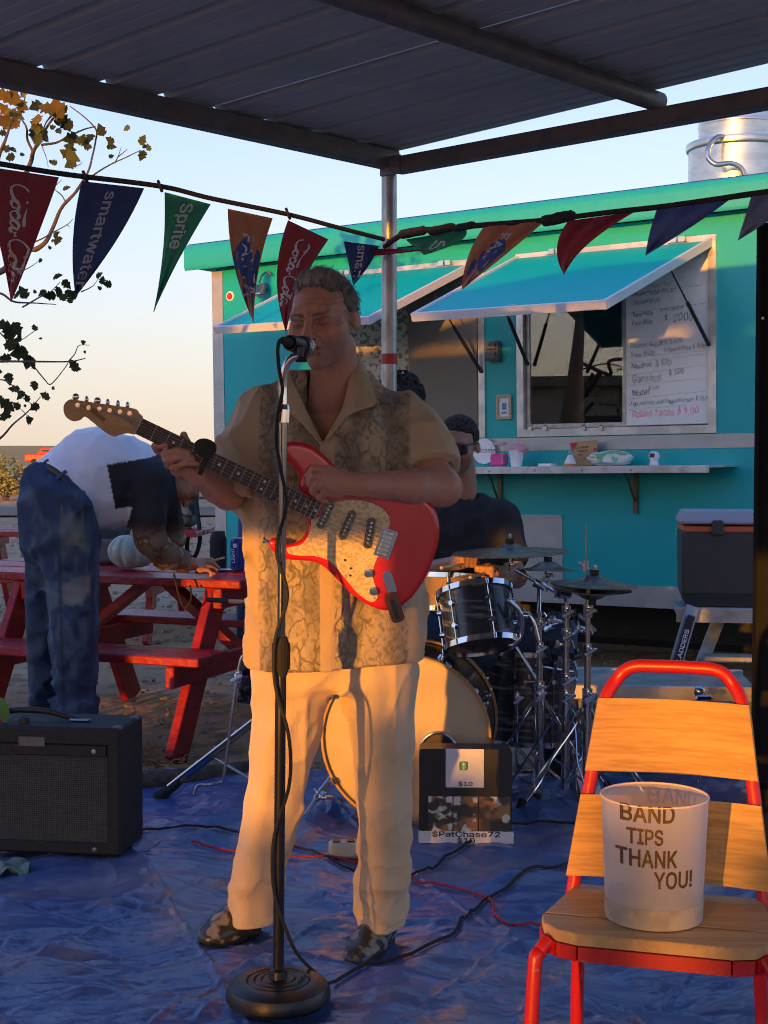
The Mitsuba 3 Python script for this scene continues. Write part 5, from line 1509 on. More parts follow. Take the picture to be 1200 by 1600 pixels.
# items on the near table
o = on_table(203, 892)
PM = thing('pumpkin', 'pale grey-green ribbed pumpkin on the near picnic table', 'pumpkin')
a_ = np.linspace(0, 2 * np.pi, 97)
def pump(u, v):
    th, ph = u * 2 * np.pi, v * np.pi
    r = .118 * (1 - .15 * np.abs(np.cos(th * 5)) ** 6 * np.sin(ph)) * (1 + .03 * np.sin(th * 3))
    return np.stack([o[0] + r * np.sin(ph) * np.cos(th), o[1] + .06 + r * np.sin(ph) * np.sin(th), o[2] + .09 + .088 * np.cos(ph) * (1 - .22 * np.exp(-(np.minimum(ph, np.pi - ph) / .35) ** 2))], -1)
mat('pumpkin_skin', mottle((0.36, 0.40, 0.36), (0.27, 0.31, 0.28), 14), 0.5)
add(PM + '__skin', grid(pump, 121, 40)[0], 'pumpkin_skin', True)
add(PM + '__stalk', tube([o + [0, .06, .155], o + [.005, .055, .185], o + [.02, .05, .20]], [.014, .010, .009], 8, 10), 'straw', True)
o = on_table(150, 886)
BG = thing('cooler_bag', 'dark soft cooler bag behind the pumpkin on the near picnic table', 'bag')
mat('bag_dark', mottle((0.035, 0.038, 0.045), (0.05, 0.052, 0.06), 40), 0.85)
mat('strap_black', (0.015, 0.015, 0.016), 0.8)
mat('bag_grey', (0.10, 0.105, 0.115), 0.8)
add(BG + '__body', box((.26, .2, .20), o + [0.02, .26, .105], rz(.3), .03), 'bag_dark', 35)
add(BG + '__pocket', box((.12, .03, .12), o + np.array([0.02, .26, .07]) + rz(.3) @ np.array([-.02, -.115, 0]), rz(.3), .012), 'bag_grey', 35)
add(BG + '__strap', tube([o + [-.1, .2, .19], o + [-.06, .2, .24], o + [.06, .24, .25], o + [.13, .28, .19]], .010, 6, 24), 'strap_black', True)
o = on_table(341, 891)
TB = thing('tumbler', 'black insulated tumbler standing beside the blue can on the near picnic table', 'tumbler')
add(TB + '__body', lathe([(0, 0), (.038, 0), (.040, .004), (.040, .150), (.036, .168), (.032, .174)], o, n=28), 'black_matte', 35)
add(TB + '__lid', lathe([(.033, .172), (.033, .186), (.028, .190), (0, .190)], o, n=28), 'black_plastic', 35)
o = on_table(371, 893)
CN = thing('can', 'tall blue drink can at the end of the near picnic table', 'can')
mat('can_blue', (0.02, 0.045, 0.30), 0.25, 0.5)
add(CN + '__body', lathe([(0, .004), (.025, .001), (.0325, .010), (.0325, .142), (.027, .156)], o, n=32), 'can_blue', 35)
add(CN + '__rim', lathe([(.027, .156), (.0285, .158), (.0285, .162), (.025, .162), (.024, .157), (0, .157)], o, n=32), 'aluminium', 35)
ms = []
for s, z, h in (('LIGHT', .0, .02),):
    m = meshkit.text_mesh('LIGHT', .017, .0006, True)
    v = np.array(m.vertices)
    v[:, 0] -= v[:, 0].mean()
    th_c = -v[:, 1] / .0325 - .35
    ms.append(trimesh.Trimesh(np.stack([o[0] + (.0331 + v[:, 2]) * np.sin(th_c + .05), o[1] - (.0331 + v[:, 2]) * np.cos(th_c + .05), o[2] + .075 + v[:, 0]], 1), m.faces, process=False))
add(CN + '__lettering', ms, 'white_plastic')
v = lathe([(.011, 0), (.011, .0008), (0, .0008)], (0, 0, 0), n=16)
vv = np.array(v.vertices)
th_c = vv[:, 0] / .0325 - .25
add(CN + '__emblem', trimesh.Trimesh(np.stack([o[0] + (.0331 + vv[:, 2]) * np.sin(th_c), o[1] - (.0331 + vv[:, 2]) * np.cos(th_c), o[2] + .125 + vv[:, 1]], 1), v.faces, process=False), 'white_plastic')
o = on_table(335, 894)
TBt = thing('tablet', 'black phone lying flat on the near picnic table under the reaching hand', 'phone')
add(TBt + '__case', box((.19, .09, .010), o + [0, .03, .0055], rz(.15), .004), 'black_plastic')
add(TBt + '__screen', box((.16, .075, .002), o + [0, .03, .0112], rz(.15)), 'white_film')
k = thing('camera_strap', 'black strap hanging in a loop over the edge of the near picnic table', 'strap')
tag(k, 'black strap hanging in a loop over the edge of the near picnic table', 'strap')
add(k + '__loop', tube([P(272, 898, 6.25), P(275, 912, 6.2), P(281, 935, 6.2), P(288, 949, 6.2), P(296, 943, 6.2), P(299, 930, 6.22), P(297, 915, 6.26)], .005, 6, 40), 'strap_black', True)
# blue folded umbrella bag hung at the table end
UB = thing('umbrella_bag', 'narrow blue cloth bag standing behind the singer at the end of the trailer', 'bag')
mat('cloth_blue', mottle((0.02, 0.04, 0.22), (0.015, 0.03, 0.16), 8), 0.7)
q1 = P(394, 700, 7.3)
add(UB + '__cloth', lathe([(0, .02), (.075, .02), (.085, .3), (.08, .8), (.06, 1.25), (.03, 1.36), (0, 1.37)], (q1[0], 7.3, 0), n=24), 'cloth_blue', 40)
add(UB + '__tie', tube([(q1[0] + .085 * math.cos(t), 7.3 + .085 * math.sin(t), .7) for t in np.arange(24) * 2 * np.pi / 24], .006, 6, closed=True), 'strap_black', True)
# backpack on the far table
o = G(275, 826, ZTAB)
BP = thing('backpack', 'camouflage backpack with hanging straps on the farther picnic table', 'backpack')
mat('camo', proc(lambda p, n, uv: mix(mix((0.12, 0.11, 0.09), (0.05, 0.05, 0.045), smoothstep(0.48, 0.52, fbm(p.x * 9, p.y * 9, p.z * 9, 2))), (0.26, 0.23, 0.20), smoothstep(0.58, 0.62, fbm(p.x * 11 + 4, p.y * 11, p.z * 11, 2)))), 0.85)
def bpf(p):
    q = p - o
    d = s_box(q, (0, .12, .16), (.15, .11, .155), .07)
    d = smin(d, s_box(q, (0, .0, .11), (.11, .04, .085), .04), .04)
    return d + .006 * n3(p, 16, 3)
add(BP + '__body', nets(bpf, o + [-.2, -.1, -.02], o + [.2, .28, .36], .014), 'camo', True)
add(BP + '__strap', tube([o + [.13, .02, .29], o + [.17, -.08, .12], o + [.19, -.12, -.08], o + [.15, -.14, -.20], o + [.10, -.14, -.15], o + [.11, -.1, .02]], .016, 7, 50), 'strap_black', True)
add(BP + '__strap', tube([o + [.10, .02, .29], o + [.13, -.02, .34], o + [.15, .06, .31]], .012, 7, 20), 'strap_black', True)

# far things in the sunlit yard: motorcycle, red pickup
def wheel_m(c, r, w, axis, t=.06):
    return [tube([c + r * (math.cos(a) * np.array([axis[1], -axis[0], 0]) + math.sin(a) * np.array([0, 0, 1])) for a in np.arange(28) * 2 * np.pi / 28], t, 8, closed=True)]
MO = thing('motorcycle', 'motorcycle parked by the far road beyond the picnic tables', 'motorcycle')
mo = np.array([P(318, 700, 31)[0], 31.0, -.03])
axm = np.array([.25, -.97, 0])
fwd = np.array([.97, .25, 0])
mat('yellow_paint', (0.55, 0.28, 0.02), 0.35)
for s, nm in ((-.72, 1), (.72, 1)):
    wk = add(MO + '__wheel', wheel_m(mo + fwd * s + [0, 0, .33], .27, .1, axm), 'rubber', True)
    add(wk + '__rim', wheel_m(mo + fwd * s + [0, 0, .33], .2, .1, axm, .015), 'chrome_dull', True)
add(MO + '__frame', [tube([mo + fwd * .72 + [0, 0, .33], mo + fwd * .42 + [0, 0, .85], mo + fwd * .35 + [0, 0, 1.0]], .035, 8, 12), tube([mo - fwd * .72 + [0, 0, .33], mo - fwd * .1 + [0, 0, .35], mo + fwd * .3 + [0, 0, .7]], .035, 8, 12)], 'chrome_dull', True)
add(MO + '__engine', box((.45, .3, .35), mo + [0, 0, .45], rz(.25), .06), 'chrome_dull')
add(MO + '__tank', nets(lambda p: s_ell(p, mo + fwd * .12 + [0, 0, .82], (.32, .16, .14)), mo + [-.4, -.4, .5], mo + [.6, .4, 1.1], .03), 'yellow_paint', True)
add(MO + '__seat', box((.6, .24, .1), mo - fwd * .4 + [0, 0, .75], rz(.25), .04), 'black_matte')
add(MO + '__handlebar', tube([mo + fwd * .3 + axm * .35 + [0, 0, 1.05], mo + fwd * .4 + [0, 0, 1.02], mo + fwd * .3 - axm * .35 + [0, 0, 1.05]], .02, 8, 12), 'chrome_dull', True)
add(MO + '__headlight', lathe([(.09, 0), (.06, -.1), (0, -.12)], mo + fwd * .52 + [0, 0, .88], fwd, 16), 'chrome_dull', True)
PU = thing('pickup_truck', 'bright red pickup truck parked far out in the field', 'pickup truck')
pu = np.array([P(80, 700, 150)[0], 150.0, -.35])
mat('truck_red', (0.60, 0.03, 0.02), 0.35)
add(PU + '__body', [box((5.2, 1.8, .75), pu + [0, 0, .85], np.eye(3), .08)], 'truck_red')
add(PU + '__cab', trimesh.convex.convex_hull(np.vstack([np.array(box((2.2, 1.75, .05), pu + [-.2, 0, 1.25]).vertices), np.array(box((1.5, 1.5, .05), pu + [-.1, 0, 1.85]).vertices)])), 'truck_red')
add(PU + '__window', box((1.3, 1.66, .34), pu + [-.12, 0, 1.5]), 'asphalt_far')
for x in (-1.6, 1.6):
    for y in (-.85, .85):
        add(PU + '__wheel', lathe([(0, -.12), (.36, -.12), (.38, 0), (.36, .12), (0, .12)], pu + [x, y, .38], (0, 1, 0), 20), 'rubber', 30)
# ================================================================ people
mat('skin', {'type': 'mesh_attribute', 'name': 'vertex_color'}, 0.48, specular=0.45)
mat('cloth_vc', {'type': 'mesh_attribute', 'name': 'vertex_color'}, 0.85, sheen=0.3)
mat('hair_vc', {'type': 'mesh_attribute', 'name': 'vertex_color'}, 0.8, specular=0.15)


def paint(mesh, base, *layers):
    """vertex colours: base, then (colour, weights) over it"""
    c = np.tile(np.asarray(base, float), (len(mesh.vertices), 1))
    for col, w in layers:
        w = np.clip(np.asarray(w, float), 0, 1)[:, None]
        c = c * (1 - w) + np.asarray(col, float) * w
    return c


def vjoin(items):
    """(mesh, colours) pairs -> one mesh with colours"""
    return trimesh.util.concatenate([m for m, _ in items]), np.vstack([c for _, c in items])


def blob(p, c, r):
    return np.exp(-(np.linalg.norm((p - np.asarray(c)) / np.asarray(r), axis=1)) ** 2)


def ss(a, b, x):
    t = np.clip((x - a) / (b - a), 0, 1)
    return t * t * (3 - 2 * t)


def head_sdf(q, mouth_open=0.0, wide=1.0, jaw=1.0):
    """head in its own frame: x across, -y forward, z up; about 0.235 m tall"""
    q = q / np.array([wide, 1, 1])
    d = s_ell(q, (0, .014, .036), (.077, .098, .086))
    d = smin(d, s_ell(q, (0, -.020, -.046), (.060 * jaw, .070, .066)), .03)
    d = smin(d, s_ell(q, (0, -.046, -.012), (.062, .047, .078)), .03)
    d = smin(d, np.linalg.norm(q - np.array([0, -.076, -.094]), axis=1) - .021, .026)
    d = smin(d, s_cone(q, (-.040, -.078, .026), (.040, -.078, .026), .013, .013), .02)
    for s in (-1, 1):
        d = smin(d, np.linalg.norm(q - np.array([s * .047, -.060, -.020]), axis=1) - .023, .03)
        d = smax(d, -(np.linalg.norm(q - np.array([s * .033, -.107, .006]), axis=1) - .0215), .012)
        d = smin(d, s_ell(q, (s * .0325, -.0800, .006), (.0155, .0125, .0115)), .006)
        d = smin(d, s_cone(q, (s * .018, -.104, .022), (s * .046, -.092, .024), .0070, .0055), .008)
    d = smin(d, s_cone(q, (0, -.095, .020), (0, -.117, -.024), .0085, .0140), .011)
    for s in (-1, 1):
        d = smin(d, np.linalg.norm(q - np.array([s * .0135, -.100, -.026]), axis=1) - .0095, .006)
        d = smax(d, -(np.linalg.norm(q - np.array([s * .007, -.109, -.034]), axis=1) - .0042), .004)
        d = smax(d, -s_cone(q, (s * .021, -.103, -.028), (s * .036, -.090, -.056), .0030, .0034), .007)
        R = rz(-s * .30)
        e = s_ell(q, (s * .0800, .014, -.006), (.0072, .016, .027), R)
        e = smax(e, -s_ell(q, (s * .092, .010, .000), (.007, .012, .020), R), .006)
        d = smin(d, e, .010)
    d = smin(d, s_ell(q, (0, -.084, -.056), (.026, .016, .020)), .014)
    d = smin(d, s_cone(q, (-.019, -.094, -.0515), (.019, -.094, -.0515), .0048, .0048), .006)
    d = smin(d, s_cone(q, (-.016, -.0945, -.0640), (.016, -.0945, -.0640), .0058, .0058), .006)
    for x_ in (-.008, .008):                                       # frown lines
        d = smax(d, -s_cone(q, (x_, -.103, .026), (x_ * 1.2, -.101, .045), .0014, .0010), .005)
    d = smax(d, -s_cone(q, (-.03, -.098, .058), (.03, -.098, .058), .0010, .0010), .006)
    d = smax(d, -s_ell(q, (0, -.104, -.0575), (.024, .018, .0016 + .007 * mouth_open)), .003)
    return d


def face_paint(q, skin, lip, hair_c, stubble, brow=.9, shut=True):
    lay = [((skin[0] * 1.08, skin[1] * .80, skin[2] * .74), .5 * sum(blob(q, (s * .046, -.075, -.022), (.024, .05, .022)) for s in (-1, 1)) + .55 * blob(q, (0, -.115, -.018), (.016, .03, .02))),
           (stubble[0], stubble[1] * (ss(-.030, -.055, q[:, 2]) * ss(.02, -.03, q[:, 1]) * (.7 + .6 * meshkit.noise(q * 400)))),
           (lip, .85 * (blob(q, (0, -.100, -.0515), (.021, .02, .0052)) + blob(q, (0, -.100, -.064), (.018, .02, .0062)))),
           ((.05, .02, .02), blob(q, (0, -.10, -.0575), (.020, .03, .0032)) * .9)]
    for s in (-1, 1):
        a = np.array([s * .018, -.104, .024])
        lay.append((hair_c, brow * np.exp(-((q[:, 2] - (.0265 - .10 * (np.abs(q[:, 0]) - .032) ** 2 * 12)) / .0045) ** 2) * ss(.010, .016, np.abs(q[:, 0])) * ss(.054, .046, np.abs(q[:, 0])) * (q[:, 1] < -.05) * (.6 + .5 * meshkit.noise(q * 500))))
        lay.append(((.10, .045, .035), (.75 if shut else .4) * np.exp(-((q[:, 2] - (.0015 + 8 * (q[:, 0] - s * .0325) ** 2)) / .0022) ** 2) * ss(.019, .014, np.abs(q[:, 0] - s * .0325)) * (q[:, 1] < -.05)))
        lay.append(((skin[0] * .42, skin[1] * .34, skin[2] * .34), .75 * blob(q, (s * .032, -.085, .004), (.021, .03, .014))))  # shade of the eye sockets painted into the skin colour
    lines = np.exp(-((q[:, 2] - .052 - .004 * np.cos(q[:, 0] * 60)) / .0013) ** 2) + np.exp(-((q[:, 2] - .064 - .004 * np.cos(q[:, 0] * 50)) / .0013) ** 2)
    for s in (-1, 1):                                               # crow's feet and the folds beside the mouth
        for k in (-1, 0, 1):
            lines = lines + .8 * np.exp(-((q[:, 2] - .004 - k * (np.abs(q[:, 0]) - .045) * .5) / .0011) ** 2) * ss(.048, .054, s * q[:, 0]) * ss(.070, .062, s * q[:, 0])
        lines = lines + 1.3 * np.exp(-((s * q[:, 0] - (.020 + (-.026 - q[:, 2]) * .55)) / .0024) ** 2) * ss(-.066, -.056, q[:, 2]) * ss(-.022, -.030, q[:, 2])
    lay.append(((skin[0] * .5, skin[1] * .40, skin[2] * .38), .55 * np.clip(lines, 0, 1) * (q[:, 1] < -.02)))
    lay.append(((skin[0] * .72, skin[1] * .62, skin[2] * .6), .5 * ss(.45, .75, meshkit.fbm(q * 70, 3, 3))))
    return paint(type('m', (), {'vertices': q}), skin, *lay)


def head_mesh(c, R, skin, h=.0036, paint_kw=None, **kw):
    f = lambda p: head_sdf((p - c) @ R, **kw) + .0007 * n3((p - c) @ R, 90, 3)
    m = nets(f, np.asarray(c) - .145, np.asarray(c) + .145, h)
    q = (np.array(m.vertices) - c) @ R
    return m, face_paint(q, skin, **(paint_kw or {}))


def hair_mesh(c, R, fn, base, alt, h=.004, streak=(160, 30, 160)):
    m = nets(lambda p: fn((p - c) @ R), np.asarray(c) - .17, np.asarray(c) + .17, h)
    q = (np.array(m.vertices) - c) @ R
    w = meshkit.fbm(q * np.array(streak), 3, 4)
    return m, paint(m, base, (alt, ss(.35, .65, w)))


def hand_sdf(p, wrist, mcps, fingers, thumb, rf=.0088, rp=.0135):
    d = None
    for m in mcps:
        e = s_cone(p, wrist, m, .021, rp)
        d = e if d is None else smin(d, e, .012)
    for a, b in zip(mcps[:-1], mcps[1:]):
        d = smin(d, s_cone(p, a, b, rp, rp), .008)
    for m, pts, k in zip(mcps, fingers, (1.0, 1.05, 1.0, .86)):
        ch = [m] + list(pts)
        rs = [rp * .92] + [rf * k * x for x in np.linspace(1.12, .86, len(pts))]
        d = smin(d, s_chain(p, ch, rs, .004), .0045)
    d = smin(d, s_chain(p, thumb, [.017, .0125, .0108, .0095][:len(thumb)], .006), .010)
    return d


def fold(p, f, s, amp, k=2.0):
    """cloth folds: ridges of a stretched noise"""
    return amp * (1 - np.abs(2 * meshkit.noise(np.asarray(p) * f, s) - 1)) ** k


# ---------------------------------------------------------------- the singer
SKIN = np.array([0.44, 0.225, 0.165])
PS = thing('person', 'grey haired singer in a snakeskin patterned tan shirt and beige trousers playing a guitar', 'person')
hc = P(507, 503, 3.67)
HR = rz(math.radians(-21)) @ rx(math.radians(11)) @ ry(math.radians(-3))
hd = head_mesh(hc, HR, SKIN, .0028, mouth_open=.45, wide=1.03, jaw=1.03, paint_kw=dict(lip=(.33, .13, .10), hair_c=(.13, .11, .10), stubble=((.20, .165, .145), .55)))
nb = P(527, 628, 3.76)
nk0 = hc + HR @ np.array([0, .032, -.075])
def neck_f(p):
    d = s_cone(p, nk0, nb, .060, .070)
    d = smin(d, s_cone(p, nb, P(527, 665, 3.74), .070, .10), .04)
    return d + .0012 * n3(p, 40, 2)
nm = nets(neck_f, nb - [.16, .16, .16], nb + [.16, .12, .2], .006)
neck = (nm, paint(nm, SKIN * .96, (SKIN * [1.1, .8, .75], .4 * ss(.4, .7, meshkit.fbm(np.array(nm.vertices) * 30, 2)))))
gd = lambda px: 3.52 + (px - 600) * 0.00015
g_ = gd(275)
LS_, LE_, LW_ = P(410, 655, 3.74), P(358, 770, 3.66), P(312, 744, g_ + .045)
l_m = [P(268, 711, g_ + .032), P(279, 721, g_ + .032), P(287, 730, g_ + .033), P(294, 738, g_ + .033)]
l_f = [[P(246, 703, g_ + .012), P(242, 697, g_ - .006), P(259, 696, g_ - .014)],
       [P(259, 716, g_ + .008), P(258, 709, g_ - .012), P(277, 704, g_ - .018), P(293, 707, g_ - .012)],
       [P(264, 727, g_ + .008), P(261, 720, g_ - .013), P(281, 714, g_ - .019), P(300, 716, g_ - .012)],
       [P(273, 738, g_ + .008), P(270, 731, g_ - .013), P(291, 723, g_ - .018), P(309, 725, g_ - .011)]]
l_t = [P(303, 735, g_ + .045), P(297, 708, g_ + .040), P(290, 690, g_ + .020), P(287, 680, g_ + .004)]
l_arm = lambda p: smin(smin(s_chain(p, [LS_, LE_], [.055, .042], .02), smin(s_cone(p, LE_, LE_ * .6 + LW_ * .4, .042, .043), s_cone(p, LE_ * .6 + LW_ * .4, LW_, .043, .026), .01), .02), hand_sdf(p, LW_, l_m, l_f, l_t), .012)
la = nets(lambda p: l_arm(p) + .0006 * n3(p, 70, 4), np.minimum(LS_, P(232, 700, 3.4)) * [1, 1, 0] + [-.02, -.02, P(0, 800, 3.6)[2]], np.array([LS_[0] + .08, 3.85, LS_[2] + .08]), .0036)
RS_, RE_, RW_ = P(622, 662, 3.74), P(692, 762, 3.585), P(566, 757, 3.452)
r_g = 3.452
r_m = [P(513, 737, r_g - .004), P(512, 748, r_g - .014), P(516, 759, r_g - .012), P(524, 768, r_g - .004)]
r_f = [[P(490, 733, r_g - .004), P(482, 744, r_g + .006), P(488, 753, r_g + .018)],
       [P(491, 744, r_g - .016), P(484, 755, r_g - .004), P(493, 762, r_g + .012)],
       [P(496, 758, r_g - .016), P(489, 768, r_g - .004), P(499, 775, r_g + .012)],
       [P(506, 770, r_g - .010), P(500, 778, r_g + .000), P(509, 783, r_g + .014)]]
r_t = [P(535, 742, r_g + .014), P(514, 745, r_g + .026), P(497, 748, r_g + .028), P(486, 752, r_g + .026)]
r_arm = lambda p: smin(smin(s_chain(p, [RS_, RE_], [.056, .045], .02), smin(s_cone(p, RE_, RE_ * .62 + RW_ * .38, .045, .044), s_cone(p, RE_ * .62 + RW_ * .38, RW_, .044, .028), .01), .02), hand_sdf(p, RW_, r_m, r_f, r_t, .0094, .0145), .012)
ra = nets(lambda p: r_arm(p) + .0006 * n3(p, 70, 5), np.array([P(470, 0, 3.4)[0], 3.36, P(0, 815, 3.5)[2]]), np.array([RE_[0] + .08, 3.85, RS_[2] + .08]), .0038)
def arm_paint(m, tips):
    p = np.array(m.vertices)
    w = sum(blob(p, t, (.012, .012, .012)) for t in tips)
    return paint(m, SKIN, (SKIN * [1.12, .82, .74], .6 * w), (SKIN * .78, .5 * ss(.52, .72, meshkit.fbm(p * 45, 3, 8))))
body = vjoin([hd, neck, (la, arm_paint(la, [f[-1] for f in l_f])), (ra, arm_paint(ra, [f[0] for f in r_f]))])
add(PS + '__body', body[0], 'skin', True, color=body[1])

# hair: swept back, short at the sides, high forehead
def hair_f(q):
    d = s_ell(q, (0, .020, .041), (.0815, .099, .0875))
    d = smin(d, s_ell(q, (.006, -.022, .112), (.052, .050, .024)), .03)
    ax_ = np.abs(q[:, 0])
    hl = .100 - .55 * np.maximum(ax_ - .022, 0) - .008 * np.cos(q[:, 0] * 70) * 0 + .006 * np.exp(-(ax_ / .012) ** 2) * -1
    front = ss(-.026, -.058, q[:, 1])
    cut = (hl * front + (1 - front) * (-.052)) - q[:, 2]
    d = smax(d, cut, .008)
    temple = (-.034 + .28 * np.abs(q[:, 2] - .03)) - q[:, 1]                  # temples recede behind the brow
    d = smax(d, np.where(q[:, 2] < .075, temple, -1) * .8, .006)
    s = meshkit.fbm(np.stack([q[:, 0] * 150, q[:, 1] * 22 + q[:, 2] * 30, q[:, 2] * 22], 1), 3, 6) - .5
    return d + .0052 * s
hm = hair_mesh(hc, HR, hair_f, (.085, .078, .072), (.25, .235, .22), .0034, (210, 26, 40))
q_ = (np.array(hm[0].vertices) - hc) @ HR
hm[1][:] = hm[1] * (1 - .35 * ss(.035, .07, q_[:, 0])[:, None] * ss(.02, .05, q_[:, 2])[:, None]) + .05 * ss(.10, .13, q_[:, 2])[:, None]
add(PS + '__hair', hm[0], 'hair_vc', True, color=hm[1])
g = np.random.default_rng(21)
strands, vv = [], np.array(hm[0].vertices)
nn = np.array(hm[0].vertex_normals)
for i_ in g.choice(len(vv), 1100, replace=False):
    loc = (vv[i_] - hc) @ HR
    if loc[2] < -0.02:
        continue
    back = HR @ unit(np.array([loc[0] * 2.5 + g.normal() * .12, .8, (.22 if loc[2] > .08 else -.7) + g.normal() * .15]))
    b_ = unit(back - nn[i_] * (back @ nn[i_])) if np.linalg.norm(back - nn[i_] * (back @ nn[i_])) > .1 else back
    L = g.uniform(.025, .05)
    p0 = vv[i_] - nn[i_] * .003
    strands.append(tube([p0, p0 + b_ * L * .5 + nn[i_] * g.uniform(.003, .006), p0 + b_ * L + nn[i_] * g.uniform(-.001, .004)], [.00075, .0007, .0003], 3, 5))
mat('hair_grey', (.19, .18, .17), .5)
labels[add(PS + '__hair_strands', strands, 'hair_grey', True)] = {'kind': 'stuff'}

# shirt
sc_x = P(521, 0, 3.72)[0]
zr_ = [P(0, y, 3.72)[2] for y in (606, 624, 652, 700, 760, 850, 950, 1000, 1036)]
ar_ = [.05, .12, .185, .211, .211, .213, .217, .220, .221]
br_ = [.05, .085, .120, .136, .146, .152, .146, .142, .140]
cr_ = [.01, .01, .0, -.004, -.006, -.006, -.002, .0, .0]
zz_, aa_, bb_, cc_ = [np.array(v)[::-1] for v in (zr_, ar_, br_, cr_)]
z_hem = zr_[-1]
pl_x = lambda z: np.interp(z, [z_hem, P(0, 690, 3.6)[2]], [P(508, 0, 3.58)[0], P(512, 0, 3.58)[0]])
NV = P(504, 694, 3.60)            # bottom of the neck opening


def torso_f(p):
    a, b, c = np.interp(p[:, 2], zz_, aa_), np.interp(p[:, 2], zz_, bb_), np.interp(p[:, 2], zz_, cc_)
    x, y = np.abs(p[:, 0] - sc_x), np.abs(p[:, 1] - 3.735 - c)
    n_ = 2.5
    r = ((x / a) ** n_ + (y / b) ** n_) ** (1 / n_)
    d = (r - 1) * np.minimum(a, b) * .9
    return d


def shirt_f(p):
    d = torso_f(p)
    d = smax(d, p[:, 2] - zr_[0], .03)
    d = smin(d, s_chain(p, [P(416, 656, 3.745), P(475, 618, 3.76), P(560, 616, 3.76), P(618, 660, 3.745)], [.060, .056, .056, .060], .02), .045)
    e0 = unit(P(369, 776, 3.672) - P(385, 720, 3.70))
    e1 = unit(P(674, 745, 3.635) - P(652, 700, 3.69))
    sl0 = s_chain(p, [P(413, 652, 3.745), P(385, 720, 3.70), P(368, 790, 3.668)], [.066, .074, .079], .02) - fold(p @ ry(.5), (14, 14, 9), 8, .008)
    sl0 = smax(smax(sl0, (p - P(366, 774, 3.672)) @ e0, .004), -s_cone(p, P(382, 730, 3.70), P(364, 800, 3.66), .058, .072), .004)
    sl1 = s_chain(p, [P(624, 656, 3.745), P(652, 700, 3.69), P(680, 765, 3.615)], [.064, .071, .080], .02) - fold(p @ ry(-.5), (14, 14, 9), 9, .008)
    sl1 = smax(smax(sl1, (p - P(674, 733, 3.645)) @ e1, .004), -s_cone(p, P(662, 712, 3.68), P(692, 790, 3.60), .060, .078), .004)
    d = smin(smin(d, sl0, .030), sl1, .030)
    # folds
    d = d - fold(p, (10, 9, 2.6), 3, .013, 4) * ss(z_hem, z_hem + .25, p[:, 2]) - fold(p @ ry(.4), (13, 13, 5), 5, .009, 5) - fold(p @ ry(-.6), (15, 13, 6), 6, .007, 5)
    hem = z_hem + .010 * np.sin((p[:, 0] - sc_x) * 9) - p[:, 2]
    d = smax(d, hem, .004)
    d = smax(d, -(torso_f(p) + .012 + ss(z_hem + .02, z_hem + .09, p[:, 2]) * .2), .003)
    # V opening at the neck
    dx = np.abs(p[:, 0] - NV[0]) - (p[:, 2] - NV[2]) * .62
    v = np.maximum(dx, p[:, 1] - 3.72)
    d = smax(d, -np.maximum(v, -(p[:, 2] - NV[2] + 0.0)), .006)
    nkd = s_cone(p, nb + [0, -.02, -.02], nk0, .076, .070)
    d = smax(d, -nkd, .004)
    # button placket
    pw = np.abs(p[:, 0] - pl_x(p[:, 2])) - .017
    d = d - .0025 * ss(.002, -.002, pw) * (p[:, 1] < 3.70) * (p[:, 2] < NV[2] + .01)
    return d


sm = nets(shirt_f, np.array([P(330, 0, 3.66)[0], 3.52, z_hem - .02]), np.array([P(735, 0, 3.66)[0], 3.93, P(0, 575, 3.7)[2]]), .0062)
def snake(p, n, uv):
    wx = (fbm(p.x * 24, p.y * 24, p.z * 20, 3) - .5) * .055
    wz = (fbm(p.x * 20 + 5, p.y * 20, p.z * 16 + 3, 3) - .5) * .10
    a, b, c = mikit.voronoi((p.x + wx) * 34, (p.z + wz) * 15)
    edge = smoothstep(.22, .02, b - a)
    lane = .5 + .5 * dr.sin((p.x + wx * .5) * 62)                       # the print runs in upright lanes
    sc_ = fbm(p.x * 150, p.y * 150, p.z * 80, 2)
    tone = fbm(p.x * 22 + 3, p.y * 22, p.z * 10, 3)
    col = mix((.42, .335, .24), (.24, .20, .155), smoothstep(.35, .65, tone * .7 + lane * .3))
    col = mix(col, (.10, .082, .066), edge * smoothstep(.36, .60, fbm(p.x * 14, p.y * 14, p.z * 9, 2)) * .75)
    col = mix(col, (.12, .10, .08), smoothstep(.50, .66, sc_) * .5)
    x0 = p.x - float(sc_x)
    tan_ = mi.Color3f(.47, .345, .225)
    pl_ = dr.abs(p.x - float(pl_x(z_hem + .3)))
    front = smoothstep(-.195, -.185, x0) * smoothstep(.200, .190, x0) * smoothstep(.0175, .0195, pl_)
    return mix(tan_, col, front)
mat('shirt', proc(snake), 0.8, bump=proc(lambda p, n, uv: fbm(p.x * 180, p.y * 180, p.z * 120, 2), eps=.002), bump_scale=.003, sheen=.3)
mat('shirt_plain', mottle((.47, .345, .22), (.43, .31, .195), 12), 0.8, sheen=.3)
add(PS + '__shirt', soften(sm, 2), 'shirt', True)


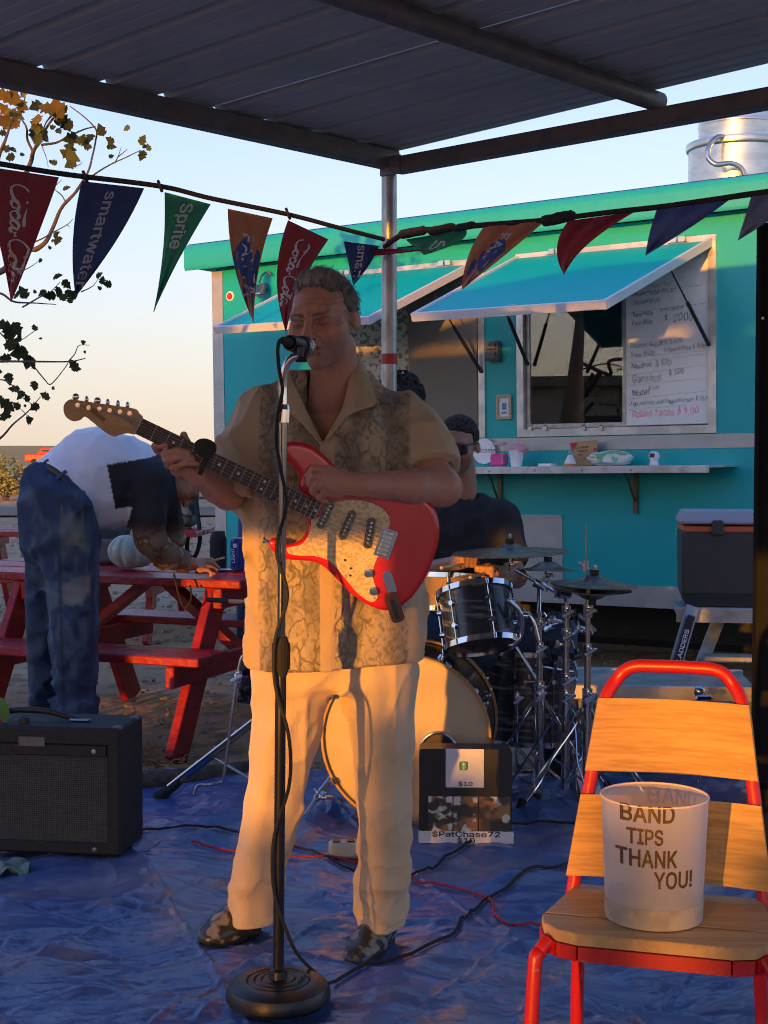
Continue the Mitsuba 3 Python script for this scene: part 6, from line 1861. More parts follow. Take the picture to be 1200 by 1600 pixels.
# collar: two wings folded over the shoulders
def collar(pts_in, pts_out, name):
    pin, pout = spline(pts_in, 14), spline(pts_out, 14)
    def fn(u, v):
        i_ = np.clip((u * 13).round().astype(int), 0, 13)
        a, b = pin[i_], pout[i_]
        bulge = np.array([0, -.010, .006]) * np.sin(v * np.pi)[..., None]
        return a * (1 - v[..., None]) + b * v[..., None] + bulge
    return slab(fn, 14, 8, .0035)[0]
add(PS + '__collar', collar([P(462, 560, 3.72), P(450, 578, 3.66), P(474, 634, 3.60), P(502, 692, 3.583)], [P(450, 566, 3.73), P(436, 598, 3.655), P(442, 640, 3.60), P(468, 650, 3.585)], 'l'), 'shirt_plain', 40)
add(PS + '__collar', collar([P(552, 552, 3.76), P(546, 590, 3.68), P(532, 645, 3.61), P(504, 692, 3.583)], [P(566, 560, 3.77), P(580, 598, 3.68), P(586, 632, 3.615), P(540, 640, 3.585)], 'r'), 'shirt_plain', 40)
lap = lambda a, b, c, d_: slab(lambda u, v: (np.array(a) * (1 - u[..., None]) + np.array(b) * u[..., None]) * (1 - v[..., None]) + (np.array(d_) * (1 - u[..., None]) + np.array(c) * u[..., None]) * v[..., None] + np.array([0, -.008, 0]) * np.sin(v * np.pi)[..., None], 8, 8, .003)[0]
add(PS + '__lapel', lap(P(534, 640, 3.588), P(505, 695, 3.572), P(515, 684, 3.575), P(560, 628, 3.590)), 'shirt_plain', 40)
add(PS + '__lapel', lap(P(470, 640, 3.588), P(500, 695, 3.572), P(480, 668, 3.580), P(452, 640, 3.595)), 'shirt_plain', 40)
mat('button_tan', (.35, .27, .19), .35)
for y in (740, 880, 950, 1005):
    z = P(0, y, 3.58)[2]
    yb = 3.735 + np.interp(z, zz_, cc_) - np.interp(z, zz_, bb_) - .008
    add(PS + '__button', lathe([(.0055, 0), (.0055, .002), (.003, .0025), (0, .0015)], (float(pl_x(z)), yb, z), (0, -1, 0), 12), 'button_tan', 30)

# trousers with a pressed crease
hipz = P(0, 1040, 3.74)[2]
TL = [P(454, 1060, 3.745), P(443, 1150, 3.735), P(428, 1255, 3.725), P(404, 1370, 3.755), P(394, 1446, 3.775)]
TR = [P(590, 1060, 3.745), P(597, 1150, 3.73), P(602, 1250, 3.715), P(599, 1370, 3.735), P(596, 1450, 3.755)]
RL_ = [.098, .078, .066, .058, .058]
RR_ = [.098, .073, .062, .060, .061]
def trouser_f(p):
    d = None
    for pts, rs, toe in ((TL, RL_, np.array([-.35, -.94, 0])), (TR, RR_, np.array([-.10, -.99, 0]))):
        e = s_chain(p, pts, rs, .02)
        cr = [q + toe * (r + .001) for q, r in zip(pts, rs)]
        e = smin(e, s_chain(p, cr[0:], [.004, .008, .008, .008, .008], .01), .034)
        # stacked folds at the hem, drape lines behind the knee
        e = e - fold(p @ ry(.3), (9, 9, 15), 12, .014, 4) * ss(.40, .10, p[:, 2]) - fold(p, (17, 10, 1.6), 14, .010, 4) * ss(.05, .5, p[:, 2]) - fold(p @ ry(.5), (12, 10, 5), 15, .008, 5)
        e = np.maximum(e, (.055 if pts is TL else .05) + .02 * (p[:, 1] - 3.76) * (-3) * 0 - p[:, 2])
        d = e if d is None else smin(d, e, .035)
    cx_ = P(520, 0, 3.74)[0]
    a, b = .196, .122
    x, y = np.abs(p[:, 0] - cx_), np.abs(p[:, 1] - 3.75)
    hp_ = (((x / a) ** 2.4 + (y / b) ** 2.4) ** (1 / 2.4) - 1) * b
    hp_ = smax(hp_, np.abs(p[:, 2] - (hipz + .06)) - .115, .03)
    d = smin(d, hp_, .03)
    d = d - fold(p @ ry(.8), (20, 16, 5), 17, .014, 4) * blob(p, P(520, 1080, 3.62), (.14, .2, .12))
    d = d - fold(p @ ry(-.7), (15, 12, 6), 18, .015, 4) * blob(p, P(596, 1235, 3.66), (.12, .2, .14))
    return d
tm = nets(trouser_f, np.array([P(350, 0, 3.8)[0], 3.54, .03]), np.array([P(668, 0, 3.7)[0], 3.93, P(0, 990, 3.74)[2]]), .0062)
mat('trousers', mottle((.60, .455, .30), (.55, .41, .265), 5), 0.8, bump=proc(lambda p, n, uv: fbm(p.x * 300, p.y * 300, p.z * 160, 2), eps=.002), bump_scale=.002, sheen=.25)
add(PS + '__trousers', soften(tm, 2), 'trousers', True)

# snakeskin shoes
mat('shoe_skin', proc(lambda p, n, uv: mix((.035, .030, .026), (.26, .22, .17), smoothstep(.50, .66, fbm(p.x * 38, p.y * 38, p.z * 38, 3)))), .32, clearcoat=.4)
mat('sole', (.03, .025, .02), .7)
def shoe(heel, toe):
    heel, toe = np.array(heel, float), np.array(toe, float)
    z0 = tz(*heel[:2]) - .004
    dd = unit((toe - heel) * [1, 1, 0])
    L = np.linalg.norm((toe - heel)[:2])
    nn_ = np.array([-dd[1], dd[0], 0])
    def f(p):
        q = np.stack([(p - heel) @ dd, (p - heel) @ nn_, p[:, 2] - z0], 1)
        d = s_ell(q, (L * .28, 0, .045), (.095, .040, .052))
        d = smin(d, s_ell(q, (L * .68, 0, .030), (L * .36, .047, .036)), .04)
        d = smin(d, s_ell(q, (L * .90, 0, .024), (L * .20, .034, .022)), .02)
        d = smin(d, s_cone(q, (.03, 0, .06), (.035, 0, .14), .045, .042), .03)
        return np.maximum(d, .014 - q[:, 2])
    m = nets(f, np.minimum(heel, toe) * [1, 1, 0] + [-.09, -.09, -.01], np.maximum(heel, toe) * [1, 1, 0] + [.09, .09, .20], .005)
    k_ = add(PS + '__shoe', m, 'shoe_skin', True)
    def fs(p):
        q = np.stack([(p - heel) @ dd, (p - heel) @ nn_, p[:, 2] - z0], 1)
        d = s_ell(q * [1, 1, 0], (L * .64, 0, 0), (L * .43, .051, 1))
        d = np.minimum(d, s_ell(q * [1, 1, 0], (L * .16, 0, 0), (L * .22, .040, 1)))
        return np.maximum(d, np.abs(q[:, 2] - .010) - .009)
    add(k_ + '__sole', nets(fs, np.minimum(heel, toe) * [1, 1, 0] + [-.09, -.09, z0 - .01], np.maximum(heel, toe) * [1, 1, 0] + [.09, .09, z0 + .03], .005), 'sole', True)
shoe([P(396, 1460, 3.80)[0], 3.83, 0], [P(322, 1480, 3.70)[0], 3.70, 0])
shoe([P(600, 1460, 3.78)[0], 3.82, 0], [P(556, 1490, 3.62)[0], 3.60, 0])

# ---------------------------------------------------------------- the electric guitar
GT = thing('electric_guitar', 'red electric guitar with cream pickguard and maple headstock held across the belly of the singer', 'guitar')
g0, gx = P(600, 860, gd(600)), None
gx = unit(P(110, 660, gd(110)) * [1, 1, 0] - P(600, 660, gd(600)) * [1, 1, 0]) * -1     # to the right in the guitar's plane
gz = np.array([0, 0, 1.0])
gn = np.cross(gx, gz)                                                                     # towards the viewer
gn = gn if gn[1] < 0 else -gn
RG = np.stack([gx, gz, np.cross(gx, gz)], 1)
def gl(px, py):
    """2-D coordinates in the guitar's plane of a pixel"""
    r = ray(px, py)
    p = EYE + r * (((g0 - EYE) @ gn) / (r @ gn))
    return np.array([(p - g0) @ gx, (p - g0) @ gz])
def gpt(q, off=0.0):
    return g0 + gx * q[0] + gz * q[1] + gn * off
def gls(pts):
    return np.array([gl(*p) for p in pts])
mat('guitar_red', proc(lambda p, n, uv: mix((.62, .008, .02), (.50, .004, .014), fbm(p.x * 6, p.y * 6, p.z * 6, 2))), .16, clearcoat=1.0, clearcoat_gloss=.95)
mat('pickguard', proc(lambda p, n, uv: mix((.66, .52, .33), (.50, .38, .22), smoothstep(.45, .62, fbm(p.x * 160, p.y * 160, p.z * 160, 2)))), .35)
mat('maple', mottle((.44, .26, .12), (.36, .20, .085), 14, stretch=(1, 1, 3)), .35, clearcoat=.5)
mat('rosewood', mottle((.055, .032, .022), (.035, .020, .014), 60, stretch=(1, 1, 4)), .5)
mat('pearl_dot', (.62, .60, .52), .3)
mat('pickup_cover', mottle((.14, .13, .11), (.05, .045, .04), 260), .35, .5)
S_ = 1 if RG[:, 2] @ gn > 0 else -1
outline = smooth_loop(gls([(441, 696), (458, 690), (484, 695), (508, 712), (540, 742), (580, 752), (620, 758), (655, 772), (678, 792), (687, 820), (685, 850), (675, 882), (660, 912), (641, 937), (619, 952), (598, 954), (574, 945), (548, 927), (527, 906), (508, 887), (490, 878), (468, 876), (446, 874), (430, 865), (420, 851), (424, 842), (432, 842), (446, 850), (463, 848), (476, 838), (483, 821), (481, 808), (489, 790), (480, 775), (468, 762), (469, 745), (459, 729), (446, 716), (439, 706)]), 260)
TB_ = .044
bod = prism(Polygon(outline).buffer(0), TB_, RG if S_ > 0 else RG, g0 + gn * 0 - RG[:, 2] * (TB_ if S_ > 0 else 0), .009)
# a smoother body: offset surface by nets in the guitar's frame
pg_out = Polygon(outline).buffer(0)
xg = np.arange(outline[:, 0].min() - .02, outline[:, 0].max() + .02, .003)
yg = np.arange(outline[:, 1].min() - .02, outline[:, 1].max() + .02, .003)
XX, YY = np.meshgrid(xg, yg, indexing='ij')
pts_ = shapely.points(XX.ravel(), YY.ravel())
D2 = np.where(shapely.contains(pg_out, pts_), -1, 1) * shapely.distance(pg_out.exterior, pts_)
D2 = D2.reshape(XX.shape)
from scipy.interpolate import RegularGridInterpolator
D2I = RegularGridInterpolator((xg, yg), D2, bounds_error=False, fill_value=.05)
def gbody(p):
    d2 = D2I(p[:, :2]) + .010
    dz = np.abs(p[:, 2] + TB_ / 2) - (TB_ / 2 - .010)
    return np.minimum(np.maximum(d2, dz), 0) + np.hypot(np.maximum(d2, 0), np.maximum(dz, 0)) - .010
gm = nets(gbody, [xg[0], yg[0], -TB_ - .01], [xg[-1], yg[-1], .01], .004)
V_ = np.array(gm.vertices)
gm.vertices = g0 + V_[:, :1] * gx + V_[:, 1:2] * gz + V_[:, 2:] * gn
if gn @ np.cross(gx, gz) < 0:
    gm.invert()
add(GT + '__body', gm, 'guitar_red', True)
def gplate(poly, th, off, mat_, name, bevel=0):
    pg = poly if hasattr(poly, 'geom_type') else Polygon(poly).buffer(0)
    m = prism(pg, th, np.stack([gx, gz, gn], 1), g0 + gn * off, bevel)
    if gn @ np.cross(gx, gz) < 0:
        m.invert()
    return add(GT + '__' + name, m, mat_, 25)
pgd = smooth_loop(gls([(501, 806), (512, 790), (527, 784), (552, 781), (580, 786), (600, 797), (609, 813), (606, 828), (596, 858), (584, 885), (583, 905), (590, 925), (588, 936), (579, 940), (561, 929), (540, 905), (518, 879), (494, 869), (470, 868), (452, 865), (449, 856), (470, 851), (481, 838), (486, 822), (487, 812)]), 160)
PGK = gplate(pgd, .0025, .0006, 'pickguard', 'pickguard')
nax = unit(gl(213, 665) - gl(501, 798))            # along the neck to the nut
nay = np.array([-nax[1], nax[0]])
nay = nay if nay[1] > 0 else -nay
def bar(c, ax, L, w, r=None):
    R2 = np.stack([ax, [-ax[1], ax[0]]], 1)
    b_ = round_poly(-L / 2, -w / 2, L / 2, w / 2, (w / 2 - 1e-4) if r is None else r)
    return shapely.affinity.affine_transform(b_, [R2[0, 0], R2[0, 1], R2[1, 0], R2[1, 1], c[0], c[1]])
for (a0, a1) in (((517, 786), (500, 822)), ((551, 801), (534, 839)), ((581, 812), (573, 853))):
    q0, q1 = gl(*a0), gl(*a1)
    pk_ = gplate(bar((q0 + q1) / 2, unit(q1 - q0), np.linalg.norm(q1 - q0) + .012, .020), .007, .0028, 'pickup_cover', 'pickup')
    for t in np.linspace(.12, .88, 6):
        c = q0 * (1 - t) + q1 * t
        add(pk_ + '__pole_piece', cyl(gpt(c, .0095), gpt(c, .0112), .0028, n=10), 'chrome_dull')
q0, q1 = gl(610, 828), gl(596, 871)
bc_ = (gl(598, 823) + gl(622, 833) + gl(607, 877) + gl(584, 862)) / 4
bax = unit(gl(584, 862) - gl(598, 823))
BRG = gplate(bar(bc_, bax, .072, .040, .003), .003, .0028, 'chrome', 'bridge')
for t in np.linspace(-.027, .027, 6):
    c = bc_ + bax * t
    add(BRG + '__saddle', box((.009, .026, .006), gpt(c, .0095), np.stack([np.append(0, 0)] * 0 + [gx * bax[0] + gz * bax[1], gx * -bax[1] + gz * bax[0], gn], 1), .0015), 'chrome_dull')
for (px, py) in ((574, 895), (582, 923)):
    c = gl(px, py)
    add(GT + '__knob', lathe([(.0115, 0), (.011, .012), (.0095, .0155), (0, .016)], gpt(c, .003), gn, 24), 'chrome', 35)
for (px, py) in ((548, 888), (547, 899), (539, 875)):
    c = gl(px, py)
    add(GT + '__switch_screw', cyl(gpt(c, .003), gpt(c, .006), .003, n=10), 'black_plastic')
for (px, py) in ((550, 784), (578, 788), (604, 806), (585, 935), (562, 927), (540, 902), (497, 868), (455, 862)):
    c = gl(px, py)
    add(PGK + '__screw', cyl(gpt(c, .003), gpt(c, .0042), .0026, n=8), 'chrome_dull')
# jack plate, plug and brown leather tab hanging from the lower bout
c0, c1 = gl(604, 896), gl(613, 924)
gplate(bar((c0 + c1) / 2, unit(c1 - c0), .060, .024), .004, .0006, 'chrome', 'jack_plate', .0012)
mat('leather', mottle((.16, .035, .02), (.10, .025, .015), 60), .35, clearcoat=.3)
gplate(bar((gl(611, 934) + gl(620, 962)) / 2, unit(gl(620, 962) - gl(611, 934)), .078, .034, .012), .010, .006, 'leather', 'leather_tab', .003)
gplate(bar((gl(613, 942) + gl(619, 960)) / 2, unit(gl(619, 960) - gl(613, 942)), .050, .010, .004), .003, .0168, 'black_plastic', 'jack_plug')
lo = gl(421, 848)
add(GT + '__strap_button', [cyl(gpt(lo, -.02), gpt(lo + np.array([-.012, .004]), -.02), .004, n=10), cyl(gpt(lo + np.array([-.012, .004]), -.02), gpt(lo + np.array([-.016, .005]), -.02), .008, n=12)], 'chrome', 40)
# neck, fretboard, frets, dots
e_hi, e_lo, n_hi, n_lo = gl(502, 787), gl(490, 811), gl(224, 654), gl(212, 678)
nb2 = Polygon([e_hi, e_lo, n_lo, n_hi])
gplate(nb2, .006, .0075, 'rosewood', 'fretboard')
nkb = Polygon([e_hi + (e_hi - n_hi) * .05, e_lo + (e_lo - n_lo) * .05, n_lo, n_hi])
def neck_back(u, v):
    a = (n_hi * (1 - u[..., None]) + e_hi * u[..., None])
    b = (n_lo * (1 - u[..., None]) + e_lo * u[..., None])
    q = a * (1 - v[..., None]) + b * v[..., None]
    off = .0074 - .021 * np.sin(v * np.pi) ** .6
    return g0 + q[..., :1] * gx + q[..., 1:] * gz + off[..., None] * gn
add(GT + '__neck', grid(neck_back, 20, 14)[0], 'maple', True)
scale = 1.0
nutc, endc = (n_hi + n_lo) / 2, (e_hi + e_lo) / 2
Lf = np.linalg.norm(endc - nutc) / (1 - 2 ** (-21 / 12))
def fr(k):
    return (1 - 2 ** (-k / 12)) * Lf / np.linalg.norm(endc - nutc)
for k in range(1, 22):
    t = fr(k)
    a, b = n_hi + (e_hi - n_hi) * t, n_lo + (e_lo - n_lo) * t
    add(GT + '__fret', cyl(gpt(a, .0137), gpt(b, .0137), .0011, n=6), 'chrome_dull')
for k in (3, 5, 7, 9, 12, 15, 17, 19, 21):
    t = (fr(k) + fr(k - 1)) / 2
    c = nutc + (endc - nutc) * t
    for o in ((-.010, .010) if k == 12 else (0,)):
        add(GT + '__fret_dot', cyl(gpt(c + nay * o, .0134), gpt(c + nay * o, .0141), .0035, n=12), 'pearl_dot')
gplate(bar(nutc, unit(n_lo - n_hi), np.linalg.norm(n_lo - n_hi), .005, .001), .004, .0085, 'pearl_dot', 'nut')
hs_px = [(640, 260), (612, 218), (590, 190), (520, 175), (400, 158), (250, 136), (140, 120), (100, 115), (66, 135), (48, 165), (48, 205), (60, 240), (84, 263), (110, 277), (140, 278), (172, 268), (205, 245), (250, 275), (290, 308), (330, 340), (370, 368), (400, 386), (430, 395), (470, 380), (530, 370), (592, 372)]
hs_l = gls([(90 + .2083 * x, 600 + .2083 * y) for x, y in hs_px])
gplate(smooth_loop(hs_l, 150), .015, -.006, 'maple', 'headstock', .003)
mat('decal', (.20, .11, .05), .5)
tune = [(118, 624), (135, 628), (152, 630), (168, 632.5), (184, 634.5), (199, 637)]
for i_, (px, py) in enumerate(tune):
    c = gl(px + 4, py + 9)
    tp_ = gl(px, py - 4)
    tk = add(GT + '__tuning_peg', [cyl(gpt(c, .009), gpt(c, .015), .0030, .0028, n=12), cyl(gpt(c, .009), gpt(c, .0100), .0055, n=14)], 'chrome', 40)
    ax2 = unit(tp_ - c)
    st_ = gl(px + 2, py + 2)
    m = trimesh.creation.icosphere(subdivisions=2, radius=1)
    m.vertices = np.array(m.vertices) * ([.0085, .0085, .0045] if i_ in (0, 2) else [.0048, .0085, .0065])
    m.apply_transform(M4(np.stack([gx, gz, gn], 1), gpt(tp_, -.004)))
    add(tk + '__button', [cyl(gpt(st_, -.004), gpt(tp_, -.004), .0028, n=8), m], 'chrome', True)
    sn = n_hi + (n_lo - n_hi) * ((i_ + .7) / 6.4)
    sb = bc_ + bax * (np.linspace(-.027, .027, 6)[i_])
    add(GT + '__string', [cyl(gpt(c, .0145), gpt(sn, .0128), .0005, n=4), cyl(gpt(sn, .0165), gpt(sb, .0165), .0006 - .00004 * i_, n=4)], 'chrome_dull')
gplate(bar((gl(156, 648) + gl(152, 650)) / 2 , unit(gl(170, 660) - gl(148, 642)), .040, .010, .003), .0006, .0095, 'decal', 'decal')
# capo-like clip on the neck
CPO = thing('guitar_capo', 'black capo clamped on the guitar neck beside the fretting hand', 'capo')
cq = gl(322, 704)
cap_poly = smooth_loop(gls([(303, 700), (306, 690), (316, 685), (328, 687), (337, 694), (338, 704), (330, 716), (318, 716), (308, 710)]), 60)
pgc = Polygon(cap_poly).buffer(0)
m = prism(pgc, .030, np.stack([gx, gz, gn], 1), g0 + gn * -.013, .005)
add(CPO + '__jaw', m, 'black_matte', 30)
add(CPO + '__bar', [cyl(gpt(gl(330, 700), .019), gpt(gl(312, 742), .019), .006, n=10)], 'black_matte', 40)

# ---------------------------------------------------------------- the man bending over the picnic table
PB = thing('person', 'man in jeans and white shirt with black panels bending over the red picnic table', 'person')
SK2 = np.array([.42, .20, .12])
hips = P(93, 800, 5.93)
hcb = P(284, 746, 6.16)
HB = rz(math.radians(118)) @ rx(math.radians(72))
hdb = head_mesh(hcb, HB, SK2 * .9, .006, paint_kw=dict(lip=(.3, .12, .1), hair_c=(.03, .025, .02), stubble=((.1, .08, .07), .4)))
wr, el_, sh_ = P(300, 881, 6.40), P(233, 842, 6.02), P(232, 752, 6.02)
hz = ZTAB + .018
hm_ = [P(314, 876, 6.44), P(316, 880, 6.41), P(316, 885, 6.38), P(313, 890, 6.35)]
hf_ = [[P(330, 874, 6.47), P(338, 884, 6.48), P(337, 890, 6.48)], [P(332, 879, 6.43), P(341, 887, 6.44), P(338, 893, 6.44)], [P(330, 886, 6.38), P(338, 891, 6.39), P(335, 896, 6.39)], [P(325, 891, 6.34), P(331, 896, 6.34), P(329, 900, 6.34)]]
ht_ = [P(306, 884, 6.42), P(320, 886, 6.46), P(331, 887, 6.48), P(338, 889, 6.49)]
def barm(p):
    return smin(s_cone(p, P(285, 876, 6.32), wr, .034, .027), hand_sdf(p, wr, hm_, hf_, ht_), .012)
bh = nets(barm, P(275, 905, 6.25) - [0, .0, .05], P(350, 860, 6.6) + [0, 0, .03], .0045)
bn = nets(lambda p: s_cone(p, hcb + HB @ np.array([0, .03, -.06]), P(240, 752, 6.12), .058, .075), hcb - .25, hcb + .25, .009)
SK2b = np.array([.52, .21, .10])
ba_ = nets(lambda p: s_chain(p, [P(244, 752, 6.12), sh_, el_, P(286, 877, 6.32)], [.05, .055, .045, .036], .02), np.minimum(sh_, el_) - .2, np.array([P(300, 0, 6.4)[0], 6.42, sh_[2] + .12]), .012)
bb2 = vjoin([hdb, (ba_, paint(ba_, SK2)), (bn, paint(bn, SK2)), (bh, paint(bh, SK2b))])
add(PB + '__body', bb2[0], 'skin', True, color=bb2[1])
hb = hair_mesh(hcb, HB, lambda q: smax(s_ell(q, (0, .022, .045), (.086, .104, .092)), smax(-.048 - q[:, 2], (-.075 - q[:, 1]) * (q[:, 2] < .06) - .0 , .01), .01) + .006 * n3(q, 60, 2), (.02, .016, .014), (.045, .035, .03), .006)
add(PB + '__hair', hb[0], 'hair_vc', True, color=hb[1])
mat('cigarette', (.62, .50, .30), .7)
tag(add('pen', cyl(P(333, 876, 6.45), P(351, 871, 6.44), .005, n=8), 'cigarette', 40), 'short cream pen held between the fingers of the bending man', 'pen')


def bshirt_f(p):
    d = s_chain(p, [P(103, 768, 5.97), P(152, 742, 6.06), P(205, 752, 6.13), P(238, 765, 6.15)], [.165, .185, .165, .125], .05)
    d = smin(d, s_cone(p, P(155, 786, 6.0), P(205, 786, 6.08), .082, .085), .07)       # loose belly of the shirt
    d = smin(d, s_chain(p, [sh_, P(232, 805, 6.00), el_], [.085, .066, .056], .02), .04)
    d = smin(d, s_chain(p, [el_, P(258, 868, 6.16), P(286, 877, 6.32)], [.056, .050, .045], .02), .03)
    d = smin(d, s_cone(p, P(250, 760, 6.25), P(268, 840, 6.42), .075, .055), .04)
    d = d - fold(p @ ry(.5), (9, 9, 4), 31, .010, 3) - fold(p @ ry(-.5), (16, 14, 7), 33, .006, 4)
    d = d - fold(p @ ry(-1.1), (26, 14, 8), 35, .010) * blob(p, P(270, 875, 6.25), (.2, .3, .10))
    w = unit(P(150, 745, 6.05) - P(95, 790, 5.95))
    d = smax(d, -((p - P(96, 792, 5.95)) @ w) + .028, .008)
    return d
bs = nets(bshirt_f, np.array([P(30, 0, 5.8)[0], 5.70, P(0, 905, 6.0)[2]]), np.array([P(300, 0, 6.5)[0], 6.52, P(0, 640, 6.1)[2]]), .0075)
bs = soften(bs, 3)
pv = np.array(bs.vertices)
pxs = 600 + F * pv[:, 0] / pv[:, 1]
zpx = 703 - F * (pv[:, 2] - 1.32) / pv[:, 1]
tri = shapely.contains(Polygon([(167, 726), (230, 716), (300, 690), (320, 800), (205, 930), (190, 850), (206, 792), (180, 795)]), shapely.points(pxs, zpx))
low = shapely.contains(Polygon([(190, 800), (200, 815), (240, 800), (330, 850), (330, 930), (190, 930)]), shapely.points(pxs, zpx))
front_ = pv[:, 1] < 6.16
cs = paint(bs, (.62, .63, .70), ((.016, .017, .022), (tri & (front_ | (pxs > 200))).astype(float)))
camo_n = meshkit.fbm(pv * 16, 3, 4)
cam = np.where((camo_n > .5)[:, None], (.13, .075, .045), (.21, .13, .08))
cam = np.where((camo_n > .6)[:, None], (.30, .22, .15), cam)
tr = ss(810, 850, zpx) * (pxs > 190) * (zpx > 795)
cs = cs * (1 - tr[:, None]) + cam * tr[:, None]
add(PB + '__shirt', bs, 'cloth_vc', True, color=cs)


def bjeans_f(p):
    d = s_ell(p, P(92, 815, 5.93), (.185, .18, .185))
    d = smin(d, s_cone(p, P(84, 776, 5.95), P(112, 790, 5.92), .148, .140), .06)
    d = smin(d, s_chain(p, [P(68, 835, 6.02), P(56, 975, 6.02), P(62, 1100, 6.05), P(62, 1195, 6.05)], [.112, .082, .070, .070], .03), .05)
    d = smin(d, s_chain(p, [P(116, 840, 5.88), P(118, 985, 5.86), P(118, 1105, 5.88), P(118, 1195, 5.88)], [.116, .086, .072, .072], .03), .05)
    d = smax(d, -np.maximum(np.abs(p[:, 0] - P(86, 0, 5.93)[0]) - .006, p[:, 1] - 5.90) * 1.0 - .0, .02) if False else d
    kn = blob(p, P(90, 1090, 5.95), (.3, .4, .16)) + .5 * blob(p, P(90, 940, 5.95), (.3, .4, .12))
    d = d - fold(p @ ry(.35), (9, 9, 17), 41, .030, 3) * kn - fold(p @ ry(-.6), (12, 10, 6), 43, .018, 4) - fold(p @ ry(.9), (14, 12, 7), 45, .010, 4)
    up = unit(P(150, 745, 6.05) - P(95, 790, 5.95))
    d = smax(d, (p - P(96, 792, 5.95)) @ up - .052, .008)
    return np.maximum(d, .03 - p[:, 2])
bj = nets(bjeans_f, np.array([P(5, 0, 5.7)[0], 5.66, .0]), np.array([P(160, 0, 6.1)[0], 6.25, P(0, 720, 5.9)[2]]), .0085)
bj = soften(bj, 2)
pv = np.array(bj.vertices)
seam = np.exp(-((pv[:, 0] - P(130, 0, 5.86)[0]) / .004) ** 2) * (pv[:, 1] < 5.9)
px_j = 600 + F * pv[:, 0] / pv[:, 1]
py_j = 703 - F * (pv[:, 2] - 1.32) / pv[:, 1]
wear = meshkit.fbm(pv * np.array([9, 9, 6]) + 3, 3, 9)
pock = np.exp(-((np.abs(px_j - 112) - 16) / 1.6) ** 2) * (py_j > 790) * (py_j < 850) + np.exp(-((py_j - 852 + .12 * np.abs(px_j - 112)) / 1.6) ** 2) * (np.abs(px_j - 112) < 17)
cj = paint(bj, (.018, .036, .080), ((.045, .080, .145), ss(.44, .66, meshkit.fbm(pv * 8, 3, 7)) * .8), ((.24, .23, .17), .85 * ss(.50, .66, wear) * blob(np.stack([px_j, py_j, 0 * px_j], 1), (112, 845, 0), (20, 40, 1e3))),
           ((.25, .26, .22), .80 * ss(.46, .66, meshkit.fbm(pv * 12 + 8, 3, 5)) * blob(np.stack([px_j, py_j, 0 * px_j], 1), (116, 950, 0), (30, 55, 1e3))), ((.10, .13, .17), .5 * ss(.55, .70, meshkit.fbm(pv * np.array([22, 22, 7]), 2, 6))),
           ((.16, .15, .12), .55 * pock * (pv[:, 1] < 5.95)), ((.010, .018, .038), .8 * np.exp(-((px_j - 92 - .02 * (py_j - 900)) / 2.6) ** 2) * (py_j > 850)))
add(PB + '__jeans', bj, 'cloth_vc', True, color=cj)
# belt, loops, pocket edge
bx0, bx1 = P(45, 752, 5.97), P(138, 800, 5.86)
upv = unit(P(150, 745, 6.05) - P(95, 790, 5.95))
ctr = P(94, 776, 5.94)
sd_ = unit(np.cross(upv, [0, 1.0, 0]))
fw_ = unit(np.cross(sd_, upv))
mat('belt_leather', (.03, .022, .018), .5)
add(PB + '__belt', tube([ctr + sd_ * .152 * math.cos(a) + fw_ * .150 * math.sin(a) + upv * .012 for a in np.arange(48) * 2 * np.pi / 48], .016, 8, closed=True), 'belt_leather', True)
mat('denim', (.04, .07, .14), .85)
for a in (-2.7, -2.0, -1.3, -.6):
    e = sd_ * math.cos(a) + fw_ * math.sin(a)
    add(PB + '__belt_loop', box((.014, .008, .055), ctr + e * .166 + upv * .012, np.stack([np.cross(upv, e), e, upv], 1), .002), 'denim')
for foot, tdir in ((P(62, 1190, 6.05), np.array([.5, .86, 0])), (P(118, 1190, 5.88), np.array([.6, .8, 0]))):
    fz = np.array([foot[0], foot[1], 0])
    add(PB + '__boot', nets(lambda p: np.maximum(smin(s_ell(p, fz + tdir * .08 + [0, 0, .04], (.075, .11, .045)), s_cone(p, fz + [0, 0, .06], fz + [0, 0, .2], .055, .055), .03), .005 - p[:, 2]), fz - [.2, .2, .01], fz + [.25, .28, .25], .012), 'leather', True)

# ---------------------------------------------------------------- the drummer
PD = thing('person', 'drummer in sunglasses and a black T-shirt seated behind the drum kit', 'person')
SK3 = np.array([.36, .19, .125])
hcd = P(716, 698, 5.88)
HD = rz(math.radians(-20)) @ rx(math.radians(8))
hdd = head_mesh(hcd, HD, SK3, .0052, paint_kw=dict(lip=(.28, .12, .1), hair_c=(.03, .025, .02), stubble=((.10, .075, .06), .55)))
dnb = P(722, 790, 5.96)
dn_ = nets(lambda p: s_cone(p, hcd + HD @ np.array([0, .03, -.07]), dnb, .058, .068), dnb - .16, dnb + [.16, .16, .22], .008)
d_el, d_wr = P(806, 902, 5.80), P(768, 893, 5.50)
d_el2, d_wr2 = P(640, 898, 5.78), P(712, 880, 5.50)
def fist_sdf(p, wr, d_):
    """closed hand: palm, four curled fingers and a thumb"""
    sx = unit(np.cross(d_, [0, 0, 1.0]))
    up_ = np.cross(sx, d_)
    d = s_cone(p, wr, wr + d_ * .045, .026, .030)
    for i_ in range(4):
        b_ = wr + d_ * .062 + sx * (i_ - 1.5) * .0195 + up_ * .012
        d = smin(d, s_chain(p, [b_, b_ + d_ * .030 - up_ * .006, b_ + d_ * .022 - up_ * .032, b_ - up_ * .030], [.0118, .0108, .0100, .0090], .003), .0035)
    return smin(d, s_chain(p, [wr + d_ * .02 - sx * .025, wr + d_ * .06 - sx * .040 - up_ * .012, wr + d_ * .085 - sx * .022 - up_ * .022], [.014, .0115, .0095], .004), .006)


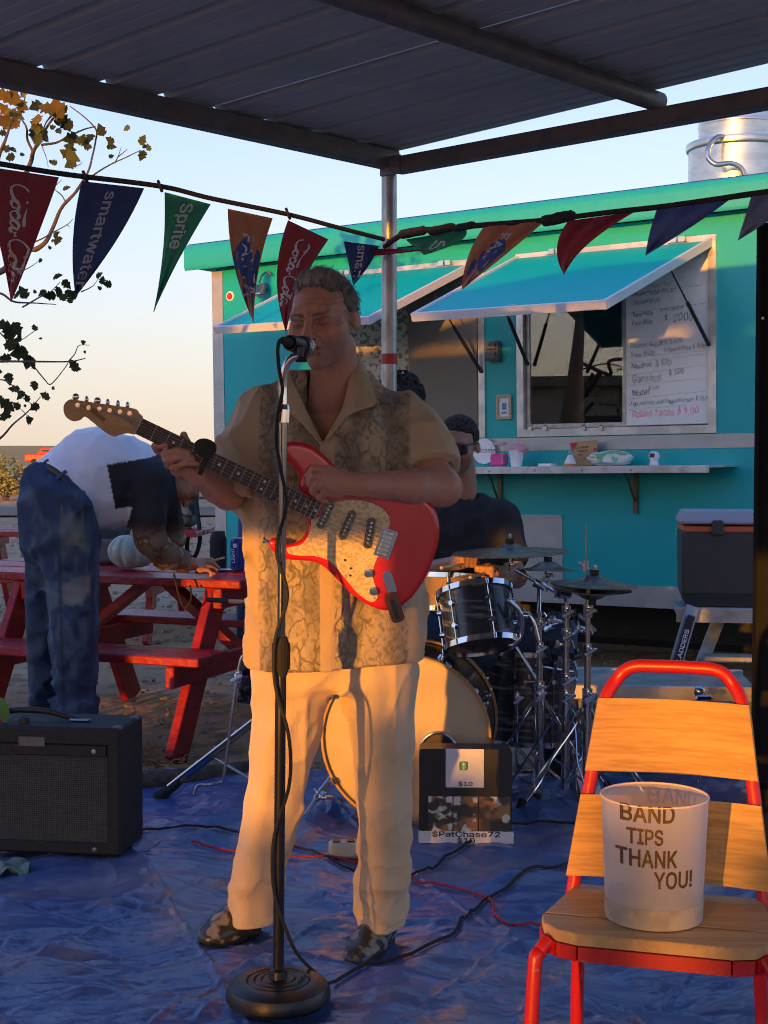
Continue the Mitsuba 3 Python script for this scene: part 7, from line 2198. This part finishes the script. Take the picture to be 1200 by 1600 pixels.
def darm(p, sh, el, wr):
    return smin(s_chain(p, [sh, el, wr], [.052, .042, .029], .02), fist_sdf(p, wr, unit(wr - el)), .018)
ms = []
for sh, el, wr_ in ((P(780, 812, 5.95), d_el, d_wr), (P(660, 812, 5.95), d_el2, d_wr2)):
    lo_, hi_ = np.minimum(np.minimum(sh, el), wr_) - .14, np.maximum(np.maximum(sh, el), wr_) + .12
    m = nets(lambda p: darm(p, sh, el, wr_), lo_, hi_, .006)
    ms.append((m, paint(m, SK3)))
for (wr_, el_2), tip_, nm_ in (((d_wr, d_el), P(735, 915, 5.25), 'raised over the rack tom'), ((d_wr2, d_el2), P(690, 900, 5.25), 'over the snare drum')):
    c_ = wr_ + unit(wr_ - el_2) * .075 - [0, 0, .012]
    q_ = tip_ + [0, 0, .03]
    dk = thing('drumstick', 'wooden drumstick in the hand of the drummer ' + nm_, 'drumstick')
    add(dk + '__shaft', cyl(c_ - unit(q_ - c_) * .10, q_, .0078, .0052, n=10), 'stick_wood', 40)
    add(dk + '__tip', trimesh.creation.icosphere(subdivisions=2, radius=.007).apply_translation(q_), 'stick_wood', True)
db = vjoin([hdd, (dn_, paint(dn_, SK3))] + ms)
add(PD + '__body', db[0], 'skin', True, color=db[1])
def dhair(q):
    d = s_ell(q, (0, .020, .044), (.082, .102, .088))
    hl = .072 - .2 * np.abs(q[:, 0])
    fr_ = ss(-.02, -.06, q[:, 1])
    d = smax(d, (hl * fr_ + (1 - fr_) * -.045) - q[:, 2], .006)
    d = smax(d, np.where(q[:, 2] < hl, -.026 - q[:, 1], -1), .006)
    return d + .004 * n3(q, 80, 2)
dh = hair_mesh(hcd, HD, dhair, (.022, .018, .016), (.05, .042, .038), .005)
add(PD + '__hair', dh[0], 'hair_vc', True, color=dh[1])
mat('lens_dark', (.008, .008, .01), .08, clearcoat=1.0)
gl_ = lambda x, y, z: hcd + HD @ np.array([x, y, z])
SGk = add(PD + '__sunglasses', [tube([gl_(s * .006, -.108, .012), gl_(s * .012, -.111, .018), gl_(s * .05, -.098, .020), gl_(s * .068, -.075, .019)], .0032, 6, 14) for s in (-1, 1)] + [tube([gl_(s * .068, -.075, .019), gl_(s * .082, -.02, .017), gl_(s * .083, .012, .012)], .003, 6, 14) for s in (-1, 1)] + [cyl(gl_(-.012, -.110, .016), gl_(.012, -.110, .016), .003, n=8)], 'black_plastic', True)
for s in (-1, 1):
    add(SGk + '__lens', slab(lambda u, v, s=s: hcd + np.stack([s * (.010 + .054 * u), -.112 + .030 * u ** 2, .019 - (.040 - .006 * (2 * u - 1) ** 2) * v], -1) @ HD.T, 10, 8, .002)[0], 'lens_dark', True)
def dshirt(p):
    d = s_chain(p, [P(722, 1010, 5.98), P(722, 900, 5.97), P(722, 830, 5.96)], [.17, .18, .165], .05)
    d = smax(smin(d, s_cone(p, P(662, 812, 5.96), P(782, 812, 5.96), .072, .072), .06), -s_cone(p, dnb - [0, .03, .02], hcd, .075, .06), .004)
    for sh, el in ((P(782, 816, 5.95), d_el), (P(658, 816, 5.95), d_el2)):
        d = smin(d, s_cone(p, sh, sh * .42 + el * .58, .074, .066), .03)
    return d - fold(p, (11, 11, 5), 51, .012) - fold(p @ ry(.6), (16, 16, 8), 52, .006)
dsm = nets(dshirt, P(610, 1040, 5.6) * [1, 0, 1] + [0, 5.68, 0], P(840, 760, 5.9) * [1, 0, 1] + [0, 6.25, 0], .010)
mat('tshirt_black', mottle((.016, .017, .021), (.024, .025, .03), 20), .9)
add(PD + '__shirt', soften(dsm, 2), 'tshirt_black', True)
def djeans(p):
    d = s_chain(p, [P(715, 1012, 6.0), P(760, 1000, 5.75)], [.15, .13], .05)
    d = smin(d, s_chain(p, [P(750, 1005, 5.9), P(866, 992, 5.62), P(872, 1110, 5.70), P(874, 1180, 5.74)], [.11, .078, .064, .062], .03), .05)
    d = smin(d, s_chain(p, [P(690, 1005, 5.9), P(640, 990, 5.62), P(640, 1180, 5.66)], [.11, .08, .062], .03), .05)
    return np.maximum(d - fold(p, (12, 12, 9), 55, .010), .05 - p[:, 2])
djm = nets(djeans, np.array([P(590, 0, 5.6)[0], 5.45, 0]), np.array([P(920, 0, 5.8)[0], 6.2, P(0, 930, 5.9)[2]]), .011)
add(PD + '__jeans', djm, 'denim', True)
for q in (P(874, 1180, 5.74), P(640, 1180, 5.66)):
    q = np.array([q[0], q[1], 0])
    add(PD + '__shoe', nets(lambda p: np.maximum(s_ell(p, q + [0, -.06, .045], (.052, .14, .055)), .004 - p[:, 2]), q - [.09, .24, .01], q + [.09, .12, .12], .010), 'black_matte', True)
DT = thing('drum_stool', 'round black drum stool under the seated drummer', 'stool')
dq = P(716, 1040, 6.02)
add(DT + '__cushion', lathe([(0, .40), (.16, .40), (.175, .42), (.175, .46), (.15, .48), (0, .485)], (dq[0], dq[1], 0), n=32), 'black_matte', 30)
add(DT + '__post', cyl([dq[0], dq[1], .1], [dq[0], dq[1], .42], .02, n=12), 'chrome_dull', 40)
for a in (0.4, 2.5, 4.6):
    add(DT + '__leg', cyl([dq[0], dq[1], .22], [dq[0] + .24 * math.cos(a), dq[1] + .24 * math.sin(a), 0.0], .012, n=8), 'chrome_dull', 40)

# ---------------------------------------------------------------- a customer at the trailer, mostly hidden by the singer
PC = thing('person', 'dark haired person standing behind the singer at the trailer window', 'person')
hcc = P(628, 626, 7.05)
HC = rz(math.radians(150))
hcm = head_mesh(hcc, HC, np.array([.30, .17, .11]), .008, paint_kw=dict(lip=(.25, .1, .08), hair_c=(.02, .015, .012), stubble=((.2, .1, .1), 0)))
cb = np.array([hcc[0], hcc[1], 0])
cn = nets(lambda p: smin(s_cone(p, hcc - [0, 0, .08], cb + [0, 0, 1.30], .05, .06), s_chain(p, [cb + [.20, 0, 1.28], cb + [.26, -.02, 1.0], cb + [.22, -.2, .92]], [.05, .04, .03], .02), .03), cb + [-.35, -.35, .8], cb + [.4, .2, 1.62], .012)
c_b = vjoin([hcm, (cn, paint(cn, (.30, .17, .11)))])
add(PC + '__body', c_b[0], 'skin', True, color=c_b[1])
ch_ = hair_mesh(hcc, HC, lambda q: smax(smin(s_ell(q, (0, .02, .03), (.125, .13, .125)), s_cone(q, (0, .05, .0), (0, .06, -.12), .11, .09), .05), (-.05 - q[:, 1]) * (q[:, 2] < .07), .01) + .012 * n3(q, 40, 3), (.012, .010, .010), (.03, .024, .022), .008)
add(PC + '__hair', ch_[0], 'hair_vc', True, color=ch_[1])
csm = nets(lambda p: smax(smin(s_chain(p, [cb + [0, 0, .85], cb + [0, 0, 1.2]], [.16, .17], .05), s_cone(p, cb + [-.17, 0, 1.30], cb + [.17, 0, 1.30], .07, .07), .06), .82 - p[:, 2], .01) - fold(p, (9, 9, 5), 61, .012), cb + [-.3, -.3, .7], cb + [.3, .3, 1.5], .014)
add(PC + '__shirt', csm, 'tshirt_black', True)
cjm = nets(lambda p: np.maximum(smin(s_chain(p, [cb + [-.08, 0, .85], cb + [-.09, 0, .45], cb + [-.09, 0, .06]], [.12, .08, .06], .03), s_chain(p, [cb + [.08, 0, .85], cb + [.09, 0, .45], cb + [.09, 0, .06]], [.12, .08, .06], .03), .03), .02 - p[:, 2]), cb + [-.3, -.25, 0], cb + [.3, .25, 1.0], .014)
add(PC + '__jeans', cjm, 'denim', True)
# ================================================================ two strings of pennants
mat('rope', (.035, .03, .035), .85)
FLAG = {'red': (.32, .035, .055), 'navy': (.035, .060, .19), 'green': (.035, .30, .16), 'orange': (.52, .19, .09), 'blue': (.085, .13, .34), 'greyred': (.34, .035, .045), 'slate': (.18, .22, .34)}
for k_, c_ in FLAG.items():
    mat('flag_' + k_, c_, .75, sheen=.2)
mat('flag_print', (.62, .60, .62), .75)
mat('flag_print_dim', (.42, .43, .50), .75)
mat('flag_blue_print', (.05, .09, .30), .75)


def script_strokes():
    """a flowing hand-lettered Coca-Cola as centre lines, x to the right, lower-case height 0.6"""
    L = {'C': ([(1.0, 1.05), (.85, 1.32), (.5, 1.42), (.16, 1.0), (.08, .45), (.35, .02), (.8, .12), (1.0, .3)], .95), 'o': ([(.32, .6), (.07, .36), (.2, .02), (.48, .16), (.46, .5), (.3, .6), (.52, .52), (.68, .5)], .60),
         'c': ([(.5, .48), (.3, .6), (.06, .34), (.24, .0), (.5, .1), (.66, .26)], .56), 'a': ([(.52, .52), (.25, .6), (.05, .26), (.22, .0), (.46, .3), (.54, .58), (.5, .14), (.62, .02), (.78, .16)], .68),
         '-': ([(.02, .36), (.3, .40)], .36), 'l': ([(.0, .15), (.34, .9), (.36, 1.36), (.2, 1.3), (.12, .5), (.22, .02), (.42, .12)], .40)}
    out, x = [], 0.0
    for ch in 'Coca-Cola':
        pts, adv = L[ch]
        out.append(np.array([(px + x, py) for px, py in pts]))
        x += adv
    out.append(np.array([(.5, 1.42), (1.1, 1.25), (1.7, 1.0), (2.4, .95)]))
    out.append(np.array([(3.55, 1.42), (4.2, 1.2), (4.9, 1.0)]))
    return out, x


def flag(key, lab, tl_, tr_, tip, dep, mat_, bow=0.0, side=(0, 0), words=None, blob_=None, h=10, start=.10, stretch=1.0, dim=False, ripple=.012, tipcurl=0.0):
    """pennant: top corners and tip as pixels at depth dep(px); side: sideways bulge in pixels of its left and right edges"""
    tl_, tr_, tip = np.array(tl_, float), np.array(tr_, float), np.array(tip, float)
    k = thing('pennant', lab, 'pennant', 'pennants strung under the canopy')
    seed = int(abs(tl_[0])) % 97
    def px(u, v):
        e = 4 * v * (1 - v)
        l = tl_ * (1 - v[..., None]) + tip * v[..., None] + np.stack([e * side[0] + tipcurl * v ** 4, 0 * e], -1)
        r = tr_ * (1 - v[..., None]) + tip * v[..., None] + np.stack([e * side[1] + tipcurl * v ** 4, 0 * e], -1)
        return l * (1 - u[..., None]) + r * u[..., None]
    def to3(q, u, v, off):
        d = dep(q[..., 0]) - .01 + bow * 4 * v * (1 - v) + ripple * np.sin(u * 5 + v * 7 + seed) * v + .006 * np.sin(u * 13 + seed + v * 3)
        a, b = (q[..., 0] - 600) / F, (800 - q[..., 1]) / F
        r = np.stack([a, CP + b * SP, -SP + b * CP], -1)
        return EYE + r * ((d - off) / r[..., 1])[..., None]
    add(k + '__cloth', slab(lambda u, v: to3(px(u, v * .999), u, v, 0 * u), 14, 22, .0012)[0], mat_, 50)
    def lay(m, up=.0024):
        """text coordinates (along = down the flag, up = to the right) in pixels -> on the cloth"""
        V = np.array(m.vertices)
        H = tip[1] - (tl_[1] + tr_[1]) / 2
        v = np.clip(start + V[:, 0] / H, 0, .99)
        c = px(np.full_like(v, .5), v)
        wdt = np.maximum((tr_[0] - tl_[0]) * (1 - v) + 4 * v * (1 - v) * (side[1] - side[0]), 1)
        V[:, 1] = np.clip(V[:, 1], -.47 * wdt, .47 * wdt)
        q = c + np.stack([V[:, 1], 0 * v], -1)
        return trimesh.Trimesh(to3(q, .5 + V[:, 1] / wdt, v, up + V[:, 2]), m.faces, process=False)
    if blob_ is not None:
        x0, x1, w = blob_
        pg = smooth_loop([(x0, 0), ((x0 * .7 + x1 * .3), w * .55), ((x0 + x1) / 2, w * .5), (x1, 0), ((x0 + x1) / 2, -w * .5), ((x0 * .7 + x1 * .3), -w * .55)], 40)
        m = trimesh.creation.extrude_polygon(Polygon(pg), .0004, engine='earcut').subdivide().subdivide()
        add(k + '__print', lay(m, .0016), 'flag_blue_print')
    if words == 'script':
        st, L_ = script_strokes()
        s = h
        ms = []
        for c in st:
            c = c.copy()
            c[:, 0] += .22 * c[:, 1]
            n_ = len(c) * 5
            p = spline(np.column_stack([c * s * np.array([stretch, 1]), np.zeros(len(c))]), n_)
            w = s * .078 * (1 + .5 * np.sin(np.linspace(0, 9, n_)))
            m = tube(p, np.maximum(w, s * .048), 6)
            m.vertices = np.array(m.vertices) * [1, 1, 0] + [0, -s * .5, 0] + np.array(m.vertices) * [0, 0, .0001]
            ms.append(lay(m))
        labels[add(k + '__lettering', ms, 'flag_print_dim' if dim else 'flag_print')] = {'kind': 'stuff'}
    elif words:
        m = meshkit.text_mesh(words, h, .0005, True)
        V = np.array(m.vertices)
        V[:, 0] = V[:, 0] * stretch
        V[:, 1] -= h * .36
        labels[add(k + '__lettering', lay(trimesh.Trimesh(V, m.faces, process=False)), 'flag_print_dim' if dim else 'flag_print')] = {'kind': 'stuff'}
    return k


dl = lambda x: 5.44 - (600 - np.asarray(x, float)) * .0019
dr_ = lambda x: 5.44 - (np.asarray(x, float) - 600) * .0021
lp_ = [(-60, 246), (0, 256), (100, 272), (250, 291), (330, 310), (450, 335), (530, 356), (600, 374)]
rp_ = [(600, 386), (628, 367), (660, 360), (690, 358), (750, 352), (850, 344), (950, 332), (1025, 324), (1100, 314), (1175, 303), (1260, 292)]
RPL = thing('rope', 'twisted rope of the pennant string running left from the corner post', 'rope')
add(RPL + '__cord', tube([P(x, y, float(dl(x))) for x, y in lp_], .0085, 8, 120), 'rope', True)
for x, y in ((250, 291), (450, 334), (133, 276)):
    add(RPL + '__knot', [tube([P(x - 3, y - 8, float(dl(x))), P(x, y, float(dl(x)) - .012), P(x + 3, y + 8, float(dl(x)))], .006, 6, 8)], 'rope', True)
RPR = thing('rope', 'thick dark rope with knots running right from the corner post', 'rope')
add(RPR + '__cord', tube([P(x, y, float(dr_(x))) for x, y in rp_], [.009, .012, .011, .011, .010, .009, .009, .009, .009, .009, .009], 8, 140), 'rope', True)
for x, y, r, L in ((645, 363, .018, .05), (690, 358, .017, .05), (725, 354, .014, .04), (872, 341, .020, .055), (1157, 305, .010, .01)):
    c = P(x, y, float(dr_(x)))
    dd = unit(P(x + 10, y - 2, float(dr_(x + 10))) - c)
    add(RPR + '__knot', nets(lambda p: s_cone(p, c - dd * L, c + dd * L, r, r) + .006 * n3(p, 60, 2), c - .1, c + .1, .008), 'rope', True)
flag('a', 'leftmost dark red pennant with white script lettering', (-34, 258), (92, 277), (17, 472), dl, 'flag_red', .03, (4, 2), 'script', None, 23, .08, 1.18)
flag('a', 'navy pennant lettered smartwater', (128, 283), (225, 294), (118, 464), dl, 'flag_navy', .03, (-9, 8), 'smartwater', None, 17, .05, 1.22, dim=True)
flag('a', 'green pennant with a long curled tip', (257, 300), (329, 319), (240, 488), dl, 'flag_green', .04, (6, -4), 'Sprite', None, 19, .04, 1.0)
flag('a', 'orange pennant with a blue patch lettered FANTA', (356, 326), (426, 341), (396, 504), dl, 'flag_orange', .03, (-10, -7), 'FANTA', (8, 118, 44), 19, .17, 1.15)
flag('a', 'red pennant with white script hanging above the head of the singer', (450, 344), (513, 374), (447, 520), dl, 'flag_greyred', .03, (-16, -10), 'script', None, 16, .08, 1.12)
flag('a', 'small navy pennant beside the corner post', (537, 377), (592, 384), (552, 446), dl, 'flag_navy', .03, (0, 4), 'smart', None, 13, .02, 1.1)
flag('a', 'dark red pennant blown flat across the corner post', (566, 388), (672, 390), (545, 404), lambda x: dr_(x) - .05, 'flag_red', .02, (0, 0))
flag('a', 'green pennant twisted against its rope right of the post', (634, 374), (728, 358), (662, 398), lambda x: dr_(x) + .03, 'flag_green', .03, (0, 22), 'S', None, 20, .25, 1.0)
flag('a', 'orange pennant with a blue patch swinging in front of the awning', (756, 354), (852, 345), (722, 452), dr_, 'flag_orange', .05, (-8, 2), 'FANTA', (8, 78, 38), 14, .13, 1.1, dim=True)
flag('a', 'pale red pennant with a dark folded tip over the wide awning', (888, 345), (992, 331), (881, 429), dr_, 'flag_greyred', .06, (-14, -16))
flag('a', 'blue pennant at the top of the wide awning', (1026, 328), (1138, 313), (1009, 399), dr_, 'flag_blue', .05, (-2, 4))
flag('a', 'pale blue pennant next to the black loudspeaker', (1174, 307), (1262, 296), (1153, 375), dr_, 'flag_slate', .04, (0, 6))

# ================================================================ tree reaching in from the left, bush and wires
TR_ = thing('tree', 'tree with thin twigs and few autumn leaves, the upper ones tinted as sunlit, reaching in from the left', 'tree')
dT = 6.35
c5 = lambda x, y: (.2188 * x, 130 + .2188 * y)
c3 = lambda x, y: (.3333 * x, 500 + .3333 * y)
br = [([(-300, 420), (-160, 470), (-60, 440), (0, 425), (41, 392), (57, 389), (72, 377), (83, 355), (96, 325), (116, 303), (129, 287)], .018, .006, 0),
      ([(-160, 470), (-80, 380), (-20, 320), (30, 285), (47, 256), (52, 237), (62, 220), (75, 196), (88, 178)], .017, .005, .1),
      ([c5(235, 490), c5(195, 400), c5(190, 320), c5(150, 230), c5(180, 100)], .006, .003, .1), ([c5(300, 440), c5(400, 425), c5(480, 385), c5(600, 330), c5(680, 310)], .006, .003, .1),
      ([(-80, 380), (-20, 300), c5(0, 500), c5(40, 400), c5(70, 290), c5(60, 180)], .010, .004, -.1), ([(116, 303), c5(625, 640), c5(660, 520), c5(685, 400), c5(685, 330), c5(600, 240), c5(500, 165)], .006, .0025, 0),
      ([(129, 287), c5(690, 640), c5(800, 575), c5(900, 530), c5(1000, 480)], .005, .002, 0), ([c5(820, 570), c5(845, 520), c5(865, 460)], .003, .0015, 0), ([c5(840, 530), c5(910, 470)], .0025, .0015, 0),
      ([c5(470, 850), c5(440, 800), c5(390, 750), c5(440, 690)], .003, .0015, 0), ([c5(210, 1150), c5(300, 1110), c5(360, 1075), c5(480, 1010), c5(520, 970)], .004, .0015, 0), ([c5(480, 1010), c5(500, 1030)], .002, .001, 0),
      ([(-200, 470), (-40, 455), c5(0, 1500), c5(100, 1560), c5(250, 1570), c5(400, 1580)], .008, .002, .1), ([c5(160, 1600), c5(280, 1530), c5(360, 1490), c5(430, 1420)], .004, .0015, .1), ([c5(580, 1490), c5(660, 1450), c5(700, 1400)], .003, .0012, .1), ([c5(160, 1340), c5(220, 1310), c5(290, 1260)], .003, .001, .1),
      ([(-200, 560), (-60, 570), c3(0, 195), c3(150, 195), c3(320, 195), c3(400, 180)], .009, .002, -.1), ([c3(320, 195), c3(350, 160), c3(370, 120), c3(420, 118)], .003, .0012, -.1), ([c3(165, 225), c3(210, 280), c3(240, 300), c3(300, 230), c3(320, 200)], .003, .002, -.1),
      ([(-200, 690), (-40, 710), c3(0, 555), c3(60, 490), c3(130, 430), c3(190, 360)], .007, .002, -.1), ([c3(0, 60), c3(60, 110), c3(150, 60), c3(175, 30)], .003, .001, -.1), ([c3(100, 420), c3(140, 460)], .002, .001, -.1), ([(-40, 600), c3(0, 280), c3(50, 300), c3(100, 360), c3(160, 400)], .004, .0015, -.1), ([c5(385, 215), c5(330, 280), c5(285, 400)], .005, .002, .1), ([c5(300, 450), c5(330, 530), c5(345, 600)], .0025, .001, .1), ([c5(520, 600), c5(570, 580), c5(590, 565)], .0025, .001, .1)]
trunk_pts = [P(-420, 1700, dT) * [1, 1, 0] + [0, 0, -.05], P(-400, 1100, dT), P(-380, 800, dT), P(-330, 560, dT), P(-300, 420, dT), P(-270, 200, dT)]
tk_ = add(TR_ + '__trunk', [tube(trunk_pts, [.13, .11, .10, .08, .06, .03], 12, 40)], 'bark', True)
bk_ = [tube([P(x, y, dT + o + .08 * math.sin(i_ * 1.7 + x * .02)) for i_, (x, y) in enumerate(pts)], np.linspace(r0, r1, len(pts)), 6, len(pts) * 6) for pts, r0, r1, o in br]
for a, b, r in (((-380, 800), (-200, 690), .03), ((-340, 600), (-200, 560), .03), ((-330, 560), (-160, 470), .04), ((-330, 560), (-200, 470), .03)):
    bk_.append(tube([P(*a, dT), P((a[0] + b[0]) / 2, (a[1] + b[1]) / 2 + 12, dT), P(*b, dT)], [r, r * .8, r * .6], 8, 12))
labels[add(TR_ + '__branch', bk_, 'twig', True)] = {'kind': 'stuff'}
g = np.random.default_rng(44)
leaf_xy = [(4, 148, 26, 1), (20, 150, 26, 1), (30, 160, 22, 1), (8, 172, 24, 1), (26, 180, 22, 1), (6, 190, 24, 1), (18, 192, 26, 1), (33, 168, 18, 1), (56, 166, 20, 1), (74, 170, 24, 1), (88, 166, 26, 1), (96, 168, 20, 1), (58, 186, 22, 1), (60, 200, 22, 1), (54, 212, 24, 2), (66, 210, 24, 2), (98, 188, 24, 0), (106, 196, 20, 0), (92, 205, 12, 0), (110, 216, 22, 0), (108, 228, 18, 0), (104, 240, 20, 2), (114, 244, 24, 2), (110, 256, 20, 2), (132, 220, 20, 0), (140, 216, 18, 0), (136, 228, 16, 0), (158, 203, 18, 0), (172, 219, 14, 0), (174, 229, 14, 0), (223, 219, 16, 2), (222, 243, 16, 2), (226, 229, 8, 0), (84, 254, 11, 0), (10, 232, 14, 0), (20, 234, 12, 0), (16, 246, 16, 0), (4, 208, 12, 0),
           (88, 366, 12, 0), (90, 376, 16, 0), (104, 294, 12, 0), (63, 407, 7, 0), (90, 432, 16, 0), (104, 444, 16, 0), (78, 462, 18, 0), (92, 456, 18, 0), (100, 464, 16, 0), (112, 460, 18, 0), (66, 458, 14, 0), (36, 457, 20, 0), (26, 462, 12, 0), (155, 430, 12, 0), (160, 438, 12, 0), (168, 444, 14, 0),
           (4, 508, 24, 0), (14, 518, 24, 0), (20, 538, 28, 0), (30, 552, 26, 0), (44, 566, 22, 0), (48, 560, 18, 0), (8, 560, 18, 0), (115, 570, 18, 0), (119, 576, 14, 0), (130, 535, 9, 0), (54, 512, 12, 0), (26, 514, 22, 0), (14, 592, 18, 0), (22, 608, 16, 0), (32, 618, 16, 0), (54, 603, 16, 2), (70, 618, 14, 2), (54, 636, 16, 0), (12, 634, 22, 0), (8, 648, 22, 0), (26, 634, 14, 0), (46, 656, 16, 0), (42, 622, 12, 0), (2, 626, 16, 0)]
g2 = np.random.default_rng(99)
for x, y, s, c in list(leaf_xy):
    if g2.uniform() < .75:
        leaf_xy.append((x + g2.normal() * 11, y + g2.normal() * 11, s * g2.uniform(.4, .75), c))
base_leaf = np.array([(0, -.5), (.10, -.42), (.28, -.36), (.42, -.16), (.26, -.10), (.44, .08), (.24, .18), (.16, .34), (0, .55), (-.16, .34), (-.26, .16), (-.42, .06), (-.26, -.08), (-.40, -.20), (-.26, -.38), (-.10, -.42)])
cols = [(.060, .070, .035), (.22, .15, .045), (.13, .145, .055)]  # the orange entry puts low sunlight into the colour of the upper leaves
for x, y, s, c in leaf_xy:
    d = dT + g.uniform(-.12, .12)
    m = trimesh.creation.extrude_polygon(Polygon(base_leaf), .001, engine='earcut').subdivide()
    V = np.array(m.vertices)
    sz = s / F * d * 1.15
    V[:, :2] *= sz
    V[:, 2] += .30 * V[:, 0] ** 2 / sz - .35 * (V[:, 1] / sz) ** 2 * sz * g.uniform(-.3, 1)
    R = rz(g.uniform(-.7, .7)) @ rx(math.pi / 2 + g.uniform(-.7, .7)) @ rz(g.uniform(0, 6.28))
    m.vertices = V @ R.T + P(x, y, d)
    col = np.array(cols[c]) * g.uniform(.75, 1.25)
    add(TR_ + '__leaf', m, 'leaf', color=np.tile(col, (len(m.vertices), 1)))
BU = thing('bush', 'scrubby yellow-green desert bush at the edge of the yard', 'bush')
mat('bush_leaf', {'type': 'mesh_attribute', 'name': 'vertex_color'}, .8)
bc0 = np.array([P(8, 700, 38)[0], 38.0, 0])
g = np.random.default_rng(8)
n = 2600
th_, ph_ = g.uniform(0, 6.28, n), np.arccos(g.uniform(0, 1, n))
rr_ = g.uniform(.55, 1.0, n) ** .5
ctr_ = np.stack([.75 * rr_ * np.sin(ph_) * np.cos(th_), .7 * rr_ * np.sin(ph_) * np.sin(th_), .10 + 1.05 * rr_ * np.cos(ph_) * (.75 + .35 * np.sin(th_ * 3))], 1)
q4 = np.array([[-1, 0, 0], [0, -.5, .2], [1, 0, 0], [0, .5, -.2]]) * .045
v, c = [], []
for k in range(n):
    R = frame(g.normal(size=3))
    v.append(q4 * g.uniform(.6, 1.4) @ R.T + ctr_[k] + bc0)
    c.append(np.tile(np.array([.30, .27, .07]) * g.uniform(.5, 1.3), (4, 1)))
f_ = (np.array([[0, 1, 2], [0, 2, 3]])[None] + (np.arange(n) * 4)[:, None, None]).reshape(-1, 3)
labels[add(BU + '__crown', trimesh.Trimesh(np.vstack(v), f_, process=False), 'bush_leaf', color=np.vstack(c))] = {'kind': 'stuff'}
add(BU + '__stem', [tube([bc0 + [a * .05, 0, -.03], bc0 + [a * .2, b * .1, .4], bc0 + [a * .45, b * .3, .8]], [.03, .02, .008], 6, 10) for a, b in ((-1, 1), (.2, -1), (1, .5), (-.4, .2), (.6, 1))], 'twig', True)
